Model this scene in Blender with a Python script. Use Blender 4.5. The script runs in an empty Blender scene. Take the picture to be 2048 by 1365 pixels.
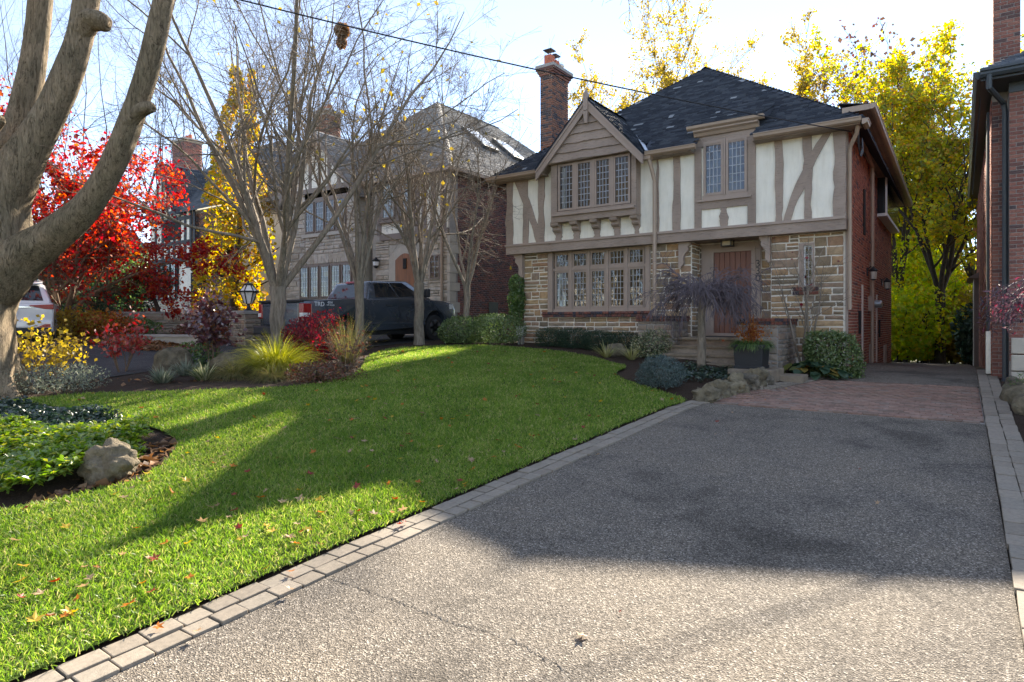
import bpy, bmesh, math, random
import numpy as np
from mathutils import Vector, Matrix
R = math.radians
rng = np.random.default_rng(7)
random.seed(7)
scene = bpy.context.scene
COL = scene.collection

# ------------------------------------------------------------ camera, sky, sun, exposure
H = 1.89                       # eye height above the drive at the camera
YAW = R(35.3)
cam_d = bpy.data.cameras.new('camera'); cam = bpy.data.objects.new('camera', cam_d); COL.objects.link(cam)
cam.location = (0, 0, H); cam.rotation_euler = (R(90), 0, YAW)
cam_d.sensor_width = 36; cam_d.lens = 22.32; cam_d.shift_y = -0.0183
cam_d.clip_start = 0.05; cam_d.clip_end = 2000
scene.camera = cam
SUN_AZ, SUN_EL = 14.0, 30.0    # degrees from +Y towards -X, and above the horizon
world = bpy.data.worlds.new('World'); scene.world = world; world.use_nodes = True
wn = world.node_tree.nodes; wl = world.node_tree.links
bg = wn['Background']
sky = wn.new('ShaderNodeTexSky'); sky.sky_type = 'NISHITA'; sky.sun_disc = False
sky.sun_elevation = R(SUN_EL); sky.sun_rotation = R(-SUN_AZ)
sky.altitude = 100; sky.air_density = 0.6; sky.dust_density = 0.0; sky.ozone_density = 1.2
# thin high cloud in the sky dome
tc = wn.new('ShaderNodeTexCoord'); mp = wn.new('ShaderNodeMapping'); mp.inputs['Scale'].default_value = (1.2, 1.2, 4.5)
nz = wn.new('ShaderNodeTexNoise'); nz.inputs['Scale'].default_value = 2.6; nz.inputs['Detail'].default_value = 7; nz.inputs['Roughness'].default_value = 0.6
cr = wn.new('ShaderNodeValToRGB'); cr.color_ramp.elements[0].position = 0.47; cr.color_ramp.elements[1].position = 0.78
cr.color_ramp.elements[1].color = (0.60, 0.60, 0.60, 1); cr.color_ramp.elements[0].color = (0.52, 0.52, 0.52, 1)
mx = wn.new('ShaderNodeMix'); mx.data_type = 'RGBA'; mx.inputs['B'].default_value = (0.95, 1.03, 1.2, 1)
wl.new(tc.outputs['Generated'], mp.inputs['Vector']); wl.new(mp.outputs['Vector'], nz.inputs['Vector'])
wl.new(nz.outputs['Fac'], cr.inputs['Fac']); wl.new(cr.outputs['Color'], mx.inputs['Factor'])
wl.new(sky.outputs['Color'], mx.inputs['A']); wl.new(mx.outputs['Result'], bg.inputs['Color'])
bg.inputs['Strength'].default_value = 0.135
sd = bpy.data.lights.new('sun', 'SUN'); sun = bpy.data.objects.new('sun', sd); COL.objects.link(sun)
sd.energy = 3.8; sd.angle = R(0.6); sd.color = (1.0, 0.93, 0.82)
a_, e_ = R(SUN_AZ), R(SUN_EL)
SUN_DIR = Vector((-math.sin(a_) * math.cos(e_), math.cos(a_) * math.cos(e_), math.sin(e_)))
sun.rotation_euler = SUN_DIR.to_track_quat('Z', 'Y').to_euler(); sun.location = (0, 0, 40)
scene.view_settings.view_transform = 'Standard'; scene.view_settings.look = 'None'
scene.view_settings.exposure = 2.52; scene.view_settings.gamma = 1.0
scene.view_settings.use_white_balance = True; scene.view_settings.white_balance_temperature = 6950; scene.view_settings.white_balance_tint = 10
scene.render.engine = 'CYCLES'
scene.cycles.use_denoising = True
scene.cycles.max_bounces = 6; scene.cycles.diffuse_bounces = 3; scene.cycles.glossy_bounces = 3
scene.cycles.transmission_bounces = 4; scene.cycles.transparent_max_bounces = 12
scene.cycles.sample_clamp_indirect = 8.0; scene.cycles.caustics_reflective = False; scene.cycles.caustics_refractive = False

# ------------------------------------------------------------ measuring helpers (photo pixel -> place in the world)
SF, CF = math.sin(YAW), math.cos(YAW)
def ray(px, py):
    u = (px - 1024) / 1270.0; v = (645 - py) / 1270.0
    return (-SF + CF * u, CF + SF * u, v)
def FX(px, Y): r = ray(px, 0); return r[0] / r[1] * Y
def FZ(px, py, Y): r = ray(px, py); return H + r[2] / r[1] * Y
def W(px, py, Y): return Vector((FX(px, Y), Y, FZ(px, py, Y)))
def WX(px, py, X): r = ray(px, py); t = X / r[0]; return Vector((X, r[1] * t, H + r[2] * t))
def sst(x, a, b):
    t = np.clip((x - a) / (b - a), 0, 1); return t * t * (3 - 2 * t)
def softplus(x, k=0.25): return 0.5 * (x + np.sqrt(x * x + k))
def gz(x, y):
    x = np.asarray(x, float); y = np.asarray(y, float)
    b = 0.05 * np.clip(y, -5, 60)
    b = b - 0.101 * softplus(y - 17.6, 1.2) + 0.051 * softplus(y - 45.0, 4)
    w = np.clip(softplus(-3.75 - x, 0.15) - 0.02, 0, 30)
    b = b + 0.60 * (1 - np.exp(-w / 4.4)) * (0.6 + 0.4 * sst(y, 1.0, 8.0)) * (1 - sst(y, 28, 45)) * sst(y, -7, -1)
    b = b + 0.45 * (1 - sst(x, -21.0, -17.3)) * sst(y, -6, 3) * (1 - sst(y, 28, 45))
    bed = sst(x, -6.6, -5.2) * (1 - sst(x, -3.3, -2.75)) * sst(y, 10.6, 12.2)
    b = b + 0.12 * bed
    return b
def gzf(x, y): return float(gz(x, y))
def G(px, py, dz=0.0):
    r = ray(px, py); lo, hi = 0.5, 80.0
    ts = np.linspace(1.0, 80, 1600)
    h = H + r[2] * ts - (gz(r[0] * ts, r[1] * ts) + dz)
    i = np.argmax(h < 0)
    if h[i] >= 0: i = len(ts) - 1
    t = ts[i]
    return Vector((r[0] * t, r[1] * t, gzf(r[0] * t, r[1] * t) + dz))
def GD(px, d):     # point on the ground in the column px at camera depth d
    r = ray(px, 0); return Vector((r[0] * d, r[1] * d, gzf(r[0] * d, r[1] * d)))

# ------------------------------------------------------------ materials
def newmat(name):
    m = bpy.data.materials.new(name); m.use_nodes = True
    n = m.node_tree.nodes; return m, n, m.node_tree.links, n['Principled BSDF']
def col4(c): return (c[0], c[1], c[2], 1)
def ramp(n, stops):
    r = n.new('ShaderNodeValToRGB'); e = r.color_ramp.elements
    while len(e) > 1: e.remove(e[-1])
    e[0].position = stops[0][0]; e[0].color = col4(stops[0][1])
    for p, c in stops[1:]:
        k = e.new(p); k.color = col4(c)
    return r
def mixc(n, l, fac, a, b, mode='MIX'):
    m = n.new('ShaderNodeMix'); m.data_type = 'RGBA'; m.blend_type = mode
    for key, v in (('Factor', fac), ('A', a), ('B', b)):
        if isinstance(v, (int, float)): m.inputs[key].default_value = v
        elif isinstance(v, tuple): m.inputs[key].default_value = col4(v)
        else: l.new(v, m.inputs[key])
    return m.outputs['Result']
def noise(n, l, scale, detail=4, rough=0.55, vec=None, dist=0.0):
    t = n.new('ShaderNodeTexNoise'); t.inputs['Scale'].default_value = scale; t.inputs['Detail'].default_value = detail
    t.inputs['Roughness'].default_value = rough; t.inputs['Distortion'].default_value = dist
    if vec is not None: l.new(vec, t.inputs['Vector'])
    return t.outputs['Fac']
def bump(n, l, h, strength, dist=0.02, prev=None):
    b = n.new('ShaderNodeBump'); b.inputs['Strength'].default_value = strength; b.inputs['Distance'].default_value = dist
    l.new(h, b.inputs['Height'])
    if prev is not None: l.new(prev, b.inputs['Normal'])
    return b.outputs['Normal']
def geo_pos(n): return n.new('ShaderNodeNewGeometry').outputs['Position']
def scaled(n, l, vec, s):
    m = n.new('ShaderNodeMapping'); m.inputs['Scale'].default_value = s; l.new(vec, m.inputs['Vector']); return m.outputs['Vector']

def simple(name, c, rough=0.6, var=0.15, scale=6.0, bstr=0.15, bscale=60.0, metal=0.0, spec=0.4, stretch=None, bdist=0.01):
    """plain coated or worn surface: slight patchy colour change and fine relief"""
    m, n, l, p = newmat(name)
    pos = geo_pos(n)
    if stretch: pos = scaled(n, l, pos, stretch)
    f = noise(n, l, scale, 5, 0.6, pos)
    r = ramp(n, [(0.3, tuple(x * (1 - var) for x in c)), (0.7, tuple(min(1, x * (1 + var)) for x in c))]); l.new(f, r.inputs['Fac'])
    l.new(r.outputs['Color'], p.inputs['Base Color'])
    p.inputs['Roughness'].default_value = rough; p.inputs['Metallic'].default_value = metal; p.inputs['Specular IOR Level'].default_value = spec
    if bstr: l.new(bump(n, l, noise(n, l, bscale, 4, 0.6, pos), bstr, bdist), p.inputs['Normal'])
    return m
def pieces(name, stops, rough=0.85, scale=14.0, bstr=0.5, bscale=35.0, island=False, var=0.35, bdist=0.015):
    """stones, bricks, tiles: colour differs from piece to piece, mottled inside each"""
    m, n, l, p = newmat(name)
    pos = geo_pos(n)
    if island: rnd = n.new('ShaderNodeNewGeometry').outputs['Random Per Island']
    else: rnd = n.new('ShaderNodeObjectInfo').outputs['Random']
    r = ramp(n, stops); l.new(rnd, r.inputs['Fac'])
    f = noise(n, l, scale, 6, 0.65, pos)
    k = ramp(n, [(0.25, (1 - var,) * 3), (0.75, (1 + var,) * 3)]); l.new(f, k.inputs['Fac'])
    c = mixc(n, l, 1.0, r.outputs['Color'], k.outputs['Color'], 'MULTIPLY')
    l.new(c, p.inputs['Base Color']); p.inputs['Roughness'].default_value = rough; p.inputs['Specular IOR Level'].default_value = 0.25
    l.new(bump(n, l, noise(n, l, bscale, 6, 0.65, pos), bstr, bdist), p.inputs['Normal'])
    return m
def leafmat(name, stops, trans=0.5, gloss=0.12, rough=0.45, patch=0.0):
    """thin leaf: light comes through it; colour differs leaf by leaf"""
    m, n, l, p = newmat(name)
    rnd = n.new('ShaderNodeNewGeometry').outputs['Random Per Island']
    r = ramp(n, stops); l.new(rnd, r.inputs['Fac'])
    src = r.outputs['Color']
    if patch:   # worn and lusher areas
        k1 = ramp(n, [(.32, (1 - patch, 1 - patch * .8, 1 - patch)), (.5, (1, 1, 1)), (.7, (1 + patch * 1.2, 1 + patch * .7, 1 + patch * 1.5))]); l.new(noise(n, l, 1.3, 7, .68, geo_pos(n)), k1.inputs['Fac']); src = mixc(n, l, 1.0, src, k1.outputs['Color'], 'MULTIPLY')
    d = n.new('ShaderNodeBsdfDiffuse'); t = n.new('ShaderNodeBsdfTranslucent'); g = n.new('ShaderNodeBsdfGlossy'); g.inputs['Roughness'].default_value = rough
    g.inputs['Color'].default_value = (0.9, 0.9, 0.9, 1)
    l.new(src, d.inputs['Color'])
    hs = n.new('ShaderNodeHueSaturation'); hs.inputs['Saturation'].default_value = 1.15; hs.inputs['Value'].default_value = 1.5; l.new(src, hs.inputs['Color'])
    l.new(hs.outputs['Color'], t.inputs['Color'])
    m1 = n.new('ShaderNodeMixShader'); m1.inputs['Fac'].default_value = trans; l.new(d.outputs[0], m1.inputs[1]); l.new(t.outputs[0], m1.inputs[2])
    m2 = n.new('ShaderNodeMixShader'); m2.inputs['Fac'].default_value = gloss * .38; l.new(m1.outputs[0], m2.inputs[1]); l.new(g.outputs[0], m2.inputs[2])
    l.new(m2.outputs[0], n['Material Output'].inputs['Surface'])
    return m
def barkmat(name, c1, c2, scale=5.0, bstr=0.8, bdist=0.03, stretch=(1, 1, 0.18)):
    m, n, l, p = newmat(name)
    pos = geo_pos(n); v = scaled(n, l, pos, stretch)
    f = noise(n, l, scale * 3, 8, 0.68, v, 0.6); f2 = noise(n, l, 1.7, 4, 0.6, pos)
    r = ramp(n, [(0.32, c1), (0.62, c2)]); l.new(f, r.inputs['Fac'])
    k = ramp(n, [(0.3, (0.75, 0.78, 0.72)), (0.7, (1.15, 1.1, 1.05))]); l.new(f2, k.inputs['Fac'])
    l.new(mixc(n, l, 1.0, r.outputs['Color'], k.outputs['Color'], 'MULTIPLY'), p.inputs['Base Color'])
    p.inputs['Roughness'].default_value = 0.9; p.inputs['Specular IOR Level'].default_value = 0.2
    l.new(bump(n, l, f, bstr, bdist), p.inputs['Normal'])
    return m
def glassmat(name, tint=(0.75, 0.8, 0.78), base=0.025):
    m, n, l, p = newmat(name)
    t = n.new('ShaderNodeBsdfTransparent'); t.inputs['Color'].default_value = col4(tint)
    g = n.new('ShaderNodeBsdfGlossy'); g.inputs['Roughness'].default_value = 0.02; g.inputs['Color'].default_value = (0.95, 0.97, 1, 1)
    pos = geo_pos(n); l.new(bump(n, l, noise(n, l, 9.0, 2, 0.5, pos), 0.08, 0.05), g.inputs['Normal'])
    fr = n.new('ShaderNodeFresnel'); fr.inputs['IOR'].default_value = 1.6
    ad = n.new('ShaderNodeMath'); ad.operation = 'ADD'; ad.inputs[1].default_value = base; l.new(fr.outputs[0], ad.inputs[0])
    mxs = n.new('ShaderNodeMixShader'); l.new(ad.outputs[0], mxs.inputs['Fac']); l.new(t.outputs[0], mxs.inputs[1]); l.new(g.outputs[0], mxs.inputs[2])
    l.new(mxs.outputs[0], n['Material Output'].inputs['Surface'])
    return m

M = {}
def stuccomat():
    m, n, l, p = newmat('cream_stucco'); pos = geo_pos(n)
    f = noise(n, l, 5, 6, .65, scaled(n, l, pos, (2.2, 2.2, .35))); f2 = noise(n, l, 1.6, 5, .6, pos)
    r = ramp(n, [(.25, (.74, .69, .58)), (.5, (.83, .785, .68)), (.75, (.86, .82, .72))]); l.new(f, r.inputs['Fac']); k = ramp(n, [(.3, (.9, .9, .88)), (.65, (1.03, 1.02, 1.0))]); l.new(f2, k.inputs['Fac'])
    l.new(mixc(n, l, 1.0, r.outputs['Color'], k.outputs['Color'], 'MULTIPLY'), p.inputs['Base Color']); p.inputs['Roughness'].default_value = .92
    l.new(bump(n, l, noise(n, l, 45, 5, .65, pos), .5, .012, bump(n, l, noise(n, l, 6, 4, .6, pos), .35, .03)), p.inputs['Normal']); return m
M['stucco'] = stuccomat()
def timber_mat(name, c):
    m, n, l, p = newmat(name); pos = geo_pos(n)
    v = scaled(n, l, pos, (1.0, 1.0, 5.0))
    f = noise(n, l, 7.0, 6, 0.65, v, 0.4); f2 = noise(n, l, 1.5, 3, 0.5, pos)
    r = ramp(n, [(0.3, tuple(x * 0.8 for x in c)), (0.7, tuple(x * 1.14 for x in c))]); l.new(f2, r.inputs['Fac'])
    gk = ramp(n, [(.32, (.62, .6, .58)), (.44, (1, 1, 1)), (.7, (1.1, 1.1, 1.1))]); l.new(f, gk.inputs['Fac'])
    l.new(mixc(n, l, 1.0, r.outputs['Color'], gk.outputs['Color'], 'MULTIPLY'), p.inputs['Base Color']); p.inputs['Roughness'].default_value = 0.65; p.inputs['Specular IOR Level'].default_value = 0.3
    l.new(bump(n, l, f, 0.8, 0.018), p.inputs['Normal']); return m
M['timber'] = timber_mat('taupe_painted_timber', (0.32, 0.245, 0.195))
M['trim'] = simple('taupe_paint', (0.335, 0.255, 0.205), 0.5, 0.07, 3.0, 0.1, 40.0)
M['gutter'] = simple('tan_metal_gutter', (0.36, 0.265, 0.195), 0.4, 0.06, 2.0, 0.04, 30.0)
M['stone'] = pieces('brown_sandstone', [(0, (0.17, 0.135, 0.095)), (0.2, (0.30, 0.215, 0.13)), (0.42, (0.43, 0.29, 0.155)), (0.6, (0.35, 0.20, 0.115)), (0.8, (0.27, 0.22, 0.165)), (1, (0.46, 0.315, 0.18))], 0.9, 7.0, 0.6, 30.0)
M['greystone'] = pieces('weathered_grey_stone', [(0, (0.18, 0.15, 0.12)), (0.5, (0.30, 0.25, 0.20)), (1, (0.25, 0.18, 0.135))], 0.92, 7.0, 0.7, 30.0)
M['mortar'] = simple('pale_mortar', (0.76, 0.70, 0.60), 0.95, 0.1, 9.0, 0.5, 60.0)
M['greymortar'] = simple('grey_mortar', (0.30, 0.275, 0.25), 0.95, 0.12, 9.0, 0.5, 60.0)
BR = [(0, (0.09, 0.065, 0.07)), (0.16, (0.28, 0.11, 0.08)), (0.5, (0.42, 0.16, 0.105)), (0.8, (0.36, 0.13, 0.085)), (1, (0.46, 0.20, 0.13))]
M['brick'] = pieces('red_brick', BR, 0.85, 25.0, 0.3, 90.0, island=True)
M['brick_obj'] = pieces('red_brick_single', [(0, (0.08, 0.06, 0.06)), (0.2, (0.17, 0.075, 0.06)), (0.6, (0.23, 0.095, 0.072)), (1, (0.27, 0.125, 0.092))], 0.85, 25.0, 0.3, 90.0)
M['chimbrick'] = pieces('mixed_orange_brick', [(0, (0.065, 0.06, 0.07)), (0.38, (0.12, 0.085, 0.08)), (0.5, (0.24, 0.105, 0.07)), (0.75, (0.29, 0.135, 0.085)), (1, (0.20, 0.10, 0.075))], 0.85, 25.0, 0.3, 90.0, island=True)
M['chimbrick_obj'] = pieces('mixed_sill_brick', [(0, (0.055, 0.055, 0.07)), (0.35, (0.10, 0.06, 0.055)), (0.6, (0.22, 0.085, 0.06)), (1, (0.17, 0.07, 0.055))], 0.85, 25.0, 0.3, 90.0)
M['darkbrick'] = pieces('dark_purple_brick', [(0, (0.08, 0.065, 0.075)), (0.4, (0.19, 0.09, 0.08)), (0.75, (0.27, 0.11, 0.09)), (1, (0.14, 0.09, 0.09))], 0.85, 25.0, 0.3, 90.0, island=True)
def roofmat(name, stops, lichen, amount):
    m, n, l, p = newmat(name); pos = geo_pos(n)
    rnd = n.new('ShaderNodeNewGeometry').outputs['Random Per Island']
    r = ramp(n, stops); l.new(rnd, r.inputs['Fac'])
    f = noise(n, l, 3.2, 7, 0.72, pos); k = ramp(n, [(amount, (0, 0, 0)), (amount + 0.06, (1, 1, 1))]); l.new(f, k.inputs['Fac'])
    k2 = n.new('ShaderNodeMath'); k2.operation = 'GREATER_THAN'; k2.inputs[1].default_value = 0.988; l.new(rnd, k2.inputs[0])
    mx_ = n.new('ShaderNodeMath'); mx_.operation = 'MAXIMUM'; l.new(k.outputs['Color'], mx_.inputs[0]); l.new(k2.outputs[0], mx_.inputs[1])
    ff = n.new('ShaderNodeMath'); ff.operation = 'MULTIPLY'; ff.inputs[1].default_value = 0.75; l.new(mx_.outputs[0], ff.inputs[0])
    l.new(mixc(n, l, ff.outputs[0], r.outputs['Color'], lichen), p.inputs['Base Color'])
    p.inputs['Roughness'].default_value = 0.8; p.inputs['Specular IOR Level'].default_value = 0.3
    l.new(bump(n, l, noise(n, l, 40, 5, 0.7, pos), 0.4, 0.012), p.inputs['Normal']); return m
M['roof'] = roofmat('dark_slate_shingle', [(0, (0.018, 0.022, 0.03)), (0.6, (0.035, 0.042, 0.055)), (1, (0.06, 0.068, 0.08))], (0.32, 0.34, 0.36), 0.66)
M['roof2'] = roofmat('brown_grey_shingle', [(0, (0.16, 0.15, 0.14)), (0.6, (0.23, 0.215, 0.20)), (1, (0.29, 0.27, 0.25))], (0.34, 0.32, 0.30), 0.8)
M['roof3'] = roofmat('grey_slate_shingle', [(0, (0.06, 0.07, 0.085)), (1, (0.11, 0.12, 0.135))], (0.16, 0.17, 0.18), 0.8)
M['glass'] = glassmat('leaded_glass')
M['lead'] = simple('lead_came', (0.36, 0.37, 0.38), 0.5, 0.1, 10, 0, metal=0.3)
M['dark'] = simple('dark_interior', (0.02, 0.019, 0.018), 0.9, 0.2, 1.2, 0)
M['curtain'] = simple('pale_curtain', (0.72, 0.71, 0.68), 0.9, 0.08, 4.0, 0.4, 12.0, stretch=(8, 8, 0.4))
M['curtain2'] = simple('brown_curtain', (0.16, 0.10, 0.06), 0.9, 0.4, 3.0, 0.4, 12.0, stretch=(6, 6, 0.3))
M['door'] = simple('rust_red_door', (0.19, 0.078, 0.05), 0.5, 0.12, 2.0, 0.2, 30.0, stretch=(3, 3, 0.5))
M['woodoor'] = simple('varnished_wood_door', (0.23, 0.085, 0.03), 0.4, 0.3, 4.0, 0.2, 30.0, stretch=(4, 4, 0.4))
M['black'] = simple('black_metal', (0.018, 0.018, 0.02), 0.45, 0.2, 8, 0.05)
M['bronze'] = simple('bronze_numbers', (0.05, 0.035, 0.025), 0.4, 0.1, 8, 0, metal=0.6)
M['white'] = simple('white_paint', (0.75, 0.74, 0.72), 0.5, 0.04, 3, 0.05)
M['pinktrim'] = simple('pale_beige_pipe', (0.58, 0.47, 0.40), 0.5, 0.05, 3, 0.05)
M['terracotta'] = simple('terracotta_pot', (0.45, 0.13, 0.07), 0.75, 0.15, 8, 0.2)
M['dkgrey'] = simple('dark_grey_metal', (0.045, 0.055, 0.062), 0.45, 0.08, 4, 0.05)
M['steel'] = simple('galvanised_steel', (0.45, 0.47, 0.48), 0.35, 0.1, 9, 0.05, metal=0.8)
M['steps'] = pieces('sandstone_step', [(0, (0.20, 0.155, 0.11)), (0.5, (0.25, 0.20, 0.145)), (1, (0.17, 0.145, 0.115))], 0.9, 4.0, 0.5, 25.0)
M['paver'] = pieces('grey_beige_paver', [(0, (0.21, 0.178, 0.14)), (0.5, (0.265, 0.225, 0.178)), (1, (0.235, 0.205, 0.165))], 0.92, 30.0, 0.5, 160.0, var=0.22, bdist=0.006)
M['redpaver'] = pieces('worn_red_brick_paver', [(0, (0.19, 0.135, 0.105)), (0.35, (0.25, 0.155, 0.12)), (0.7, (0.29, 0.185, 0.14)), (1, (0.22, 0.175, 0.145))], 0.9, 9.0, 0.4, 120.0, bdist=0.006)
M['redpaver_i'] = pieces('worn_red_brick_paver_far', [(0, (0.19, 0.135, 0.105)), (0.35, (0.25, 0.155, 0.12)), (0.7, (0.29, 0.185, 0.14)), (1, (0.22, 0.175, 0.145))], 0.9, 9.0, 0.4, 120.0, island=True, bdist=0.006)
M['rock'] = pieces('rough_limestone', [(0, (0.12, 0.10, 0.07)), (0.5, (0.19, 0.16, 0.105)), (1, (0.15, 0.13, 0.10))], 0.95, 6.0, 1.0, 16.0, var=0.7, bdist=0.06)
M['boulder'] = pieces('tan_boulder', [(0, (0.19, 0.155, 0.105)), (1, (0.19, 0.155, 0.105))], 0.95, 6.0, 1.0, 20.0, var=0.6, bdist=0.05)
M['concrete'] = simple('grey_concrete', (0.33, 0.31, 0.29), 0.9, 0.15, 3, 0.3, 80)
def soilmat():
    m, n, l, p = newmat('dark_mulch_soil'); pos = geo_pos(n)
    f = noise(n, l, 60, 6, 0.75, pos); r = ramp(n, [(0.3, (0.018, 0.012, 0.009)), (0.55, (0.07, 0.048, 0.034)), (0.75, (0.15, 0.10, 0.07))]); l.new(f, r.inputs['Fac'])
    l.new(r.outputs['Color'], p.inputs['Base Color']); p.inputs['Roughness'].default_value = 0.95; p.inputs['Specular IOR Level'].default_value = 0.15
    l.new(bump(n, l, f, 0.9, 0.04), p.inputs['Normal']); return m
M['soil'] = soilmat()
def turfmat():
    m, n, l, p = newmat('turf_soil'); pos = geo_pos(n)
    f = noise(n, l, 40, 6, 0.7, pos); r = ramp(n, [(0.3, (0.035, 0.06, 0.012)), (0.7, (0.08, 0.12, 0.022))]); l.new(f, r.inputs['Fac'])
    l.new(r.outputs['Color'], p.inputs['Base Color']); p.inputs['Roughness'].default_value = 0.95; p.inputs['Specular IOR Level'].default_value = 0.1
    l.new(bump(n, l, f, 0.8, 0.04), p.inputs['Normal']); return m
M['turf'] = turfmat()
def groundmat():
    m, n, l, p = newmat('leafy_ground'); pos = geo_pos(n)
    f = noise(n, l, 0.6, 8, 0.7, pos); r = ramp(n, [(0.35, (0.05, 0.07, 0.02)), (0.55, (0.09, 0.065, 0.035)), (0.75, (0.15, 0.09, 0.04))]); l.new(f, r.inputs['Fac'])
    l.new(r.outputs['Color'], p.inputs['Base Color']); p.inputs['Roughness'].default_value = 0.95
    l.new(bump(n, l, noise(n, l, 30, 5, 0.7, pos), 0.7, 0.05), p.inputs['Normal']); return m
M['ground'] = groundmat()
def asphaltmat(name, dark, mid, light, stain=0.45, cracks=True):
    m, n, l, p = newmat(name); pos = geo_pos(n)
    v = n.new('ShaderNodeTexVoronoi'); v.inputs['Scale'].default_value = 112; l.new(pos, v.inputs['Vector'])
    sp = n.new('ShaderNodeSeparateColor'); l.new(v.outputs['Color'], sp.inputs['Color'])
    r = ramp(n, [(0.0, dark), (0.5, mid), (0.82, tuple(x * 1.25 for x in mid)), (1.0, light)]); l.new(sp.outputs[0], r.inputs['Fac'])
    f2 = noise(n, l, 0.9, 6, 0.62, pos, 0.3); k = ramp(n, [(0.34, (1 - stain,) * 3), (0.47, (.95, .95, .95)), (0.64, (1.14, 1.12, 1.08))]); l.new(f2, k.inputs['Fac'])
    c = mixc(n, l, 1.0, r.outputs['Color'], k.outputs['Color'], 'MULTIPLY')
    f3 = noise(n, l, 160, 3, 0.6, pos)
    nrm = None
    if cracks:
        vc = n.new('ShaderNodeTexVoronoi'); vc.feature = 'DISTANCE_TO_EDGE'; vc.inputs['Scale'].default_value = 0.42
        wv = n.new('ShaderNodeTexNoise'); wv.inputs['Scale'].default_value = 2.3; wv.inputs['Detail'].default_value = 7; l.new(pos, wv.inputs['Vector'])
        l.new(mixc(n, l, 0.30, pos, wv.outputs['Color'], 'ADD'), vc.inputs['Vector'])
        kr = ramp(n, [(0.0, (0, 0, 0)), (0.004, (1, 1, 1))]); l.new(vc.outputs['Distance'], kr.inputs['Fac'])
        msk = noise(n, l, 0.55, 3, 0.5, pos); km = ramp(n, [(0.46, (0, 0, 0)), (0.56, (1, 1, 1))]); l.new(msk, km.inputs['Fac'])
        inv = n.new('ShaderNodeMath'); inv.operation = 'MULTIPLY_ADD'; inv.inputs[1].default_value = -0.35; inv.inputs[2].default_value = 1.0
        sub = n.new('ShaderNodeMath'); sub.operation = 'SUBTRACT'; sub.inputs[0].default_value = 1.0; l.new(kr.outputs['Color'], sub.inputs[1])
        mul = n.new('ShaderNodeMath'); mul.operation = 'MULTIPLY'; l.new(sub.outputs[0], mul.inputs[0]); l.new(km.outputs['Color'], mul.inputs[1])
        l.new(mul.outputs[0], inv.inputs[0]); c = mixc(n, l, 1.0, c, inv.outputs[0], 'MULTIPLY')
    l.new(c, p.inputs['Base Color']); p.inputs['Roughness'].default_value = 0.9; p.inputs['Specular IOR Level'].default_value = 0.2
    b1 = bump(n, l, v.outputs['Distance'], 0.85, 0.008); l.new(bump(n, l, f3, 0.3, 0.005, b1), p.inputs['Normal']); return m
M['asphalt'] = asphaltmat('worn_grey_asphalt', (0.055, 0.047, 0.038), (0.155, 0.134, 0.11), (0.40, 0.355, 0.30))
M['asphalt2'] = asphaltmat('dark_asphalt', (0.03, 0.03, 0.031), (0.06, 0.06, 0.061), (0.12, 0.12, 0.12), 0.2, False)
# leaves
M['grass'] = leafmat('grass_blades', [(0, (0.09, 0.165, 0.03)), (0.4, (0.155, 0.26, 0.045)), (0.75, (0.25, 0.345, 0.065)), (0.9, (0.35, 0.37, 0.11)), (1, (0.46, 0.39, 0.20))], 0.5, 0.05, 0.4, patch=.32)
M['yellowleaf'] = leafmat('yellow_maple_leaves', [(0, (0.15, 0.19, 0.035)), (0.4, (0.35, 0.36, 0.045)), (0.75, (0.48, 0.38, 0.05)), (1, (0.50, 0.25, 0.045))], 0.66, 0.05)
M['greenyellow'] = leafmat('green_yellow_leaves', [(0, (0.18, 0.27, 0.035)), (0.4, (0.36, 0.44, 0.045)), (0.8, (0.50, 0.48, 0.05)), (1, (0.50, 0.34, 0.05))], 0.68, 0.05)
M['goldleaf'] = leafmat('golden_leaves', [(0, (0.20, 0.15, 0.04)), (0.5, (0.34, 0.25, 0.05)), (1, (0.42, 0.33, 0.07))], 0.55, 0.05)
M['redleaf'] = leafmat('red_maple_leaves', [(0, (0.15, 0.012, 0.018)), (0.45, (0.33, 0.025, 0.028)), (0.8, (0.44, 0.06, 0.03)), (1, (0.50, 0.15, 0.04))], 0.55, 0.06)
M['crimson'] = leafmat('crimson_leaves', [(0, (0.08, 0.006, 0.015)), (0.6, (0.26, 0.012, 0.03)), (1, (0.40, 0.05, 0.04))], 0.5, 0.08)
M['redshrub'] = leafmat('red_shrub_leaves', [(0, (0.20, 0.02, 0.025)), (0.6, (0.40, 0.04, 0.04)), (1, (0.46, 0.12, 0.07))], 0.5, 0.2)
M['burgundy'] = leafmat('burgundy_leaves', [(0, (0.06, 0.02, 0.03)), (0.55, (0.12, 0.035, 0.045)), (0.85, (0.20, 0.06, 0.04)), (1, (0.36, 0.15, 0.03))], 0.4, 0.3, 0.35)
M['green'] = leafmat('green_leaves', [(0, (0.04, 0.085, 0.022)), (0.6, (0.09, 0.165, 0.04)), (1, (0.17, 0.25, 0.06))], 0.35, 0.16)
M['boxwood'] = leafmat('boxwood_leaves', [(0, (0.05, 0.09, 0.025)), (0.6, (0.11, 0.17, 0.05)), (1, (0.20, 0.26, 0.09))], 0.3, 0.15)
M['yew'] = leafmat('yew_needles', [(0, (0.018, 0.038, 0.022)), (0.7, (0.038, 0.075, 0.04)), (1, (0.065, 0.11, 0.055))], 0.2, 0.08)
M['bluespruce'] = leafmat('blue_spruce_needles', [(0, (0.05, 0.085, 0.08)), (0.6, (0.10, 0.145, 0.135)), (1, (0.17, 0.21, 0.195))], 0.2, 0.08)
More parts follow.
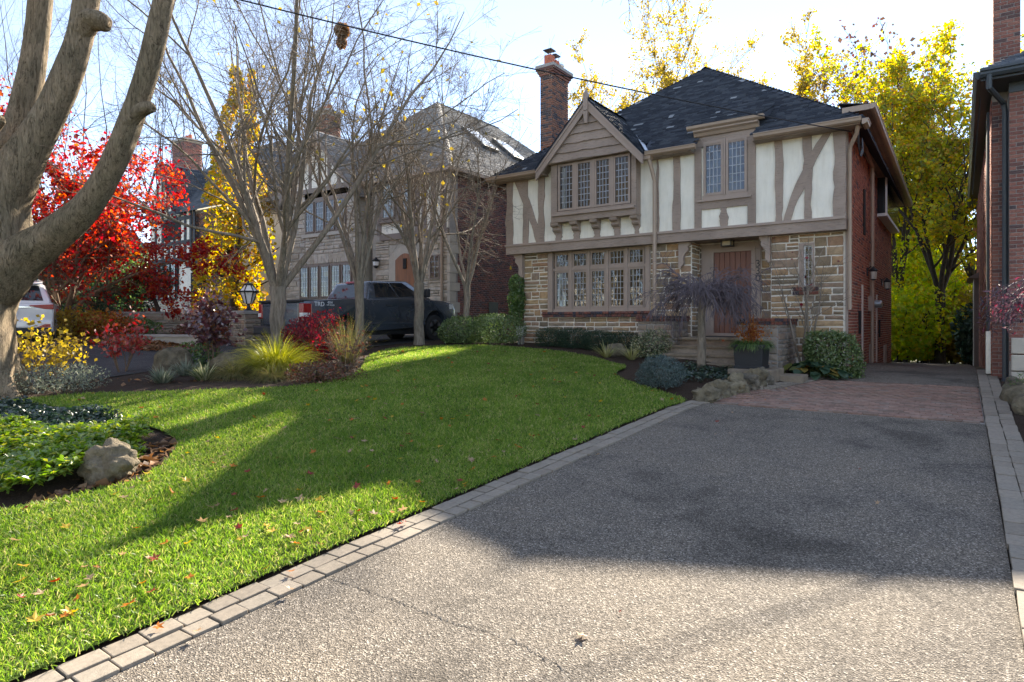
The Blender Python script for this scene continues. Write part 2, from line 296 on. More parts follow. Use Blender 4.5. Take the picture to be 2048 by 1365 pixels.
M['varieg'] = leafmat('variegated_leaves', [(0, (0.05, 0.085, 0.03)), (0.4, (0.10, 0.14, 0.06)), (0.7, (0.34, 0.34, 0.20)), (1, (0.45, 0.43, 0.28))], 0.3, 0.12)
M['pachy'] = leafmat('pachysandra_leaves', [(0, (0.10, 0.18, 0.03)), (0.5, (0.20, 0.31, 0.045)), (0.8, (0.32, 0.40, 0.06)), (1, (0.46, 0.43, 0.08))], 0.55, 0.22, 0.35)
M['vinca'] = leafmat('dark_vinca_leaves', [(0, (0.012, 0.032, 0.022)), (0.7, (0.028, 0.062, 0.036)), (1, (0.07, 0.11, 0.04))], 0.25, 0.25, 0.35)
M['greyleaf'] = leafmat('grey_green_leaves', [(0, (0.10, 0.13, 0.09)), (0.6, (0.19, 0.22, 0.16)), (1, (0.30, 0.31, 0.24))], 0.35, 0.1)
M['goldgrass'] = leafmat('golden_grass_blades', [(0, (0.16, 0.20, 0.02)), (0.5, (0.33, 0.33, 0.035)), (1, (0.46, 0.43, 0.10))], 0.5, 0.12)
M['tangrass'] = leafmat('tan_green_grass_blades', [(0, (0.10, 0.12, 0.035)), (0.5, (0.20, 0.19, 0.07)), (1, (0.30, 0.23, 0.10))], 0.45, 0.1)
M['brownshrub'] = leafmat('brown_red_small_leaves', [(0, (0.06, 0.045, 0.025)), (0.5, (0.12, 0.06, 0.035)), (0.85, (0.16, 0.045, 0.035)), (1, (0.14, 0.14, 0.05))], 0.35, 0.1)
M['hosta'] = leafmat('hosta_leaves', [(0, (0.03, 0.07, 0.04)), (0.6, (0.06, 0.11, 0.055)), (0.75, (0.16, 0.17, 0.04)), (1, (0.42, 0.19, 0.035))], 0.35, 0.15)
M['yucca'] = leafmat('striped_yucca_blades', [(0, (0.16, 0.18, 0.06)), (0.5, (0.34, 0.33, 0.12)), (1, (0.42, 0.40, 0.2))], 0.3, 0.12)
M['orangeleaf'] = leafmat('orange_dried_leaves', [(0, (0.22, 0.05, 0.015)), (0.6, (0.34, 0.11, 0.03)), (1, (0.40, 0.20, 0.05))], 0.4, 0.05)
M['litter'] = leafmat('brown_leaf_litter', [(0, (0.10, 0.05, 0.025)), (0.5, (0.22, 0.12, 0.06)), (0.85, (0.33, 0.21, 0.12)), (1, (0.42, 0.16, 0.03))], 0.3, 0.1)
M['falltan'] = leafmat('fallen_leaf_tan', [(0, (0.34, 0.22, 0.13)), (1, (0.40, 0.28, 0.17))], 0.3, 0.08)
M['fallorange'] = leafmat('fallen_leaf_orange', [(0, (0.46, 0.15, 0.02)), (1, (0.46, 0.15, 0.02))], 0.4, 0.08)
M['fallyellow'] = leafmat('fallen_leaf_yellow', [(0, (0.50, 0.33, 0.04)), (1, (0.50, 0.33, 0.04))], 0.4, 0.08)
M['fallred'] = leafmat('fallen_leaf_red', [(0, (0.24, 0.04, 0.025)), (1, (0.24, 0.04, 0.025))], 0.3, 0.08)
def oldbark():
    m, n, l, p = newmat('silver_maple_bark'); pos = geo_pos(n); v = scaled(n, l, pos, (1, 1, .16))
    f3 = noise(n, l, 26, 8, .72, v, .9); f4 = noise(n, l, 7, 4, .6, v, 1.2)
    r = ramp(n, [(.30, (.07, .054, .038)), (.46, (.24, .19, .135)), (.68, (.38, .305, .22))]); l.new(f3, r.inputs['Fac'])
    ck = ramp(n, [(.485, (1, 1, 1)), (.5, (.38, .36, .34)), (.515, (1, 1, 1))]); l.new(f4, ck.inputs['Fac'])
    f2 = noise(n, l, 2.2, 6, .65, pos); k = ramp(n, [(.3, (.62, .64, .58)), (.7, (1.2, 1.14, 1.06))]); l.new(f2, k.inputs['Fac'])
    c = mixc(n, l, 1.0, r.outputs['Color'], k.outputs['Color'], 'MULTIPLY'); l.new(mixc(n, l, 1.0, c, ck.outputs['Color'], 'MULTIPLY'), p.inputs['Base Color']); p.inputs['Roughness'].default_value = .92; p.inputs['Specular IOR Level'].default_value = .2
    l.new(bump(n, l, f3, .9, .05, bump(n, l, ck.outputs['Color'], .6, .03)), p.inputs['Normal']); return m
M['bark_big'] = oldbark()
M['bark'] = barkmat('grey_brown_bark', (0.12, 0.098, 0.078), (0.30, 0.25, 0.205), 7.0, 0.6, 0.015)
M['bark_dark'] = barkmat('dark_bark', (0.03, 0.024, 0.02), (0.09, 0.07, 0.058), 6.0, 0.6, 0.02)
M['twig_purple'] = simple('purple_grey_twigs', (0.13, 0.105, 0.115), 0.7, 0.3, 5, 0)
M['bark_maple'] = barkmat('maple_shrub_bark', (0.10, 0.065, 0.045), (0.24, 0.17, 0.12), 8.0, 0.5, 0.01)

# ------------------------------------------------------------ mesh helpers
ROOT = {}
def link(o, parent=None, label=None, cat=None, group=None, kind=None):
    COL.objects.link(o)
    if parent is not None: o.parent = parent
    if label: o['label'] = label
    if cat: o['category'] = cat
    if group: o['group'] = group
    if kind: o['kind'] = kind
    return o
def thing(name, loc, label, cat, group=None, rz=0.0):
    o = bpy.data.objects.new(name, None); o.empty_display_size = 0.2
    o.location = loc; o.rotation_euler = (0, 0, rz)
    link(o, None, label, cat, group); ROOT[o.name] = Vector(loc); return o
def origin_of(o):
    while o is not None and o.parent is not None: o = o.parent
    return ROOT.get(o.name, Vector((0, 0, 0))) if o is not None else Vector((0, 0, 0))
def np_mesh(name, V, F, mat, smooth=False):
    """V (n,3); F = (m,3) or (m,4) array or list of such arrays"""
    me = bpy.data.meshes.new(name)
    V = np.asarray(V, np.float32).reshape(-1, 3)
    Fs = [np.asarray(f, np.int32) for f in (F if isinstance(F, list) else [F]) if len(f)]
    nl = sum(f.size for f in Fs); npoly = sum(len(f) for f in Fs)
    me.vertices.add(len(V)); me.vertices.foreach_set('co', V.ravel())
    me.loops.add(nl); me.polygons.add(npoly)
    me.loops.foreach_set('vertex_index', np.concatenate([f.ravel() for f in Fs]))
    tot = np.concatenate([np.full(len(f), f.shape[1], np.int32) for f in Fs])
    st = np.concatenate([[0], np.cumsum(tot)[:-1]]).astype(np.int32)
    me.polygons.foreach_set('loop_start', st); me.polygons.foreach_set('loop_total', tot)
    if smooth: me.polygons.foreach_set('use_smooth', np.ones(npoly, bool))
    me.update(calc_edges=True); me.validate()
    if mat is not None: me.materials.append(M[mat] if isinstance(mat, str) else mat)
    return me
def np_obj(name, V, F, mat, parent=None, smooth=False, **kw):
    V = np.asarray(V, float).reshape(-1, 3)
    if parent is not None: V = V - np.array(origin_of(parent))
    o = bpy.data.objects.new(name, np_mesh(name, V, F, mat, smooth)); return link(o, parent, **kw)
class MB:
    """collects shapes in world coordinates, then links them as one mesh object"""
    def __init__(s): s.v = []; s.f = []
    def poly(s, pts, faces):
        b = len(s.v); s.v.extend([tuple(p) for p in pts]); s.f.extend([tuple(b + i for i in f) for f in faces]); return s
    def box(s, x0, y0, z0, x1, y1, z1):
        x0, x1 = min(x0, x1), max(x0, x1); y0, y1 = min(y0, y1), max(y0, y1); z0, z1 = min(z0, z1), max(z0, z1)
        return s.poly([(x0, y0, z0), (x1, y0, z0), (x1, y1, z0), (x0, y1, z0), (x0, y0, z1), (x1, y0, z1), (x1, y1, z1), (x0, y1, z1)],
                      [(0, 3, 2, 1), (4, 5, 6, 7), (0, 1, 5, 4), (1, 2, 6, 5), (2, 3, 7, 6), (3, 0, 4, 7)])
    def hexa(s, p):  # 8 points: bottom 4 ccw, top 4 ccw
        return s.poly(p, [(0, 3, 2, 1), (4, 5, 6, 7), (0, 1, 5, 4), (1, 2, 6, 5), (2, 3, 7, 6), (3, 0, 4, 7)])
    def prism(s, pts, d):  # planar loop pts extruded by vector d
        n = len(pts); d = Vector(d); a = [Vector(p) for p in pts]
        return s.poly(a + [p + d for p in a], [tuple(range(n)), tuple(range(2 * n - 1, n - 1, -1))] + [(i, n + i, n + (i + 1) % n, (i + 1) % n) for i in range(n)])
    def beam(s, a, b, w, h, up=(0, 0, 1)):
        a = Vector(a); b = Vector(b); t = (b - a).normalized(); u = Vector(up); sx = t.cross(u).normalized(); uz = sx.cross(t).normalized()
        q = [(-w / 2, -h / 2), (w / 2, -h / 2), (w / 2, h / 2), (-w / 2, h / 2)]
        return s.poly([a + sx * i + uz * j for i, j in q] + [b + sx * i + uz * j for i, j in q], [(3, 2, 1, 0), (4, 5, 6, 7)] + [(i, (i + 1) % 4, 4 + (i + 1) % 4, 4 + i) for i in range(4)])
    def tube(s, pts, rad, n=8):
        P = [Vector(p) for p in pts]; k = len(P)
        if isinstance(rad, (int, float)): rad = [rad] * k
        b = len(s.v); prev = None
        for i in range(k):
            t = (P[min(i + 1, k - 1)] - P[max(i - 1, 0)]).normalized()
            if prev is None: prev = t.orthogonal().normalized()
            x = (prev - t * prev.dot(t))
            x = x.normalized() if x.length > 1e-5 else t.orthogonal().normalized()
            prev = x; y = t.cross(x)
            for j in range(n):
                a = 2 * math.pi * j / n; s.v.append(tuple(P[i] + (x * math.cos(a) + y * math.sin(a)) * rad[i]))
        for i in range(k - 1):
            for j in range(n):
                s.f.append((b + i * n + j, b + i * n + (j + 1) % n, b + (i + 1) * n + (j + 1) % n, b + (i + 1) * n + j))
        s.f.append(tuple(b + j for j in range(n - 1, -1, -1))); s.f.append(tuple(b + (k - 1) * n + j for j in range(n))); return s
    def lathe(s, c, prof, n=20, axis='Z'):
        b = len(s.v); c = Vector(c)
        for r, h in prof:
            for j in range(n):
                a = 2 * math.pi * j / n
                p = (r * math.cos(a), r * math.sin(a), h)
                if axis == 'Y': p = (p[0], h, p[1])
                if axis == 'X': p = (h, p[0], p[1])
                s.v.append(tuple(c + Vector(p)))
        k = len(prof)
        for i in range(k - 1):
            for j in range(n): s.f.append((b + i * n + j, b + i * n + (j + 1) % n, b + (i + 1) * n + (j + 1) % n, b + (i + 1) * n + j))
        s.f.append(tuple(b + j for j in range(n - 1, -1, -1))); s.f.append(tuple(b + (k - 1) * n + j for j in range(n))); return s
    def build(s, name, mat, parent=None, smooth=False, bevel=0.0, **kw):
        off = origin_of(parent) if parent is not None else Vector((0, 0, 0))
        me = bpy.data.meshes.new(name); me.from_pydata([(v[0] - off.x, v[1] - off.y, v[2] - off.z) for v in s.v], [], s.f); me.update()
        bm = bmesh.new(); bm.from_mesh(me); bmesh.ops.recalc_face_normals(bm, faces=bm.faces)
        if bevel:
            es = [e for e in bm.edges if len(e.link_faces) == 2 and e.calc_face_angle(0) > 0.5]
            bmesh.ops.bevel(bm, geom=es, offset=bevel, segments=2, profile=0.5, affect='EDGES', clamp_overlap=True)
        bm.to_mesh(me); bm.free()
        if smooth:
            me.polygons.foreach_set('use_smooth', np.ones(len(me.polygons), bool))
            me.set_sharp_from_angle(angle=R(40))
        me.materials.append(M[mat] if isinstance(mat, str) else mat)
        o = bpy.data.objects.new(name, me); return link(o, parent, **kw)
_unit = {}
def unit_mesh(mat, bev=0.0, key='box'):
    k = (mat, bev, key)
    if k not in _unit:
        me = bpy.data.meshes.new(key); bm = bmesh.new(); bmesh.ops.create_cube(bm, size=1.0)
        if bev: bmesh.ops.bevel(bm, geom=bm.edges[:], offset=bev, segments=1, affect='EDGES')
        bm.to_mesh(me); bm.free(); me.materials.append(M[mat]); _unit[k] = me
    return _unit[k]
def piece(name, mesh, c, dims, parent, rz=0.0, rot=None):
    o = bpy.data.objects.new(name, mesh); o.location = Vector(c) - origin_of(parent); o.scale = dims
    o.rotation_euler = rot if rot else (0, 0, rz); return link(o, parent)
def boxes_np(C, D, U=(1, 0, 0), N=(0, -1, 0)):
    """many boxes: C centres (n,3), D half sizes (n,3) along U, N, Z"""
    C = np.asarray(C, float); D = np.asarray(D, float); U = np.array(U, float); N = np.array(N, float); Z = np.array((0, 0, 1.0))
    sg = np.array([(-1, -1, -1), (1, -1, -1), (1, 1, -1), (-1, 1, -1), (-1, -1, 1), (1, -1, 1), (1, 1, 1), (-1, 1, 1)], float)
    V = C[:, None, :] + (sg[None, :, 0:1] * D[:, None, 0:1]) * U + (sg[None, :, 1:2] * D[:, None, 1:2]) * N + (sg[None, :, 2:3] * D[:, None, 2:3]) * Z
    f = np.array([(0, 3, 2, 1), (4, 5, 6, 7), (0, 1, 5, 4), (1, 2, 6, 5), (2, 3, 7, 6), (3, 0, 4, 7)])
    return V.reshape(-1, 3), (np.arange(len(C))[:, None, None] * 8 + f[None]).reshape(-1, 4)
def brick_stuff(name, mat, parent, O, U, N, ulen, zlen, excl=(), bl=0.205, bh=0.062, j=0.012, header=False):
    """bond of separate bricks standing proud of the mortar, one mesh. O = lower corner on the mortar plane"""
    O = np.array(O, float); U = np.array(U, float); N = np.array(N, float)
    C = []; D = []
    nrow = int(zlen / (bh + j))
    for r in range(nrow):
        z = (r + 0.5) * (bh + j); x = -(r % 2) * (bl + j) / 2
        while x < ulen:
            a, b = max(0, x), min(ulen, x + bl)
            if b - a > 0.03 and not any(e[0] < b and a < e[1] and e[2] < z + bh / 2 and z - bh / 2 < e[3] for e in excl):
                C.append(O + U * (a + b) / 2 + N * (0.002 + rng.uniform(-0.002, 0.003)) + np.array((0, 0, z))); D.append(((b - a) / 2, 0.006, bh / 2))
            x += bl + j
    V, F = boxes_np(C, D, U, N)
    return np_obj(name, V, F, mat, parent, kind='stuff')
def stones(parent, rects, Y, mat='stone', prefix='stone', hmin=0.10, hmax=0.24, wmin=0.18, wmax=0.55, j=0.03, out=0.02, seed=1, U=(1, 0, 0), N=(0, -1, 0), origin=None, limit=400):
    """random coursed rubble: each stone an uneven block of its own. rects in (u0,u1,z0,z1); Y is the plane (or origin for a turned wall)"""
    rg = random.Random(seed); U = Vector(U); N = Vector(N); O = Vector(origin) if origin else Vector((0, Y, 0)); cnt = 0
    for (u0, u1, z0, z1) in rects:
        z = z0
        while z < z1 - 0.02:
            h = rg.uniform(hmin, hmax)
            if z1 - (z + h) < hmin * 0.7: h = z1 - z
            u = u0
            while u < u1 - 0.01:
                w = rg.uniform(wmin, wmax)
                if u1 - (u + w) < wmin * 0.6: w = u1 - u
                parts = [(u, w, z, h)]
                if h > 0.17 and rg.random() < 0.4:
                    k = rg.uniform(0.35, 0.65) * h; parts = [(u, w, z, k), (u, w, z + k, h - k)]
                    if w > 0.34 and rg.random() < 0.5:
                        a = rg.uniform(.35, .65) * w; parts = [(u, w, z, k), (u, a, z + k, h - k), (u + a, w - a, z + k, h - k)]
                for (pu, pw, pz, ph) in parts:
                    a0, a1, b0, b1 = pu + j / 2, pu + pw - j / 2, pz + j / 2, pz + ph - j / 2
                    if a1 - a0 < 0.02 or b1 - b0 < 0.02: continue
                    jt = min(0.016, (b1 - b0) * 0.16); q = lambda: rg.uniform(-jt, jt) * 0.5
                    ring = []
                    for (x, y) in ((a0, b0), ((a0 + a1) / 2, b0), (a1, b0), (a1, (b0 + b1) / 2), (a1, b1), ((a0 + a1) / 2, b1), (a0, b1), (a0, (b0 + b1) / 2)): ring.append((x + q(), y + q()))
                    o_ = out * rg.uniform(0.6, 1.4); cx, cz = (a0 + a1) / 2, (b0 + b1) / 2
                    P = []
                    for (x, y) in ring: P.append(O + U * x + Vector((0, 0, y)) - N * 0.01)
                    for (x, y) in ring: P.append(O + U * x + Vector((0, 0, y)) + N * o_ * 0.6)
                    for (x, y) in ring:
                        sx = cx + (x - cx) * (1 - min(0.3, 0.03 / (a1 - a0))); sz = cz + (y - cz) * (1 - min(0.3, 0.03 / (b1 - b0)))
                        P.append(O + U * sx + Vector((0, 0, sz)) + N * (o_ + rg.uniform(-0.006, 0.006)))
                    P.append(O + U * cx + Vector((0, 0, cz)) + N * (o_ + rg.uniform(0, 0.010)))
                    F = []
                    for k in range(8):
                        m_ = (k + 1) % 8; F += [(k, m_, 8 + m_, 8 + k), (8 + k, 8 + m_, 16 + m_, 16 + k), (16 + k, 16 + m_, 24)]
                    off = origin_of(parent); me = bpy.data.meshes.new(prefix); me.from_pydata([tuple(p - off) for p in P], [], F); me.update(); me.materials.append(M[mat])
                    link(bpy.data.objects.new(prefix, me), parent); cnt += 1
                u += w
            z += h
    return cnt
def shingle_plane(acc, A, B, C, D, course=0.14, wmin=0.12, wmax=0.30, th=0.014, rg=rng, lap=1.25):
    """adds courses of separate shingles on the roof plane A-B (eave) to D-C (top)"""
    A, B, C, D = (np.array(p, float) for p in (A, B, C, D))
    n = np.cross(B - A, D - A); n /= np.linalg.norm(n)
    if n[2] < 0: n = -n
    hgt = max(np.linalg.norm(D - A), np.linalg.norm(C - B)); nc = max(1, int(round(hgt / course)))
    e = (B - A) / np.linalg.norm(B - A)
    up = np.cross(n, e); up = up if up[2] > 0 else -up
    slope_len = np.dot((D + C) / 2 - A, up)
    step = slope_len / nc
    for k in range(nc):
        t0 = k / nc; L = A + (D - A) * t0; Rr = B + (C - B) * t0
        ln = np.dot(Rr - L, e)
        if ln < 0.05: continue
        x = 0.0
        while x < ln - 0.01:
            w = min(rg.uniform(wmin, wmax), ln - x)
            if ln - (x + w) < 0.04: w = ln - x
            o = L + e * x + up * rg.uniform(-0.012, 0.012); g = 0.004
            lift = n * (th * rg.uniform(0.8, 1.9)); hh = up * step * lap
            p0 = o + e * g + lift; p1 = o + e * (w - g) + lift; p2 = p1 + hh - lift * 0.9 + n * 0.002; p3 = p0 + hh - lift * 0.9 + n * 0.002
            acc[0] += [p0, p1, p2, p3, p0 - lift * 1.1, p1 - lift * 1.1]
            b = acc[1]; acc[2] += [(b, b + 1, b + 2, b + 3), (b + 4, b + 5, b + 1, b)]; acc[1] += 6
            x += w
def text_mesh(s, size, depth, mat, name, parent, mtx, ):
    cu = bpy.data.curves.new('lettering', 'FONT'); cu.body = s; cu.size = size; cu.extrude = depth; cu.align_x = 'CENTER'; cu.align_y = 'CENTER'
    tmp = bpy.data.objects.new('lettering_tmp', cu); COL.objects.link(tmp)
    dg = bpy.context.evaluated_depsgraph_get(); dg.update()
    me = bpy.data.meshes.new_from_object(tmp.evaluated_get(dg)); COL.objects.unlink(tmp); bpy.data.objects.remove(tmp); bpy.data.curves.remove(cu)
    me.transform(Matrix.Translation(-origin_of(parent)) @ mtx); me.materials.clear(); me.materials.append(M[mat] if isinstance(mat, str) else mat)
    return link(bpy.data.objects.new(name, me), parent)
# ------------------------------------------------------------ plant helpers
def nrm(a): return a / np.maximum(np.linalg.norm(a, axis=-1, keepdims=True), 1e-9)
def tubes_np(P, rad, sides):
    """P (N,K,3) polylines, rad (N,K) -> verts, quads"""
    N_, K, _ = P.shape
    T = np.empty_like(P); T[:, 1:-1] = P[:, 2:] - P[:, :-2]; T[:, 0] = P[:, 1] - P[:, 0]; T[:, -1] = P[:, -1] - P[:, -2]; T = nrm(T)
    ref = np.where(np.abs(T[:, :1, 2:3]) > 0.8, np.array([1.0, 0.2, 0]), np.array([0, 0.1, 1.0])); ref = np.broadcast_to(ref, P.shape)
    X = nrm(np.cross(T, ref)); Y = np.cross(T, X)
    a = np.linspace(0, 2 * np.pi, sides, endpoint=False)
    V = P[:, :, None, :] + rad[:, :, None, None] * (X[:, :, None, :] * np.cos(a)[None, None, :, None] + Y[:, :, None, :] * np.sin(a)[None, None, :, None])
    idx = np.arange(N_ * K * sides).reshape(N_, K, sides)
    q = np.stack([idx[:, :-1, :], np.roll(idx, -1, 2)[:, :-1, :], np.roll(idx, -1, 2)[:, 1:, :], idx[:, 1:, :]], -1).reshape(-1, 4)
    return V.reshape(-1, 3), q
class Acc:
    def __init__(s): s.V = []; s.F3 = []; s.F4 = []; s.n = 0
    def add(s, V, F):
        V = np.asarray(V).reshape(-1, 3); F = np.asarray(F)
        (s.F3 if F.shape[1] == 3 else s.F4).append(F + s.n); s.V.append(V); s.n += len(V)
    def obj(s, name, mat, parent=None, smooth=False, **kw):
        F = []
        if s.F3: F.append(np.concatenate(s.F3))
        if s.F4: F.append(np.concatenate(s.F4))
        return np_obj(name, np.concatenate(s.V), F, mat, parent, smooth, **kw)
def polyline(start, dirs, length, K, wander, up, rg, droop=0.0):
    """start (N,3), dirs (N,3), length (N,) -> (N,K,3)"""
    N_ = len(start); P = np.empty((N_, K, 3)); P[:, 0] = start; d = nrm(dirs); st = (length / (K - 1))[:, None]
    for k in range(1, K):
        d = nrm(d + rg.normal(0, wander, (N_, 3)) + np.array([0, 0, up]) - np.array([0, 0, droop * k]))
        P[:, k] = P[:, k - 1] + d * st
    return P
def grow(P, rad, nchild, tmin, tmax, ang, angsd, lr, rr, K, wander, up, rg, droop=0.0, lenbase=None, lsd=0.25):
    """children along each polyline; returns polylines and radii"""
    N_, K0, _ = P.shape
    t = np.sort(rg.uniform(tmin, tmax, (N_, nchild)), 1) * (K0 - 1); i = np.minimum(t.astype(int), K0 - 2); f = (t - i)[..., None]
    rows = np.arange(N_)[:, None]
    S = P[rows, i] * (1 - f) + P[rows, i + 1] * f; T = nrm(P[rows, i + 1] - P[rows, i]); r0 = rad[rows, i] * (1 - f[..., 0]) + rad[rows, i + 1] * f[..., 0]
    S = S.reshape(-1, 3); T = T.reshape(-1, 3); r0 = r0.reshape(-1)
    q = nrm(np.cross(T, rg.normal(0, 1, T.shape))); an = np.radians(rg.normal(ang, angsd, len(T)))[:, None]
    Dr = T * np.cos(an) + q * np.sin(an)
    L0 = np.repeat(np.linalg.norm(P[:, -1] - P[:, 0], axis=1), nchild) if lenbase is None else np.full(len(T), lenbase)
    Ln = L0 * lr * np.clip(rg.normal(1, lsd, len(T)), 0.4, 1.7) * (1.15 - 0.45 * (t / (K0 - 1)).reshape(-1))
    C = polyline(S, Dr, Ln, K, wander, up, rg, droop)
    rc = np.minimum(r0 * rr, r0 * .9)[:, None] * np.linspace(1, 0.35, K)[None]
    return C, rc
def leaves_np(C, size, rg, flat=0.0, asp=0.62, droop=0.0, sd=0.3, normal=None):
    """a folded leaf of four points at every C; islands are single leaves"""
    N_ = len(C); a = rg.normal(0, 1, (N_, 3)); a[:, 2] = a[:, 2] * (1 - flat) - droop; a = nrm(a)
    b = rg.normal(0, 1, (N_, 3))
    if normal is not None: b = nrm(np.cross(normal + rg.normal(0, 0.45, (N_, 3)), a))
    b = nrm(b - a * np.sum(a * b, 1, keepdims=True)); nn = np.cross(a, b)
    s = (size * np.clip(rg.normal(1, sd, N_), 0.4, 1.8))[:, None]
    V = np.stack([C - a * s * 0.5, C + b * s * asp * 0.5 + nn * s * 0.10 - a * s * 0.05, C + a * s * 0.5, C - b * s * asp * 0.5 + nn * s * 0.10 - a * s * 0.05], 1)
    i = np.arange(N_)[:, None] * 4
    return V.reshape(-1, 3), np.concatenate([i + np.array([[0, 1, 2]]), i + np.array([[0, 2, 3]])]).reshape(-1, 3)
def blades_np(B, D, L, w, rg, K=4, curl=0.9):
    """arching grass blades from B in direction D (N,3), length L (N,)"""
    N_ = len(B); P = np.empty((N_, K, 3)); P[:, 0] = B; d = nrm(D)
    for k in range(1, K):
        d = nrm(d + np.array([0, 0, -curl / K]) * (k / K) * 2); P[:, k] = P[:, k - 1] + d * (L / (K - 1))[:, None]
    side = nrm(np.cross(D, np.array([0, 0, 1.0])) + rg.normal(0, 0.15, (N_, 3))); ww = w * np.linspace(1, 0.08, K)
    Lf = P + side[:, None, :] * ww[None, :, None] / 2; Rt = P - side[:, None, :] * ww[None, :, None] / 2
    V = np.stack([Lf, Rt], 2).reshape(-1, 3); i = (np.arange(N_) * K * 2)[:, None]
    q = np.concatenate([i + np.array([[2 * k, 2 * k + 1, 2 * k + 3, 2 * k + 2]]) for k in range(K - 1)])
    return V, q
def ball_points(n, rg, hollow=0.45):
    d = nrm(rg.normal(0, 1, (n, 3))); r = (hollow ** 3 + (1 - hollow ** 3) * rg.uniform(0, 1, n)) ** (1 / 3); return d * r[:, None]
def lumpy(d, rg, amp, k=9):
    """uneven radius over directions"""
    f = np.ones(len(d)); 
    for _ in range(k):
        c = nrm(rg.normal(0, 1, 3)); f += amp * rg.uniform(-1, 1) * np.exp(-((1 - d @ c) * rg.uniform(2.5, 7)))
    return f
def bush(name, c, r, n, size, mat, label, cat='shrub', group=None, seed=0, lump=0.35, hollow=0.6, stems=6, asp=0.62, flat_bottom=True, stem_mat='bark_dark', droop=0.0, boxy=0.0, parts=True):
    """shrub: stems plus leaves spread through an uneven crown. c = base centre, r = (rx, ry, height)"""
    rg = np.random.default_rng(seed + 100); c = Vector(c)
    t = thing(name, c, label, cat, group)
    d = ball_points(n, rg, hollow); dn = nrm(d)
    if boxy:
        m = np.max(np.abs(d), 1, keepdims=True); e = np.linalg.norm(d, axis=1, keepdims=True); d = d * (1 + boxy * (e / np.maximum(m, 1e-6) - 1))
    d = d * lumpy(dn, rg, lump)[:, None] * (1 + rg.normal(0, 0.035, (n, 1)))
    if flat_bottom: d[:, 2] = np.where(d[:, 2] < -0.75, -0.75 + rg.uniform(0, 0.4, n), d[:, 2])
    p = np.array(c) + d * np.array([r[0], r[1], r[2] * 0.55]) + np.array([0, 0, r[2] * 0.46])
    p[:, 2] = np.maximum(p[:, 2], c.z + 0.02)
    V, F = leaves_np(p, size, rg, asp=asp, droop=droop, normal=dn)
    np_obj('foliage', V, F, mat, t)
    if stems:
        a = rg.uniform(0, 2 * np.pi, stems); S = np.array(c) + np.stack([np.cos(a) * r[0] * .15, np.sin(a) * r[1] * .15, np.full(stems, -0.03)], 1)
        Dd = np.stack([np.cos(a) * r[0], np.sin(a) * r[1], np.full(stems, r[2] * 1.6)], 1)
        P = polyline(S, Dd, np.full(stems, r[2] * 0.8), 5, 0.12, 0.03, rg); ra = np.full((stems, 1), 0.012 + 0.01 * r[2]) * np.linspace(1, .4, 5)[None]
        A = Acc(); A.add(*tubes_np(P, ra, 5)); C, rc = grow(P, ra, 5, .3, 1, 40, 12, .45, .6, 4, .12, .03, rg); A.add(*tubes_np(C, rc, 3)); A.obj('stem', stem_mat, t, True)
    return t
def grass_clump(name, c, r, n, L, w, mat, label, group=None, seed=0, curl=1.1, spread=0.9, cat='ornamental grass', wind=(0, 0)):
    rg = np.random.default_rng(seed); c = Vector(c)
    a = rg.uniform(0, 2 * np.pi, n); q = np.sqrt(rg.uniform(0, 1, n))
    B = np.array(c) + np.stack([np.cos(a) * q * r * .35, np.sin(a) * q * r * .35, np.full(n, -0.01)], 1)
    D = np.stack([np.cos(a) * q * spread + wind[0], np.sin(a) * q * spread + wind[1], np.full(n, 1.0)], 1) + rg.normal(0, .12, (n, 3))
    V, F = blades_np(B, D, L * np.clip(rg.normal(1, .2, n), .4, 1.5), w, rg, 5, curl)
    t = thing(name, c, label, cat, group); np_obj('blades', V, F, mat, t); return t
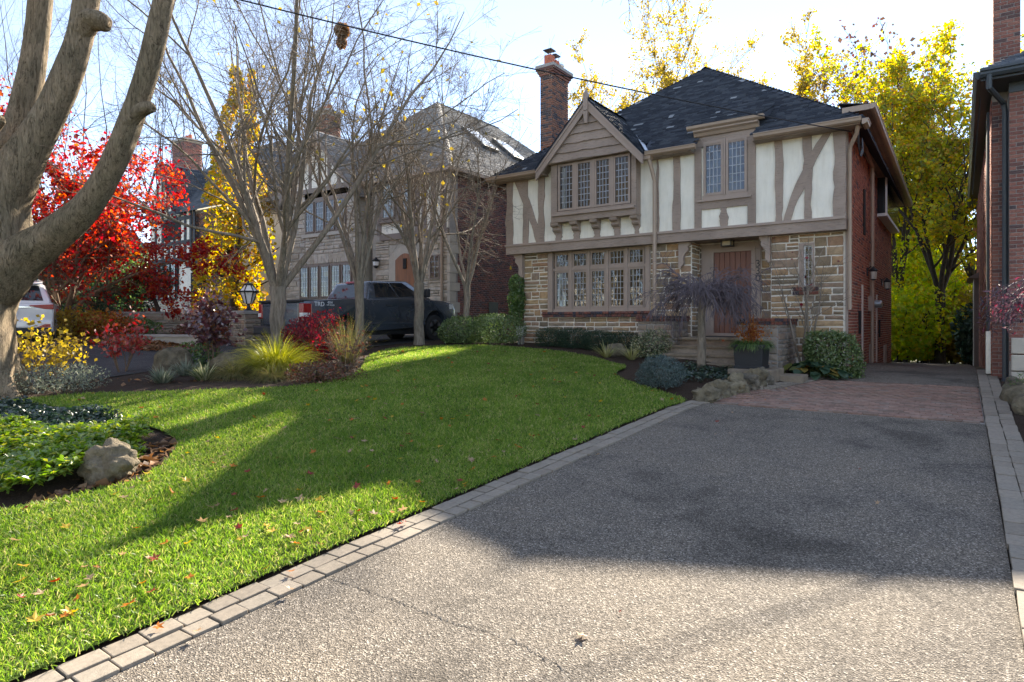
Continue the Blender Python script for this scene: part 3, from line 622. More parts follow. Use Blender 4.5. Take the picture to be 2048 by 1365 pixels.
def bare_tree(name, base, h, r0, nstem, fork_h, spread, label, group, seed, dens=(7, 6, 5, 4), crown_r=None, mat='bark', lean=(0, 0), up=0.05, leaf=None, twig_r=0.004, stem_ang=None, crownname='crown', lenf=(0.5, .42, .5, .55)):
    """deciduous tree: trunk, stems from the fork, branches and twigs; leaf = (n per twig, size, material)"""
    rg = np.random.default_rng(seed); b = np.array(base, float)
    t = thing(name, base, label, 'tree', group)
    top = b + np.array([lean[0], lean[1], fork_h])
    K = 6; P = np.linspace(b - [0, 0, .12], top, K)[None]; P[:, 1:-1] += rg.normal(0, r0 * .12, (1, K - 2, 3))
    ra = r0 * np.array([[1.25, 1.02, .95, .92, .95, 1.05]])
    A = Acc(); A.add(*tubes_np(P, ra, 12)); A.obj('trunk', mat, t, True)
    A = Acc()
    a = np.linspace(0, 2 * np.pi, nstem, endpoint=False) + rg.uniform(0, .8) + rg.normal(0, .25, nstem)
    sp = spread * rg.uniform(.35, 1.15, nstem)
    if stem_ang is not None: a = np.array(stem_ang[0]); sp = np.array(stem_ang[1]); nstem = len(a)
    D = np.stack([np.cos(a) * sp, np.sin(a) * sp, np.ones(nstem)], 1)
    S = top + np.stack([np.cos(a), np.sin(a), np.zeros(nstem)], 1) * r0 * .3 - [0, 0, r0 * .5]
    L = (h - fork_h) * rg.uniform(.8, 1.08, nstem)
    P1 = polyline(S, D, L, 10, .085, up, rg); r1 = np.full((nstem, 1), r0 * (.9 / math.sqrt(nstem) + .12)) * np.linspace(1, .12, 10)[None]
    A.add(*tubes_np(P1, r1, 8))
    P2, r2 = grow(P1, r1, dens[0], .12, .98, 40, 13, lenf[0], .6, 8, .10, up * .8, rg); A.add(*tubes_np(P2, np.maximum(r2, twig_r * 1.4), 6))
    P3, r3 = grow(P2, r2, dens[1], .15, 1, 44, 15, lenf[1], .6, 6, .13, up * .4, rg); A.add(*tubes_np(P3, np.maximum(r3, twig_r), 4))
    A.obj('limbs', mat, t, True)
    A = Acc()
    P4, r4 = grow(P3, r3, dens[2], .15, 1, 40, 14, lenf[2], .6, 5, .13, .03, rg); A.add(*tubes_np(P4, np.maximum(r4, twig_r * .75), 3))
    last = P4
    if dens[3]:
        P5, r5 = grow(P4, r4, dens[3], .2, 1, 40, 14, lenf[3], .6, 4, .15, .03, rg); A.add(*tubes_np(P5, np.maximum(r5, twig_r * .55), 3)); last = P5
    tw = A.obj('twigs', mat, t)
    if leaf:
        n_, sz, lm = leaf
        pts = np.concatenate([last[:, 1:].reshape(-1, 3)] * max(1, int(n_))); pts = pts + rg.normal(0, sz * .9, pts.shape)
        if n_ < 1: pts = pts[rg.uniform(0, 1, len(pts)) < n_]
        V, F = leaves_np(pts, sz, rg, asp=.8, droop=.35); np_obj(crownname, V, F, lm, t)
    return t
def rock_mesh(c, r, seed, sub=3, amp=0.22, squash=1.0):
    from mathutils import noise as mn
    bm = bmesh.new(); bmesh.ops.create_icosphere(bm, subdivisions=sub, radius=1.0)
    off = Vector((seed * 7.1, seed * 3.3, seed * 1.7))
    for v in bm.verts:
        p = v.co.copy(); n1 = mn.noise(p * 1.1 + off); n2 = mn.noise(p * 2.7 + off * 2); n3 = mn.noise(p * 6.0 + off)
        cell = mn.noise(Vector((round(p.x * 1.6), round(p.y * 1.6), round(p.z * 2.2))) + off)
        k = 1 + amp * (1.3 * n1 + .7 * n2 + .28 * n3 + .35 * cell)
        v.co = Vector((p.x * k * r[0], p.y * k * r[1], max(p.z * k * squash, -0.5) * r[2]))
    bmesh.ops.translate(bm, vec=Vector(c), verts=bm.verts)
    V = [tuple(v.co) for v in bm.verts]; F = [tuple(v.index for v in f.verts) for f in bm.faces]; bm.free(); return V, F
def rock(name, c, r, seed, mat, label, group=None, sub=3, amp=.22, parent=None):
    V, F = rock_mesh((0, 0, 0), r, seed, sub, amp)
    me = np_mesh(name, V, np.array(F), mat, True); me.set_sharp_from_angle(angle=R(50))
    o = bpy.data.objects.new(name, me); o.location = c
    return link(o, parent, label, 'rock', group)
# ------------------------------------------------------------ ground, lawn, drive, paving, beds
def axis(parts):
    a = np.concatenate([np.arange(p[0], p[1], p[2]) for p in parts] + [[parts[-1][1]]]); return np.unique(np.round(a, 4))
def sheet(name, xs, ys, mat, dz=0.0, **kw):
    X, Y = np.meshgrid(xs, ys); Z = gz(X, Y) + dz
    V = np.stack([X, Y, Z], -1).reshape(-1, 3); nx, ny = len(xs), len(ys); i = np.arange(nx * ny).reshape(ny, nx)
    F = np.stack([i[:-1, :-1], i[:-1, 1:], i[1:, 1:], i[1:, :-1]], -1).reshape(-1, 4)
    return np_obj(name, V, F, mat, None, True, **kw)
ground = sheet('ground', axis([(-420, -50, 20), (-50, -16, 1), (-16, 3, .35), (3, 30, 1.5), (30, 400, 20)]), axis([(-200, -10, 10), (-10, 30, .4), (30, 60, 2), (60, 500, 20)]), 'ground', -0.03, kind='structure')
# street behind the camera
MB().box(-200, -14.5, gzf(0, -9) - .3, 200, -6.5, gzf(0, -9) + .02).build('street', 'asphalt2', None, kind='structure')
def in_poly(x, y, poly):
    x = np.asarray(x); y = np.asarray(y); ins = np.zeros(x.shape, bool); n = len(poly)
    for i in range(n):
        x0, y0 = poly[i]; x1, y1 = poly[(i + 1) % n]
        if y0 == y1: continue
        c = ((y0 > y) != (y1 > y)) & (x < (x1 - x0) * (y - y0) / (y1 - y0) + x0); ins ^= c
    return ins
def smooth_poly(pts, k=2):
    for _ in range(k):
        q = []
        for i in range(len(pts)):
            a = pts[i]; b = pts[(i + 1) % len(pts)]
            q += [(a[0] * .75 + b[0] * .25, a[1] * .75 + b[1] * .25), (a[0] * .25 + b[0] * .75, a[1] * .25 + b[1] * .75)]
        pts = q
    return pts
def g2(px, py): p = G(px, py); return (p.x, p.y)
# photo outline of the lawn, walked anticlockwise from the street end of the kerb
LAWN = [(-3.84, -4.0), (-3.84, 0), (-3.84, 3), (-3.84, 6), (-3.84, 8.5), (-3.84, 9.7), g2(1385, 806), g2(1330, 790), g2(1245, 764), g2(1226, 752), g2(1262, 737), g2(1205, 722), g2(1150, 712),
        (-8.6, 14.2), (-10.2, 14.35), (-11.3, 14.2), (-12.4, 13.3), (-12.75, 12.2), g2(733, 716), g2(726, 738), g2(700, 760), g2(640, 772), g2(560, 781), g2(430, 787), g2(280, 790), g2(130, 796), g2(30, 806),
        (-13.2, 3.2), (-14.2, 2.0), (-14.2, -4.0)]
LAWN = smooth_poly(LAWN, 2)
ROCKBED = smooth_poly([g2(60, 812), g2(160, 828), g2(270, 852), g2(345, 876), g2(356, 900), g2(330, 935), g2(270, 975), g2(160, 1000), g2(60, 1022), g2(-60, 1040), g2(-300, 1050), g2(-500, 900), g2(-300, 830), g2(-60, 812)], 2)
def poly_sheet(name, poly, step, mat, dz, excl=None, bumpy=0.0, **kw):
    P = np.array(poly); x0, y0 = P.min(0); x1, y1 = P.max(0)
    xs = np.arange(x0, x1 + step, step); ys = np.arange(y0, y1 + step, step); X, Y = np.meshgrid(xs, ys)
    cx = (X[:-1, :-1] + X[1:, 1:]) / 2; cy = (Y[:-1, :-1] + Y[1:, 1:]) / 2; k = in_poly(cx, cy, poly)
    if excl is not None: k &= ~in_poly(cx, cy, excl)
    Z = gz(X, Y) + dz + (rng.normal(0, bumpy, X.shape) if bumpy else 0)
    i = np.arange(X.size).reshape(X.shape); F = np.stack([i[:-1, :-1], i[:-1, 1:], i[1:, 1:], i[1:, :-1]], -1)[k]
    u, inv = np.unique(F, return_inverse=True); V = np.stack([X, Y, Z], -1).reshape(-1, 3)[u]
    return np_obj(name, V, inv.reshape(-1, 4), mat, None, True, **kw)
LAWN_DZ = 0.042
poly_sheet('lawn', LAWN, .07, 'turf', LAWN_DZ, ROCKBED, kind='structure')
# soil of the planting beds (one sheet under all beds and along the edge of the lawn)
poly_sheet('planting_bed', [(-3.84, -4), (-3.84, 10.2), (-3.6, 11.4), (-3.05, 13.0), (-2.4, 14.2), (-2.2, 15.9), (-11, 15.9), (-13.8, 15.6), (-13.9, 3.0), (-15.5, 1.5), (-15.5, -4)], .10, 'soil', 0.012, None, .006, kind='structure')
# grass blades, dense near the camera
def grass_blades():
    P = np.array(LAWN); x0, y0 = P.min(0); x1, y1 = P.max(0); A = Acc(); rg = np.random.default_rng(3)
    n = 1500000
    x = rg.uniform(x0, x1, n); y = rg.uniform(y0, y1, n)
    dep = -SF * x + CF * y; lat = CF * x + SF * y; u = lat / np.maximum(dep, .1)
    dist = np.hypot(x, y)
    inview = (dep > 1.2) & (np.abs(u) < 1.0)
    keep = rg.uniform(0, 1, n) < np.clip(26.0 / dist ** 1.75, .10, 1) * np.where(inview, 1.0, .35)
    x, y, dist = x[keep], y[keep], dist[keep]
    k = in_poly(x, y, LAWN) & ~in_poly(x, y, ROCKBED); x, y, dist = x[k], y[k], dist[k]
    n = len(x); x = np.where(x > -4.05, x + rg.normal(0, .022, n), x); z = gz(x, y) + LAWN_DZ - .005
    patch = np.sin(x * 2.1 + 1.3 * np.sin(y * 1.7)) * .5 + np.sin(y * 3.3 + x * 1.1) * .5
    B = np.stack([x, y, z], 1); D = rg.normal(0, .55, (n, 3)); D[:, 2] = 1
    L = (.040 + .008 * patch) * np.clip(rg.normal(1, .3, n), .4, 1.9) * (1 + .012 * dist); w = .0035 + .00055 * dist
    d = nrm(D); d2 = nrm(d + np.stack([np.zeros(n), np.zeros(n), np.full(n, -.45)], 1)); sd_ = nrm(np.cross(d, rg.normal(0, 1, (n, 3))))
    m = B + d * (L * .55)[:, None]; tp = m + d2 * (L * .5)[:, None]; ww = (w * .5)[:, None]
    V = np.stack([B + sd_ * ww, B - sd_ * ww, m + sd_ * ww * .8, m - sd_ * ww * .8, tp], 1).reshape(-1, 3); i = (np.arange(n) * 5)[:, None]
    F = np.concatenate([i + np.array([[0, 1, 3]]), i + np.array([[0, 3, 2]]), i + np.array([[2, 3, 4]])])
    print('grass blades', n)
    np_obj('grass', V, F, 'grass', None, label='short green lawn grass with paler blades in front of the house', cat='grass', kind='stuff')
grass_blades()
# drive: asphalt, red brick apron, asphalt again
def kerb_x(y):   # inner (drive side) edge of the left border
    y = np.asarray(y, float); return -3.52 + 1.33 * sst(y, 9.6, 15.6)
def drive_sheet(name, y0, y1, mat, dz, **kw):
    ys = np.arange(y0, y1 + .001, .1 if y1 - y0 < 30 else .25); V = []; F = []
    nx = 24
    for y in ys:
        a = float(kerb_x(y)); b = .26
        for k in range(nx + 1):
            x = a + (b - a) * k / nx; V.append((x, y, gzf(x, y) + dz))
    i = np.arange(len(V)).reshape(len(ys), nx + 1); F = np.stack([i[:-1, :-1], i[:-1, 1:], i[1:, 1:], i[1:, :-1]], -1).reshape(-1, 4)
    return np_obj(name, np.array(V), F, mat, None, True, **kw)
drive_sheet('driveway', -6.4, 10.55, 'asphalt', .012, kind='structure')
drive_sheet('rear_driveway', 14.25, 32, 'asphalt', .012, kind='structure')
apron = drive_sheet('brick_apron', 10.55, 14.25, 'greymortar', -.004, kind='structure')
# separate paving bricks of the apron: the nearest 300 singly, the rest as one part
def apron_bricks():
    C = []; bl, bw = .20, .10; rg = random.Random(5)
    y = 10.60; r = 0
    while y < 14.2:
        x0 = float(kerb_x(y + .05)) + .02; x = x0 - (r % 2) * bl / 2
        while x < .25:
            a, b = max(x, x0), min(x + bl, .25)
            if b - a > .05: C.append(((a + b) / 2, y + bw / 2, (b - a) - .008))
            x += bl
        y += bw + .003; r += 1
    C.sort(key=lambda c: c[1]); me = unit_mesh('redpaver', .04, 'paving_brick')
    rest = []
    for k, (x, y, w) in enumerate(C):
        z = gzf(x, y) + .004 + rg.uniform(-.003, .004)
        if k < 280: piece('paving_brick', me, (x, y, z), (w, bw - .006, .03), apron, rot=(rg.gauss(.05, .012), rg.gauss(0, .012), 0))
        else: rest.append((x, y, z, w))
    Rr = np.array(rest); V, F = boxes_np(Rr[:, :3], np.stack([Rr[:, 3] / 2, np.full(len(Rr), .047), np.full(len(Rr), .015)], 1), (1, 0, 0), (0, 1, 0))
    np_obj('paving_bricks', V, F, 'redpaver_i', apron, kind='stuff')
apron_bricks()
# paver borders of the drive, two rows on each side
def border(name, rows, edge, y0, y1, dz, seed, lens=(.165, .215)):
    rg = random.Random(seed); me = unit_mesh('paver', .03, 'paver')
    base = MB()
    root = None; ys = np.arange(y0, y1, .5)
    V = []; F = []
    for y in np.append(ys, y1):
        for o in (0, sum(rows)): x = edge(y) + o; V.append((x, y, gzf(x, y) + dz - .035))
    n = len(V) // 2
    root = np_obj(name, np.array(V), np.array([(2 * k, 2 * k + 1, 2 * k + 3, 2 * k + 2) for k in range(n - 1)]), 'soil', None, kind='structure')
    off = 0.0
    for ri, wd in enumerate(rows):
        y = y0 + rg.uniform(0, .15)
        while y < y1 - .1:
            L = rg.uniform(*lens); ym = y + L / 2; x = float(edge(ym)) + off + wd / 2; sl = math.atan2(float(edge(ym + .1) - edge(ym - .1)), .2)
            piece('paver', me, (x + rg.uniform(-.006, .006), ym, gzf(x, ym) + dz - .02 + rg.uniform(-.005, .005)), (wd - .009, L - .009, .07), root, rot=(math.atan(.05) + rg.gauss(0, .008), rg.gauss(0, .012), -sl + rg.gauss(0, .012)))
            y += L
        off += wd
    return root
border('paver_border', (.155, .145), lambda y: kerb_x(y) - .302, -1.0, 15.2, .014, 2)
border('drive_edging', (.16, .16), lambda y: np.asarray(y, float) * 0 + .262, 4.0, 17.0, .03, 3, (.22, .36))
# neighbour's drive on the far side of the bed, with a low stone wall
def strip(name, poly, step, mat, dz, **kw): return poly_sheet(name, poly, step, mat, dz, **kw)
strip('neighbour_driveway', [(-13.95, 17.3), (-18.2, 17.3), (-19.0, 9.0), (-27, 7.5), (-27, 2.2), (-22, 3.0), (-17.5, 4.2), (-16.6, -5), (-14.3, -5), (-13.95, 5)], .25, 'asphalt2', .012, kind='structure')
# ------------------------------------------------------------ the half-timbered house
YU, YS = 15.75, 16.0           # front plane of the jettied upper floor, of the stone ground floor
XL, XR = -11.30, -2.10         # ends of the upper front
BX, BXR = -10.88, -2.16        # ends of the stone front
YB = 27.4
ZG = gzf(-6.5, 15.9) - .25
house = thing('tudor_house', (-6.7, 21.5, ZG), 'half-timbered house with cream stucco, brown timbers, stone ground floor and dark roof', 'house')
ZB0, ZB1 = FZ(1350, 484.5, YU - .06), FZ(1350, 461.5, YU - .06)     # beam between the floors
ZE = H + 4.33                  # underside of the roof at the front eave
def pane_mesh(mat='glass'):
    if 'pane' not in _unit:
        me = bpy.data.meshes.new('pane'); me.from_pydata([(-.5, 0, -.5), (.5, 0, -.5), (.5, 0, .5), (-.5, 0, .5)], [], [(0, 1, 2, 3)]); me.update(); me.materials.append(M[mat]); _unit['pane'] = me
    return _unit['pane']
def leaded(parent, name, x0, x1, z0, z1, Y, cols, rows, fr=.055, mat='trim', depth=.05, seed=0, sep=True, tilt=.02, bar='lead', oval=False, lead_w=.017):
    """casement: frame, came bars and separate small panes, each set a little differently. x0..z1 is the glass"""
    rg = random.Random(seed + int(abs(x0) * 100) + int(z0 * 10))
    m = MB(); y0, y1 = Y - depth / 2, Y + depth / 2
    m.box(x0 - fr, y0, z0 - fr, x0, y1, z1 + fr).box(x1, y0, z0 - fr, x1 + fr, y1, z1 + fr).box(x0, y0, z1, x1, y1, z1 + fr).box(x0, y0, z0 - fr, x1, y1, z0)
    w = m.build(name, mat, parent)
    cw, ch = (x1 - x0) / cols, (z1 - z0) / rows; b = MB(); bt = lead_w / 2
    for i in range(1, cols): b.box(x0 + i * cw - bt, Y - .010, z0, x0 + i * cw + bt, Y + .010, z1)
    for k in range(1, rows):
        for i in range(cols): b.box(x0 + i * cw + bt, Y - .009, z0 + k * ch - bt, x0 + (i + 1) * cw - bt, Y + .009, z0 + k * ch + bt)
    if oval:
        cx, cz = (x0 + x1) / 2, (z0 + z1) / 2; b.tube([(cx + math.cos(a) * cw * .8, Y - .014, cz + math.sin(a) * (z1 - z0) * .36) for a in np.linspace(0, 2 * math.pi, 17)], .007, 5)
    if cols * rows > 1: b.build('glazing_bar', bar, w)
    me = pane_mesh()
    for k in range(rows):
        for i in range(cols):
            o = bpy.data.objects.new('pane', me); o.location = Vector((x0 + (i + .5) * cw, Y, z0 + (k + .5) * ch)) - origin_of(parent); o.scale = (cw, 1, ch)
            o.rotation_euler = (rg.gauss(0, tilt * .6), 0, rg.gauss(0, tilt)); link(o, w)
    return w
# walls -------------------------------------------------------------
m = MB(); m.box(XL + .02, YS + .85, ZG, XR - .04, YB, ZE + .2); m.build('core', 'dark', house)
# wall of the upper floor: stucco with openings behind the two windows
OX0, OX1 = FX(1102, YU - .3), FX(1272, YU - .3)                      # oriel
OZ0, OZ1 = FZ(1180, 436, YU - .3), FZ(1180, 312, YU - .3) + .1
W2X0, W2X1 = FX(1407.5, YU), FX(1495, YU); W2Z0, W2Z1 = FZ(1450, 391, YU), FZ(1450, 278, YU)
m = MB()
def wallrects(m, x0, x1, z0, z1, holes, y0, y1):
    xs = sorted([x0, x1] + [h[0] for h in holes] + [h[1] for h in holes])
    for a, b in zip(xs[:-1], xs[1:]):
        c = (a + b) / 2; hs = sorted([(h[2], h[3]) for h in holes if h[0] < c < h[1]]); z = z0
        for h0, h1 in hs:
            if h0 > z: m.box(a, y0, z, b, y1, h0)
            z = h1
        if z < z1: m.box(a, y0, z, b, y1, z1)
wallrects(m, XL, XR - .01, ZB0 + .05, ZE + .12, [(OX0 + .1, OX1 - .1, OZ0 + .15, OZ1 - .1), (W2X0, W2X1, W2Z0, W2Z1)], YU, YU + .22)
m.build('stucco_wall', 'stucco', house)
GXC = (FX(1071, YU - .55) + FX(1285, YU - .55)) / 2
MB().prism([(OX0 - .1, YU - .04, OZ1 - .12), (OX1 + .1, YU - .04, OZ1 - .12), (GXC, YU - .04, OZ1 + 1.30)], (0, .29, 0)).build('gable_wall', 'timber', house)
m = MB(); m.box(XL, YU + .221, ZB0 + .02, XL + .2, YB, ZE + .1); m.box(XL, YS - .2, ZB0 + .02, XR, YS + .9, ZB0 + .06); m.build('side_wall', 'timber', house)
# timbers -----------------------------------------------------------
def waney(x0b, x1b, x0t, x1t, z0, z1, name='timber', curve=0.0, th=.035, seed=0, Y=YU, amp=.012):
    """upright or leaning timber with an uneven sawn edge"""
    rg = random.Random(seed + int(x0b * 1000)); n = 12; L = []; Rr = []; wl_ = wr_ = 0
    for k in range(n + 1):
        t = k / n; z = z0 + (z1 - z0) * t; c = curve * 4 * t * (1 - t)
        wl_ = .6 * wl_ + rg.gauss(0, amp); wr_ = .6 * wr_ + rg.gauss(0, amp)
        L.append((x0b + (x0t - x0b) * t + c + wl_, z)); Rr.append((x1b + (x1t - x1b) * t + c + wr_, z))
    loop = L + Rr[::-1]
    mb = MB(); n2 = len(L)
    P = [(x, Y - th, z) for x, z in L] + [(x, Y - th, z) for x, z in Rr] + [(x, Y + .01, z) for x, z in L] + [(x, Y + .01, z) for x, z in Rr]
    F = []
    for k in range(n):
        F += [(k, k + 1, n2 + k + 1, n2 + k), (k, 2 * n2 + k, 2 * n2 + k + 1, k + 1), (n2 + k, n2 + k + 1, 3 * n2 + k + 1, 3 * n2 + k)]
    F += [(0, n2, 3 * n2, 2 * n2), (n2 - 1, 3 * n2 - 1, 4 * n2 - 1, 2 * n2 - 1)]
    mb.poly(P, F); return mb.build(name, 'timber', house)
ZT, ZP = ZE + .05, ZB1 - .01
for a, b in ((1013.5, 1026.5), (1047, 1057.5), (1078, 1088.5), (1314.5, 1318), (1347, 1361), (1551, 1566), (1607.5, 1624), (1667, 1691)):
    x0, x1 = FX(a, YU), FX(b, YU); waney(x0, x1, x0, x1, ZP, ZT, seed=int(a))
# curved braces (3 mm proud of the posts they cross)
waney(FX(1074, YU), FX(1084, YU) + .06, FX(1022, YU), FX(1037, YU), ZP, FZ(1035, 345, YU), 'brace', .05, .038, 3)
waney(FX(1566, YU), FX(1582, YU), FX(1652, YU), FX(1672, YU), ZP, FZ(1660, 255, YU), 'brace', -.10, .038, 4)
# boards round the right window
m = MB()
bx0, bx1 = FX(1390, YU), FX(1512, YU); pz = FZ(1450, 405, YU)
m.box(bx0, YU - .045, ZP, bx0 + (bx1 - bx0) * .115, YU + .01, ZT); m.box(bx1 - (bx1 - bx0) * .125, YU - .045, ZP, bx1, YU + .01, ZT)
m.box(bx0 + (bx1 - bx0) * .115, YU - .045, W2Z1 + .04, bx1 - (bx1 - bx0) * .125, YU + .01, ZT); m.build('window_surround', 'timber', house)
MB().box(bx0 + (bx1 - bx0) * .115, YU - .042, pz - .13, bx1 - (bx1 - bx0) * .125, YU + .01, pz + .05).build('timber', 'timber', house)
waney(FX(1442, YU), FX(1455.5, YU), FX(1442, YU), FX(1455.5, YU), ZP, pz - .13, seed=9)
for gx0, gx1 in ((1413, 1443), (1458, 1490)):
    leaded(house, 'window', FX(gx0, YU), FX(gx1, YU), FZ(1450, 383.5, YU), FZ(1450, 284, YU), YU - .03, 4, 6, .06, seed=gx0)
m = MB(); xm = (FX(1443, YU) + FX(1458, YU)) / 2
m.box(xm - .022, YU - .07, W2Z0, xm + .022, YU, W2Z1)
m.box(FX(1396, YU), YU - .10, pz - .045 + .10, FX(1504, YU), YU, pz + .10); m.box(W2X0 - .02, YU - .044, pz + .04, W2X1 + .02, YU, FZ(1450, 383.5, YU) - .058); m.build('window_sill', 'trim', house)
# wall dormer over the right window: its own gutter, moulding and shingled lid
cz = FZ(1450, 247, YU - .2); cx0, cx1 = FX(1373, YU - .25), FX(1527, YU - .25)
MB().box(FX(1390, YU), YU - .046, ZT, FX(1512, YU), YU + .25, cz + .06).build('window_head', 'timber', house)
MB().prism([(cx0 + .14, YU - .047 + p[0], cz - .20 + p[1]) for p in [(0, 0), (-.05, .01), (-.09, .08), (-.15, .12), (-.15, .16), (0, .16)]], (cx1 - cx0 - .28, 0, 0)).build('cornice', 'gutter', house)
MB().prism([(cx0, YU - .15 + p[0], cz - .04 + p[1]) for p in [(0, 0), (-.06, .0), (-.11, .04), (-.12, .10), (0, .10)]], (cx1 - cx0, 0, 0)).build('dormer_gutter', 'gutter', house)
MB().prism([(cx0 + .01, YU - .25, cz + .062), (cx0 + .01, YU + 1.3, cz + .72), (cx0 + .01, YU + 1.3, cz + .5), (cx0 + .01, YU - .2, cz - .02)], (cx1 - cx0 - .02, 0, 0)).build('dormer_roof', 'roof', house)
DORM = ((cx0 + .01, YU - .26, cz + .07), (cx1 - .01, YU - .26, cz + .07), (cx1 - .01, YU + 1.2, cz + .69), (cx0 + .01, YU + 1.2, cz + .69))
# oriel: box, four casements, sill, brackets ---------------------------
YO = YU - .30
gl = [(1120, 1144.6), (1156, 1180), (1193, 1218), (1230.6, 1256.4)]
gz0, gz1 = FZ(1188, 410.5, YO), FZ(1188, 323, YO)
m = MB(); m.box(OX0, YO, OZ0, OX1, YU + .02, gz0 - .07)                     # apron under the lights
m.box(OX0, YO, gz0 - .07, FX(1117, YO) - .045, YU + .02, OZ1); m.box(FX(1259.5, YO) + .045, YO, gz0 - .07, OX1, YU + .02, OZ1)
m.box(OX0 + .002, YO + .002, gz1 + .07, OX1 - .002, YU + .02, OZ1 - .002); m.build('oriel', 'timber', house)
m = MB()
for a, b in zip(gl[:-1], gl[1:]):
    xm = (FX(a[1], YO) + FX(b[0], YO)) / 2; m.box(xm - .045, YO - .02, gz0 - .07, xm + .045, YO + .06, gz1 + .07)
m.build('mullion', 'trim', house)
for k, (a, b) in enumerate(gl): leaded(house, 'window', FX(a, YO), FX(b, YO), gz0, gz1, YO + .015, 4, 7, .058, seed=k, tilt=.02)
MB().box(OX0 + .06, YO - .07, gz0 - .20, OX1 - .03, YO, gz0 - .13).build('window_sill', 'trim', house)
MB().box(OX0 - .02, YO + .001, OZ0 - .03, OX1 + .02, YU - .01, OZ0 - .002).build('oriel_base', 'timber', house)
for a, b in ((1105, 1120), (1143, 1157), (1183, 1197), (1222.5, 1237), (1263.5, 1277)):
    Yb = YU - .14; x0, x1 = FX(a, Yb), FX(b, Yb); z1 = OZ0 - .03; h_ = .30
    sc = [(0, 0), (-.27, 0), (-.27, -.05), (-.25, -.09), (-.20, -.11), (-.16, -.10), (-.14, -.15), (-.15, -.19), (-.10, -.24), (-.05, -.25), (-.04, -.29), (0, -.30)]
    MB().prism([(x0, YU - .002 + p[0], z1 + p[1]) for p in sc], (x1 - x0, 0, 0)).build('bracket', 'timber', house)
    waney(x0 + .02, x1 - .02, x0 + .02, x1 - .02, ZP, z1 - .29, seed=int(a))
# curtain strips and dim rooms behind the glass
MB().box(FX(1119, YO), YO + .16, gz0, FX(1124.5, YO), YO + .19, gz1).build('curtain', 'curtain', house)
MB().box(OX0 + .03, YU + .30, OZ0 + .1, OX1 - .03, YU + .34, OZ1).build('curtain', 'curtain2', house)
# gable over the oriel -----------------------------------------------
YV = YU - .55; gx, gzA = FX(1173.5, YV), FZ(1173.5, 196, YV); fL, fR = W(1071, 349, YV), W(1285, 316, YV); hw = (fR.x - fL.x) / 2; gx = (fL.x + fR.x) / 2; fz = (fL.z + fR.z) / 2
sl = (gzA - fz) / hw; vt = .30
for s in (-1, 1):
    MB().prism([(gx, YV, gzA), (gx + s * hw, YV, fz + .13), (gx + s * hw, YV, fz - .17), (gx, YV, gzA - vt)], (0, .06, 0)).build('barge_board', 'trim', house)
    MB().prism([(gx, YV - .025, gzA + .0), (gx + s * (hw - .002), YV - .025, fz + .132), (gx + s * (hw - .002), YV - .025, fz + .03), (gx, YV - .025, gzA - .105)], (0, .024, 0)).build('barge_moulding', 'trim', house)
    MB().prism([(gx, YV + .062, gzA - .03), (gx + s * (hw - .02), YV + .062, fz + .1), (gx + s * (hw - .02), YV + .062, fz + .02), (gx, YV + .062, gzA - .11)], (0, .75, 0)).build('soffit', 'timber', house)
m = MB(); m.box(gx - .065, YV - .05, gzA - .34, gx + .065, YV + .05, gzA + .10); m.poly([(gx - .065, YV - .05, gzA + .10), (gx + .065, YV - .05, gzA + .10), (gx + .065, YV + .05, gzA + .10), (gx - .065, YV + .05, gzA + .10), (gx, YV, gzA + .27)], [(0, 1, 4), (1, 2, 4), (2, 3, 4), (3, 0, 4)])
m.hexa([(gx - .035, YV - .03, gzA - .68), (gx + .035, YV - .03, gzA - .68), (gx + .035, YV + .03, gzA - .68), (gx - .035, YV + .03, gzA - .68), (gx - .07, YV - .055, gzA - .36), (gx + .07, YV - .055, gzA - .36), (gx + .07, YV + .055, gzA - .36), (gx - .07, YV + .055, gzA - .36)])
m.build('finial', 'trim', house)
zb = gz1 + .085; rg_ = random.Random(4)
for k in range(8):                       # waney-edged weatherboards in the gable
    z0 = zb + k * .235; z1 = z0 + .26
    if z0 > gzA - .35: break
    e0 = min(OX1 - gx + .12, (gzA - z0 - .10) / sl); e1 = max(.03, min(OX1 - gx + .12, (gzA - z1 - .10) / sl))
    n = 14; lo = []; w_ = 0
    for i in range(n + 1):
        w_ = .6 * w_ + rg_.gauss(0, .012); lo.append((gx - e0 + 2 * e0 * i / n, z0 + w_))
    yb0, yb1 = YU - .47, YU - .44
    pts = [(x, yb0 - .012, z) for x, z in lo] + [(gx + e1, yb1, z1), (gx - e1, yb1, z1)]
    mb = MB(); mb.prism(pts, (0, .03, 0)); mb.build('weatherboard', 'timber', house)
# beam between the floors ---------------------------------------------
MB().box(XL - .03, YU - .07, ZB0, XR + .015, YU + .25, ZB1 - .06).build('beam', 'timber', house)
MB().box(XL - .05, YU - .11, ZB1 - .06, XR + .02, YU + .01, ZB1).build('beam_moulding', 'trim', house)
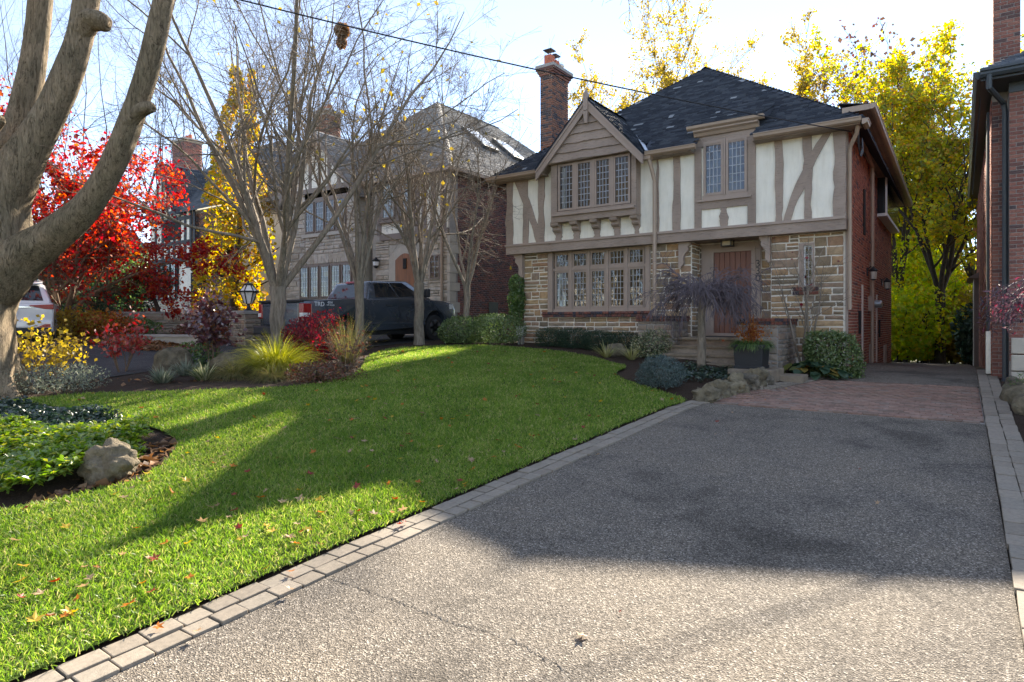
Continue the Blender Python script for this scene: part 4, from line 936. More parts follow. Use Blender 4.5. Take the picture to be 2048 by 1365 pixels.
# stone ground floor ---------------------------------------------------
BWX0, BWX1 = FX(1097, YS), FX(1301, YS); BWZ0, BWZ1 = FZ(1200, 623.5, YS), ZB0 + .0
RX0, RX1 = FX(1383, YS), FX(1542, YS)                                       # porch recess
NX0, NX1 = FX(1598, YS), FX(1629, YS); NZ0, NZ1 = FZ(1614, 574, YS), FZ(1614, 486, YS)
FLOOR = H - .37                                                             # porch floor
wallm = MB(); wallrects(wallm, BX, BXR, ZG, ZB0 + .03, [(BWX0, BWX1, BWZ0, BWZ1 + .1), (RX0, RX1, FLOOR - .2, ZB0 + .1), (NX0, NX1, NZ0, NZ1)], YS, YS + .25)
swall = wallm.build('stone_wall', 'mortar', house)
T_ = ZB0 - .0
ns = stones(swall, [(BX, BWX0 - .01, ZG + .1, T_), (BWX0, BWX1 - .0, ZG + .1, BWZ0 - .16), (BWX1, FX(1361, YS), BWZ0 - .16, T_), (BWX1, RX0, ZG + .1, BWZ0 - .16), (FX(1361, YS), RX0, BWZ0 - .16, T_),
               (RX1, NX0, NZ0 - .19, T_), (NX0, NX1, NZ1 + .0, T_), (NX1, BXR, NZ0 - .19, T_), (RX1, BXR, ZG + .25, NZ0 - .19)], YS, seed=11, wmin=.2, wmax=.58, hmin=.11, hmax=.26)
YD = YS + .62                                                               # plane of the door
MB().box(RX0 - .3, YS + .251, FLOOR - .3, RX0 - .0, YD, ZB0).build('porch_side_wall', 'mortar', house)
stones(swall, [(.02, .60, FLOOR, T_)], 0, seed=12, U=(0, 1, 0), N=(1, 0, 0), origin=(RX0, YS, 0), wmin=.25)
MB().box(RX1, YS + .251, FLOOR - .3, RX1 + .2, YD, ZB0).build('porch_side_wall', 'mortar', house)
MB().box(RX0 - .3, YD + .002, FLOOR - .3, RX1 + .5, YD + .2, ZB0 + .02).build('porch_back_wall', 'mortar', house)
dx0, dx1 = FX(1404, YD), FX(1522.5, YD)
stones(swall, [(RX0, dx0, FLOOR, T_), (dx1, dx1 + .55, FLOOR, T_)], YD, seed=13, wmin=.15, wmax=.35)
# brackets beside the porch and at the left corner
def scroll(x0, w, z0, z1, y, dirn, th=.14):
    prof = [(0, 0), (0, 1), (1.0, 1), (1.04, .93), (.92, .86), (.80, .84), (.86, .76), (.84, .66), (.62, .58), (.48, .48), (.42, .34), (.46, .20), (.36, .10), (.22, .06), (.20, 0)]
    MB().prism([(x0 + dirn * p[0] * w, y - th, z0 + p[1] * (z1 - z0)) for p in prof], (0, th + .02, 0)).build('bracket', 'trim', house)
scroll(FX(1360.5, YS), FX(1383, YS) - FX(1360.5, YS), FZ(1370, 537, YS), ZB0, YS, 1)
scroll(FX(1542.5, YS), FX(1542.5, YS) - FX(1521.5, YS), FZ(1535, 526, YS), ZB0, YS, -1)
scroll(FX(1050, YS), .30, FZ(1045, 556, YS), ZB0, YS, -1, .16)
# ground-floor window of five lights with transoms
MB().box(BWX0, YS - .05, BWZ0 - .0, BWX0 + .16, YS + .2, BWZ1).build('window_jamb', 'trim', house)
MB().box(BWX1 - .13, YS - .05, BWZ0, BWX1, YS + .2, BWZ1).build('window_jamb', 'trim', house)
cols5 = [(1114, 1137), (1148.7, 1172.6), (1184.6, 1209), (1222, 1247.6), (1260.5, 1286)]
YW = YS + .06
lz0, lz1 = FZ(1200, 612, YW), FZ(1200, 542.5, YW); tz0, tz1 = FZ(1200, 529, YW), FZ(1200, 505.5, YW)
m = MB()
for a, b in zip(cols5[:-1], cols5[1:]):
    xm = (FX(a[1], YW) + FX(b[0], YW)) / 2; m.box(xm - .045, YW - .06, BWZ0, xm + .045, YW + .05, BWZ1)
m.build('mullion', 'trim', house)
zm = (lz1 + tz0) / 2
for k, (a, b) in enumerate(cols5):
    xa = FX(cols5[k - 1][1] + a, YW * 1.0) if 0 else (FX(a, YW) + FX(cols5[k - 1][1], YW)) / 2 + .046 if k else BWX0 + .161
    xb = (FX(b, YW) + FX(cols5[k + 1][0], YW)) / 2 - .046 if k < 4 else BWX1 - .131
    MB().box(xa, YW - .05, zm - .04, xb, YW + .05, zm + .04).build('transom', 'trim', house); MB().box(xa, YW - .05, BWZ0, xb, YW + .05, lz0 - .065).build('bottom_rail', 'trim', house); MB().box(xa, YW - .05, tz1 + .062, xb, YW + .05, BWZ1).build('head_rail', 'trim', house)
for k, (a, b) in enumerate(cols5):
    leaded(house, 'window', FX(a, YW), FX(b, YW), lz0, lz1, YW, 4, 6, .06, seed=30 + k, tilt=.02)
    leaded(house, 'transom_light', FX(a, YW), FX(b, YW), tz0, tz1, YW, 4, 2, .06, seed=40 + k, oval=k % 2 == 0)
for px0, px1 in ((1113, 1118), (1260, 1264)): MB().box(FX(px0, YW), YW + .14, lz0, FX(px1, YW), YW + .18, lz1).build('curtain', 'curtain', house)
MB().box(BWX0 + .1, YS + .6, BWZ0, BWX1 - .1, YS + .64, BWZ1).build('curtain', 'curtain2', house)
# two courses of sill bricks
sx0, sx1 = FX(1087, YS - .05), FX(1303, YS - .05); me = unit_mesh('chimbrick_obj', .05, 'sill_brick')
MB().box(sx0 + .01, YS - .075, BWZ0 - .16, sx1 - .01, YS + .1, BWZ0 - .004).build('sill', 'greymortar', house)
sill = [o for o in house.children if o.name.startswith('sill')][-1]
n = 36
for r in range(2):
    for k in range(n):
        wd = (sx1 - sx0) / n
        piece('brick', me, (sx0 + (k + .5) * wd, YS - .075 - .025 * r * 0 - .02, BWZ0 - .04 - .078 * (r)), (wd - .010, .06 + .02 * (1 - r), .068), sill, rot=(-.25 * (1 - r), 0, random.gauss(0, .01)))
# narrow window right of the door
nw = MB(); nw.box(NX0, YS - .01, NZ0, NX0 + .10, YS + .15, NZ1).box(NX1 - .045, YS - .01, NZ0, NX1, YS + .15, NZ1).box(NX0 + .10, YS - .01, NZ1 - .06, NX1 - .045, YS + .15, NZ1).box(NX0 + .10, YS - .01, NZ0, NX1 - .045, YS + .15, NZ0 + .03); nw.build('window_jamb', 'trim', house)
leaded(house, 'window', NX0 + .13, NX1 - .07, NZ0 + .06, NZ1 - .09, YS + .08, 2, 5, .03, mat='white', seed=77)
MB().box(FX(1586, YS), YS - .03, NZ0 - .185, FX(1638, YS), YS + .1, NZ0 - .005).build('sill', 'greymortar', house)
sill2 = [o for o in house.children if o.name.startswith('sill')][-1]
for k in range(8):
    wd = (FX(1638, YS) - FX(1586, YS)) / 8; piece('brick', me, (FX(1586, YS) + (k + .5) * wd, YS - .035, NZ0 - .05), (wd - .01, .06, .085), sill2, rot=(-.15, 0, 0))
for k in range(4):
    wd = (FX(1638, YS) - FX(1586, YS)) / 4; piece('brick', me, (FX(1586, YS) + (k + .5) * wd, YS - .035, NZ0 - .145), (wd - .01, .05, .075), sill2)
for k in range(3):
    wd = (NX1 - NX0) / 3
# door -----------------------------------------------------------------
D0, D1 = FX(1429, YD), FX(1504, YD); DZ1 = FZ(1466, 504, YD); DZ0 = FLOOR + .09
m = MB(); m.box(dx0, YD - .05, FLOOR, D0 - .10, YD + .01, ZB0 - .02); m.box(D1 + .10, YD - .05, FLOOR, dx1, YD + .01, ZB0 - .02); m.box(D0 - .10, YD - .05, DZ1 + .10, D1 + .10, YD + .01, ZB0 - .02); m.build('door_casing', 'trim', house)
m = MB(); m.box(D0 - .10, YD - .07, FLOOR, D0, YD + .03, DZ1 + .10); m.box(D1, YD - .07, FLOOR, D1 + .10, YD + .03, DZ1 + .10); m.box(D0, YD - .07, DZ1, D1, YD + .03, DZ1 + .10); m.box(D0, YD - .09, FLOOR, D1, YD + .03, DZ0); m.build('door_frame', 'trim', house)
door = MB().box(D0, YD - .005, DZ0, D1, YD + .02, DZ1).build('door', 'door', house, label='rust red plank front door')
npk = 7
for k in range(npk):
    wd = (D1 - D0) / npk; MB().box(D0 + k * wd + .006, YD - .030, DZ0 + .005, D0 + (k + 1) * wd - .006, YD - .004, DZ1 - .005).build('plank', 'door', door, bevel=.004)
MB().box(D0 + .42, YD - .045, DZ0 + .48, D0 + .74, YD - .031, DZ0 + .525).build('mail_slot', 'black', door)
MB().tube([(D1 - .09, YD - .06, DZ0 + .85), (D1 - .09, YD - .09, DZ0 + .95), (D1 - .09, YD - .06, DZ0 + 1.05)], .012, 6).build('handle', 'black', door)
MB().box(D0 + .45, YD - .045, DZ0 + 1.40, D0 + .68, YD - .031, DZ0 + 1.44).build('door_knocker', 'bronze', door)
MB().box(D0 - .1, YD - .75, FLOOR + .004, D1 - .05, YD - .15, FLOOR + .02).build('doormat', 'black', None, label='dark doormat on the porch before the rust red door', cat='doormat')
for k, ch in enumerate('330'):
    p = W(1516, 528 + 14.5 * k, YD - .055)
    text_mesh(ch, .25, .008, 'black', 'house_number', house, Matrix.Translation(p) @ Matrix.Rotation(R(90), 4, 'X'))
# porch ceiling light
pl = W(1455, 484, YD - .4); lamp = thing('porch_light', pl, 'dark box porch lantern under the beam above the front door', 'light')
m = MB(); m.box(pl.x - .14, pl.y - .14, pl.z + .02, pl.x + .14, pl.y + .14, pl.z + .07)
for sx in (-1, 1):
    for sy in (-1, 1): m.box(pl.x + sx * .12 - .01, pl.y + sy * .12 - .01, pl.z - .10, pl.x + sx * .12 + .01, pl.y + sy * .12 + .01, pl.z + .02)
m.box(pl.x - .135, pl.y - .135, pl.z - .115, pl.x + .135, pl.y + .135, pl.z - .10); m.tube([(pl.x, pl.y, pl.z + .06), (pl.x, pl.y, ZB0 + .03)], .02, 6); m.build('frame', 'black', lamp)
MB().box(pl.x - .10, pl.y - .10, pl.z - .095, pl.x + .10, pl.y + .10, pl.z + .015).build('shade', simple('amber_glass', (.42, .34, .2), .3, .2, 9, 0), lamp)
# porch floor, steps, low piers ------------------------------------------
SX0, SX1 = FX(1330, 14.6), FX(1482, 14.6)
stp = thing('entrance_steps', ((SX0 + SX1) / 2, 14.3, gzf(-5, 14.2)), 'brown sandstone entrance steps between low stone piers', 'steps')
MB().box(RX0 - .32, YS - .72, FLOOR - .6, RX1 + .1, YD + .1, FLOOR - .06).build('porch_base', 'greystone', stp)
for (a, b) in ((RX0 - .35, (RX0 + RX1) / 2), ((RX0 + RX1) / 2 + .008, RX1 + .12)): MB().box(a, YS - .80, FLOOR - .06, b, YD, FLOOR).build('slab', 'steps', stp, bevel=.012)
for k in range(1, 4):
    y0 = 15.22 - .36 * k; zt = FLOOR - .185 * k
    MB().box(SX0, y0 + .04, zt - .8, SX1, y0 + .55, zt - .065).build('riser', 'greystone', stp)
    xs = [SX0 - .03, SX0 + (SX1 - SX0) * random.uniform(.4, .6), SX1 + .03]
    for a, b in zip(xs[:-1], xs[1:]): MB().box(a + .004, y0, zt - .065, b - .004, y0 + .42, zt).build('tread', 'steps', stp, bevel=.012)
def pier(x0, x1, y0, y1, z0, z1, label, seed):
    t = thing('stone_pier', ((x0 + x1) / 2, (y0 + y1) / 2, z0), label, 'pier', 'low piers beside the entrance steps')
    b = MB().box(x0, y0, z0, x1, y1, z1 - .14).build('wall', 'greymortar', t)
    stones(b, [(x0, x1, z0, z1 - .15)], y0, 'greystone', seed=seed, hmin=.08, hmax=.19, wmin=.14, wmax=.42)
    stones(b, [(0, y1 - y0, z0, z1 - .15)], 0, 'greystone', seed=seed + 1, hmin=.08, hmax=.19, wmin=.12, wmax=.32, U=(0, 1, 0), N=(1, 0, 0), origin=(x1, y0, 0))
    cp = MB().box(x0 - .02, y0 - .02, z1 - .14, x1 + .02, y1, z1 - .005).build('coping', 'greymortar', t); me = unit_mesh('chimbrick_obj', .05, 'sill_brick')
    n = int((x1 - x0 + .08) / .085)
    for r in range(2):
        for k in range(n): wd = (x1 - x0 + .08) / n; piece('brick', me, (x0 - .04 + (k + .5) * wd, y0 + .04 - .02 * r, z1 - .107 + .073 * r), (wd - .009, .18, .066), cp)
        n2 = int((y1 - y0) / .11)
        for k in range(n2): wd = (y1 - y0 - .14) / n2; piece('brick', me, (x1 - .045 + .02 * r, y0 + .14 + (k + .5) * wd, z1 - .107 + .073 * r), (.17, wd - .009, .066), cp)
YP = 14.95
pier(FX(1276, YP), FX(1346, YP), YP, YS - .03, gzf(-6, YP) - .05, FZ(1310, 632, YP), 'low brown stone pier with brick coping left of the entrance steps', 21)
YP2 = 14.25
pier(FX(1478, YP2), FX(1556, YP2), YP2, YS - .03, gzf(-3.4, YP2) - .1, FZ(1515, 637, YP2), 'low brown stone pier with brick coping behind the black planter', 25)
# brick side wall -------------------------------------------------------
sw = MB().box(XR - .25, YS + .001, ZG - .6, XR - .035, YB, ZE + .3).build('brick_side_wall', 'mortar', house)
def sY(px): r = ray(px, 0); return (XR) / r[0] * r[1]
WIN = [(sY(1728), sY(1732), FZ(1730, 450, sY(1730)), FZ(1730, 370, sY(1730)))]
brick_stuff('bricks', 'brick', sw, (XR - .035, YS + .03, ZG - .6), (0, 1, 0), (1, 0, 0), YB - YS - .06, ZE + .8 - ZG, excl=[])
# corner board and downpipe at the right end of the front
MB().box(XR - .03, YU + .23, ZG, XR + .02, YS + .06, ZE + .1).build('corner_board', 'trim', house)
dp = MB().tube([(XR + .07, YU + .12, ZE - 4.05 + 0), (XR + .07, YU + .12, ZE - .55), (XR + .09, YU + .08, ZE - .42), (XR + .24, YU - .16, ZE - .22), (XR + .27, YU - .22, ZE - .10), (XR + .27, YU - .24, ZE + .05)], .045, 8)
dp.build('downpipe', 'gutter', house, smooth=True)
# side fittings: pipes, vents, slits, lanterns
def side_item(px, py, dx=0): y = sY(px); return Vector((XR - .03 + dx, y, FZ(px, py, y)))
a = side_item(1741, 316); MB().tube([side_item(1712, 262, .10) , side_item(1726, 300, .10), side_item(1739, 335, .10), side_item(1739.5, 480, .10), side_item(1739, 725, .10)], .05, 8).build('downpipe', 'gutter', house, smooth=True)
for px, p0, p1, w_ in ((1745, 335, 420, .3), (1742.5, 525, 600, .25), (1726, 570, 728, .12), (1754, 590, 724, .12)):
    y = sY(px); m = MB(); m.box(XR - .04, y - w_ / 2, FZ(px, p1, y), XR + .012, y + w_ / 2, FZ(px, p0, y)); m.build('pipe' if w_ < .2 else 'window_reveal', 'pinktrim', house)
for px, p0, p1 in ((1743, 688, 732), (1771, 690, 726)):
    y = sY(px); m = MB(); m.box(XR - .04, y - .35, FZ(px, p1, y), XR + .006, y + .35, FZ(px, p0, y)); m.build('basement_window', 'pinktrim', house)
for px, p0, p1 in ((1730, 380, 470), (1721, 622, 668), (1760, 640, 675)):
    y = sY(px); m = MB(); m.box(XR - .04, y - .14, FZ(px, p1, y), XR + .004, y + .14, FZ(px, p0, y)); m.build('slit_window', 'dark', house)
b_ = side_item(1740, 608); MB().box(b_.x - .01, b_.y - .16, b_.z - .2, b_.x + .13, b_.y + .1, b_.z + .2).build('meter_box', 'trim', house)
MB().lathe((b_.x + .05, b_.y + .45, b_.z), [(.11, 0), (.11, .2), (.09, .24)], 12, 'X').build('gas_meter', 'steel', house)
for i, (px, py) in enumerate(((1736, 545), (1765, 566))):
    p = side_item(px, py); t = thing('wall_lantern', p, ('black wall lantern beside the downpipe on the brick side wall' if i == 0 else 'black wall lantern farther along the brick side wall, past the meter'), 'lantern')
    m = MB(); m.box(p.x - .01, p.y - .05, p.z - .1, p.x + .03, p.y + .05, p.z + .12); m.tube([(p.x, p.y, p.z + .05), (p.x + .1, p.y, p.z + .16), (p.x + .16, p.y, p.z + .12)], .012, 6)
    m.lathe((p.x + .16, p.y, p.z - .2), [(.03, -.03), (.07, 0), (.09, .22), (.12, .24), (.03, .33), (.015, .36)], 6); m.build('frame', 'black', t)
    MB().lathe((p.x + .16, p.y, p.z - .19), [(.075, 0.0), (.094, .2)], 6).build('pane', simple('frosted_glass_%d' % i, (.5, .48, .42), .3, .1, 9, 0), t)
# bay window high on the side wall
y0, y1 = sY(1756.5), sY(1784) - .1; z0, z1 = FZ(1770, 452, (y0 + y1) / 2), FZ(1770, 372, (y0 + y1) / 2)
bay = MB().box(XR - .05, y0, z0, XR + .24, y0 + .07, z0 + .09).box(XR + .19, y0, z0 + .09, XR + .24, y0 + .07, z1 - .09).box(XR - .05, y0, z1 - .09, XR + .24, y0 + .07, z1).box(XR - .05, y0 + .07, z0, XR + .24, y1, z0 + .09).box(XR - .05, y0 + .07, z1 - .09, XR + .24, y1, z1).build('bay_window', 'white', house)
MB().box(XR - .03, y0 + .02, z0 + .09, XR + .19, y0 + .05, z1 - .09).build('pane', simple('dark_window_glass', (.02, .03, .035), .05, .1, 2, 0, spec=.8), bay)
MB().box(XR + .205, y0 + .1, z0 + .09, XR + .225, y1 - .1, z1 - .09).build('pane', M['glass'], bay)
# roof -------------------------------------------------------------------
EX0, EX1, EY0, EY1, EZ = -11.75, -1.72, 15.36, 27.85, H + 4.38
RXc = (EX0 + EX1) / 2; hw_ = (EX1 - EX0) / 2; RZ = H + 8.22; RY0, RY1 = EY0 + hw_ + .02, EY1 - hw_
def roof_base(parent, name, planes, mat, th=.05):
    mb = MB()
    for pl_ in planes: mb.prism(pl_, (0, 0, -th))
    return mb.build(name, mat, parent)
pf = [(EX0, EY0, EZ), (EX1, EY0, EZ), (RXc, RY0, RZ), (RXc, RY0, RZ)]
pr = [(EX1, EY0, EZ), (EX1, EY1, EZ), (RXc, RY1, RZ), (RXc, RY0, RZ)]
pl2 = [(EX0, EY1, EZ), (EX0, EY0, EZ), (RXc, RY0, RZ), (RXc, RY1, RZ)]
pb = [(EX1, EY1, EZ), (EX0, EY1, EZ), (RXc, RY1, RZ), (RXc, RY1, RZ)]
_sl = (RZ - EZ) / (RY0 - EY0); _na, _nb, _ny = fL.x + .12, fR.x - .12, EY0 + .62
_da, _db, _dy = cx0 + .16, cx1 - .16, YU + .22
def _on(x, y): return (x, y, EZ + _sl * (y - EY0))
rb = MB(); rb.prism([_on(EX0, EY0), _on(_na, EY0), _on(_na, _ny), _on(_nb, _ny), _on(_nb, EY0), _on(_da, EY0), _on(_da, _dy), _on(_db, _dy), _on(_db, EY0), _on(EX1, EY0), (RXc, RY0, RZ)], (0, 0, -.06)); rb.prism(pr, (0, 0, -.06)); rb.prism(pl2, (0, 0, -.06)); rb.prism(pb[:3], (0, 0, -.06))
rgx0, rgx1 = fL.x - .06, fR.x + .06; gr = gzA + .03; rzg = fz + .13 + .02
ym = EY0 + (gr - EZ) / ((RZ - EZ) / hw_) + .15
roof = rb.build('roof', 'roof', house)
acc = [[], 0, []]
for p in (pf, pr, pl2, DORM): shingle_plane(acc, *p, course=.145)
_V = acc[0]; acc[2] = [f for f in acc[2] if not (((_na < _V[f[0]][0] < _nb and _V[f[0]][1] < _ny) or (_da < _V[f[0]][0] and _V[f[1]][0] < _db and _V[f[0]][1] < _dy)) and abs(_V[f[0]][2] - (EZ + _sl * (_V[f[0]][1] - EY0))) < .08)]
shingle_plane(acc, (gx + hw, YV - .04, fz + .14), (gx + hw, EY0 + .25, fz + .14), (gx, ym, gr), (gx, YV - .04, gr), course=.145)
shingle_plane(acc, (gx - hw, EY0 + .25, fz + .14), (gx - hw, YV - .04, fz + .14), (gx, YV - .04, gr), (gx, ym, gr), course=.145)
np_obj('shingles', np.array(acc[0]), np.array(acc[2]), 'roof', roof, kind='stuff')
g2b = MB(); g2b.prism([(gx + hw, YV - .03, fz + .13), (gx + hw, EY0 + .25, fz + .13), (gx, ym, gr - .01), (gx, YV - .03, gr - .01)], (0, 0, -.04)); g2b.prism([(gx - hw, YV - .03, fz + .13), (gx, YV - .03, gr - .01), (gx, ym, gr - .01), (gx - hw, EY0 + .25, fz + .13)], (0, 0, -.04)); g2b.build('gable_roof', 'roof', roof)
# ridge and hip caps
def caps(parent, a, b, w=.13, L=.30, mat='roof'):
    a = Vector(a); b = Vector(b); n = max(1, int((b - a).length / L)); m_ = MB()
    t = (b - a).normalized(); s_ = t.cross(Vector((0, 0, 1))).normalized(); u = s_.cross(t)
    for k in range(n):
        p = a + (b - a) * (k / n); q = a + (b - a) * ((k + 1.12) / n); l0 = u * (.012); l1 = u * .035
        m_.poly([p + l1, p + l1 - u * .07 + s_ * w, p + l1 - u * .07 - s_ * w, q + l0, q + l0 - u * .07 + s_ * w, q + l0 - u * .07 - s_ * w], [(0, 1, 4, 3), (0, 3, 5, 2), (0, 2, 1)])
    return m_.build('ridge_tiles', mat, parent, kind='stuff')
caps(roof, (EX1, EY0, EZ), (RXc, RY0, RZ)); caps(roof, (EX0, EY0, EZ), (RXc, RY0, RZ)); caps(roof, (RXc, RY1, RZ), (RXc, RY0 - .1, RZ)); caps(roof, (gx, YV, gr), (gx, ym - .3, gr))
# valley flashing beside the gable
MB().beam((gx + hw + .02, EY0 + .05, fz + .22), (gx + .28, ym - .3, gr - .20), .10, .02, (0.5, -.4, .8)).build('flashing', 'steel', roof)
# gutters: front in three runs, side run with its raised return
def gutter(a, b, name='gutter'):
    a = Vector(a); b = Vector(b); t = (b - a).normalized(); s_ = t.cross(Vector((0, 0, 1))).normalized()
    prof = [(0, 0), (.05, -.0), (.10, .03), (.11, .08), (.125, .10), (.125, .115), (.0, .115)]
    MB().prism([a + s_ * p[0] + Vector((0, 0, p[1])) for p in prof], b - a).build(name, 'gutter', house)
gzz = EZ - .11
gutter((EX0 - .05, EY0 + .02, gzz), (fL.x + .05, EY0 + .02, gzz)); gutter((fR.x + .02, EY0 + .02, gzz), (FX(1392, EY0), EY0 + .02, gzz)); gutter((FX(1508, EY0), EY0 + .02, gzz), (EX1 - .02, EY0 + .02, gzz))
gutter((EX1 - .01, EY0 - .05, gzz - .05), (EX1 - .01, EY0 + .45, gzz - .05))
MB().box(EX0, EY0 + .03, gzz - .02, fL.x + .1, YU + .02, gzz + .02).build('soffit', 'timber', house); MB().box(fR.x - .1, EY0 + .03, gzz - .02, FX(1390, YU), YU + .02, gzz + .02).build('soffit', 'timber', house); MB().box(FX(1512, YU), EY0 + .03, gzz - .02, EX1 - .05, YU + .02, gzz + .02).build('soffit', 'timber', house)
MB().box(OX0 - .05, YU - .45, gz1 + .075, OX1 + .05, YO + .01, gz1 + .10).build('soffit', 'timber', house)
# the deep side eave: fascia, gutter, boarded soffit
SX = -1.60; sz0 = W(1737, 207, 15.7).z - .13
m = MB(); m.prism([(SX - .55, 15.62, sz0 - .02), (SX, 15.62, sz0 - .02), (SX, 15.62, sz0 + .10), (SX - .55, 15.62, sz0 + .10)], (0, .08, 0)); m.build('eave_return', 'gutter', house)
gutter((SX - .01, 15.60, sz0 - .02), (SX - .01, EY1 + .2, sz0 - .30), 'side_gutter')
MB().prism([(SX, 15.62, sz0 + .085), (SX - .62, 15.62, sz0 + .20), (SX - .62, EY1 + .2, sz0 - .05), (SX, EY1 + .2, sz0 - .195)], (0, 0, .02)).build('side_roof_edge', 'roof', house)
for k in range(6):
    xa = SX - .02 - k * .085; MB().prism([(xa, 15.72, sz0 - .0), (xa - .08, 15.72, sz0 - .0), (xa - .08, EY1 + .15, sz0 - .28), (xa, EY1 + .15, sz0 - .28)], (0, 0, .02)).build('soffit_board', 'timber', house)
MB().box(SX - .50, 15.75, ZE - .2, XR - .03, EY1, sz0 - .3).build('eave_wall', 'brick', house) if False else None
# downpipe in the angle of the gable, with its hopper
gp = W(1294, 312, YU - .35)
MB().hexa([(gp.x - .09, gp.y - .08, gp.z - .10), (gp.x + .12, gp.y - .08, gp.z - .10), (gp.x + .12, gp.y + .1, gp.z - .10), (gp.x - .09, gp.y + .1, gp.z - .10), (gp.x - .13, gp.y - .1, gp.z + .06), (gp.x + .14, gp.y - .1, gp.z + .06), (gp.x + .14, gp.y + .12, gp.z + .06), (gp.x - .13, gp.y + .12, gp.z + .06)]).build('hopper', 'gutter', house)
dxp = FX(1309.5, YU - .12); m = MB(); m.tube([(gp.x + .05, gp.y, gp.z - .08), (gp.x + .08, gp.y + .02, gp.z - .2), (dxp, YU - .13, gp.z - .62), (dxp, YU - .13, gp.z - .75), (dxp, YU - .13, FZ(1309, 632, YU - .13))], .055, 8); m.build('downpipe', 'gutter', house, smooth=True)
# chimney ------------------------------------------------------------------
cx0 = FX(1081, 18.2); CY0 = 18.2; cx1 = FX(1104.5, CY0); CY1 = 19.25
ctop = FZ(1081, 134, CY0)
ch = MB().box(cx0, CY0, ZE - 1, cx1, CY1, ctop - .05).build('chimney', 'greymortar', house)
b1 = brick_stuff('bricks', 'chimbrick', ch, (cx0, CY0, ZE - .2), (1, 0, 0), (0, -1, 0), cx1 - cx0, ctop - ZE - .1); b2 = brick_stuff('bricks', 'chimbrick', ch, (cx1, CY0, ZE - .2), (0, 1, 0), (1, 0, 0), CY1 - CY0, ctop - ZE - .1)
for k, (o_, h0) in enumerate(((.04, .34), (.08, .26), (.12, .18))):
    MB().box(cx0 - o_, CY0 - o_, ctop - h0, cx1 + o_, CY1 + o_, ctop - h0 + .078).build('corbel_course', 'brick_obj', ch)
MB().box(cx0 - .13, CY0 - .13, ctop - .10, cx1 + .13, CY1 + .13, ctop).build('chimney_cap', 'concrete', ch)
for k, (fy, hh, ww) in enumerate(((.20, .38, .13), (.52, .30, .13), (.85, .20, .11))):
    x = (cx0 + cx1) / 2; y = CY0 + fy; p = MB()
    if k < 2:
        MB().box(x - ww, y - ww, ctop, x + ww, y + ww, ctop + hh).build('flue', 'terracotta', ch)
        m = MB(); 
        for sx in (-1, 1):
            for sy in (-1, 1): m.tube([(x + sx * .11, y + sy * .11, ctop + hh), (x + sx * .11, y + sy * .11, ctop + hh + .16)], .008, 4)
        m.box(x - .16, y - .16, ctop + hh + .16, x + .16, y + .16, ctop + hh + .19); m.build('flue_cap', 'black', ch)
    else:
        MB().lathe((x, y, ctop), [(.13, 0), (.12, .2), (.17, .22), (.17, .27), (.05, .30)], 12).build('flue', 'steel', ch)
# looped service cables at the corner
cb = W(1712, 270, YU + .3); m = MB()
for s_ in range(3):
    m.tube([(cb.x + .06, cb.y - .2 + .1 * s_, cb.z + .05), (cb.x + .06, cb.y - .12 + .1 * s_, cb.z - .3), (cb.x + .07, cb.y + .05 + .1 * s_, cb.z - .45), (cb.x + .08, cb.y + .35 + .1 * s_, cb.z - .25), (cb.x + .06, cb.y + .5 + .06 * s_, cb.z + .05)], .012, 5)
m.build('service_cable', 'black', house)
# overhead service wire, with its pole out in the street
wp0 = Vector((-18.0, -3.2, H + 7.7)); wp1 = W(1703, 264, YU - .06); pts = []
for k in range(41):
    t = k / 40; p = wp0.lerp(wp1, t); p.z -= .75 * 4 * t * (1 - t) * .6; pts.append(p)
MB().tube(pts, .014, 6).build('service_wire', 'black', None, label='black overhead service wire sagging to the corner of the house', cat='wire')
m = MB(); m.tube([(wp0.x, wp0.y, gzf(-18, -3.2) - .1), (wp0.x, wp0.y, wp0.z + 1.2)], [.16, .12], 10); m.build('utility_pole', 'bark', None, label='wooden utility pole at the street end of the service wire', cat='pole')
# ------------------------------------------------------------ neighbouring houses
M['beigestone'] = pieces('beige_grey_stone', [(0, (0.31, 0.26, 0.20)), (0.35, (0.43, 0.365, 0.285)), (0.7, (0.50, 0.435, 0.355)), (1, (0.38, 0.345, 0.30))], 0.9, 5.0, 0.6, 30.0)
M['ashlar'] = simple('pale_limestone', (0.46, 0.41, 0.34), .9, .1, 4, .3, 40)
M['beigemortar'] = simple('beige_mortar', (0.40, 0.36, 0.30), 0.95, 0.1, 9.0, 0.5, 60.0)
M['brownpaint'] = simple('grey_brown_paint', (0.21, 0.165, 0.135), .6, .08, 3, .1)
M['blackpaint'] = simple('black_painted_timber', (0.02, 0.02, 0.024), .6, .2, 5, .3, 30)
M['skylight'] = simple('skylight_glass', (.75, .78, .8), .08, .02, 2, 0, spec=1.0)
YN = 17.6; NXR = FX(897, YN); NXL = -25.0; NZG = gzf(-18, YN) - .3; NEZ = FZ(905, 330, YN - .4)
nb = thing('stone_house', ((NXL + NXR) / 2, YN + 6, NZG), 'beige stone house with steep gable and grey roof behind the pickup', 'house')
YWg = 17.1; wx0, wx1 = FX(575, YWg), FX(733, YWg); gax, gaz = FX(640, YWg), FZ(640, 268, YWg)
gfz = FZ(716, 382, YWg); ghw = FX(716, YWg) - gax
MB().box(NXL, YN + .5, NZG, NXR - .02, YN + 11, NEZ).build('core', 'dark', nb)
NW = []   # window openings (x0,x1,z0,z1)
bzN = FZ(800, 478, YN)
m = MB(); m.box(wx1 - .2, YN, NZG, NXR, YN + .45, NEZ + .1); nwall = m.build('stone_wall', 'beigemortar', nb)
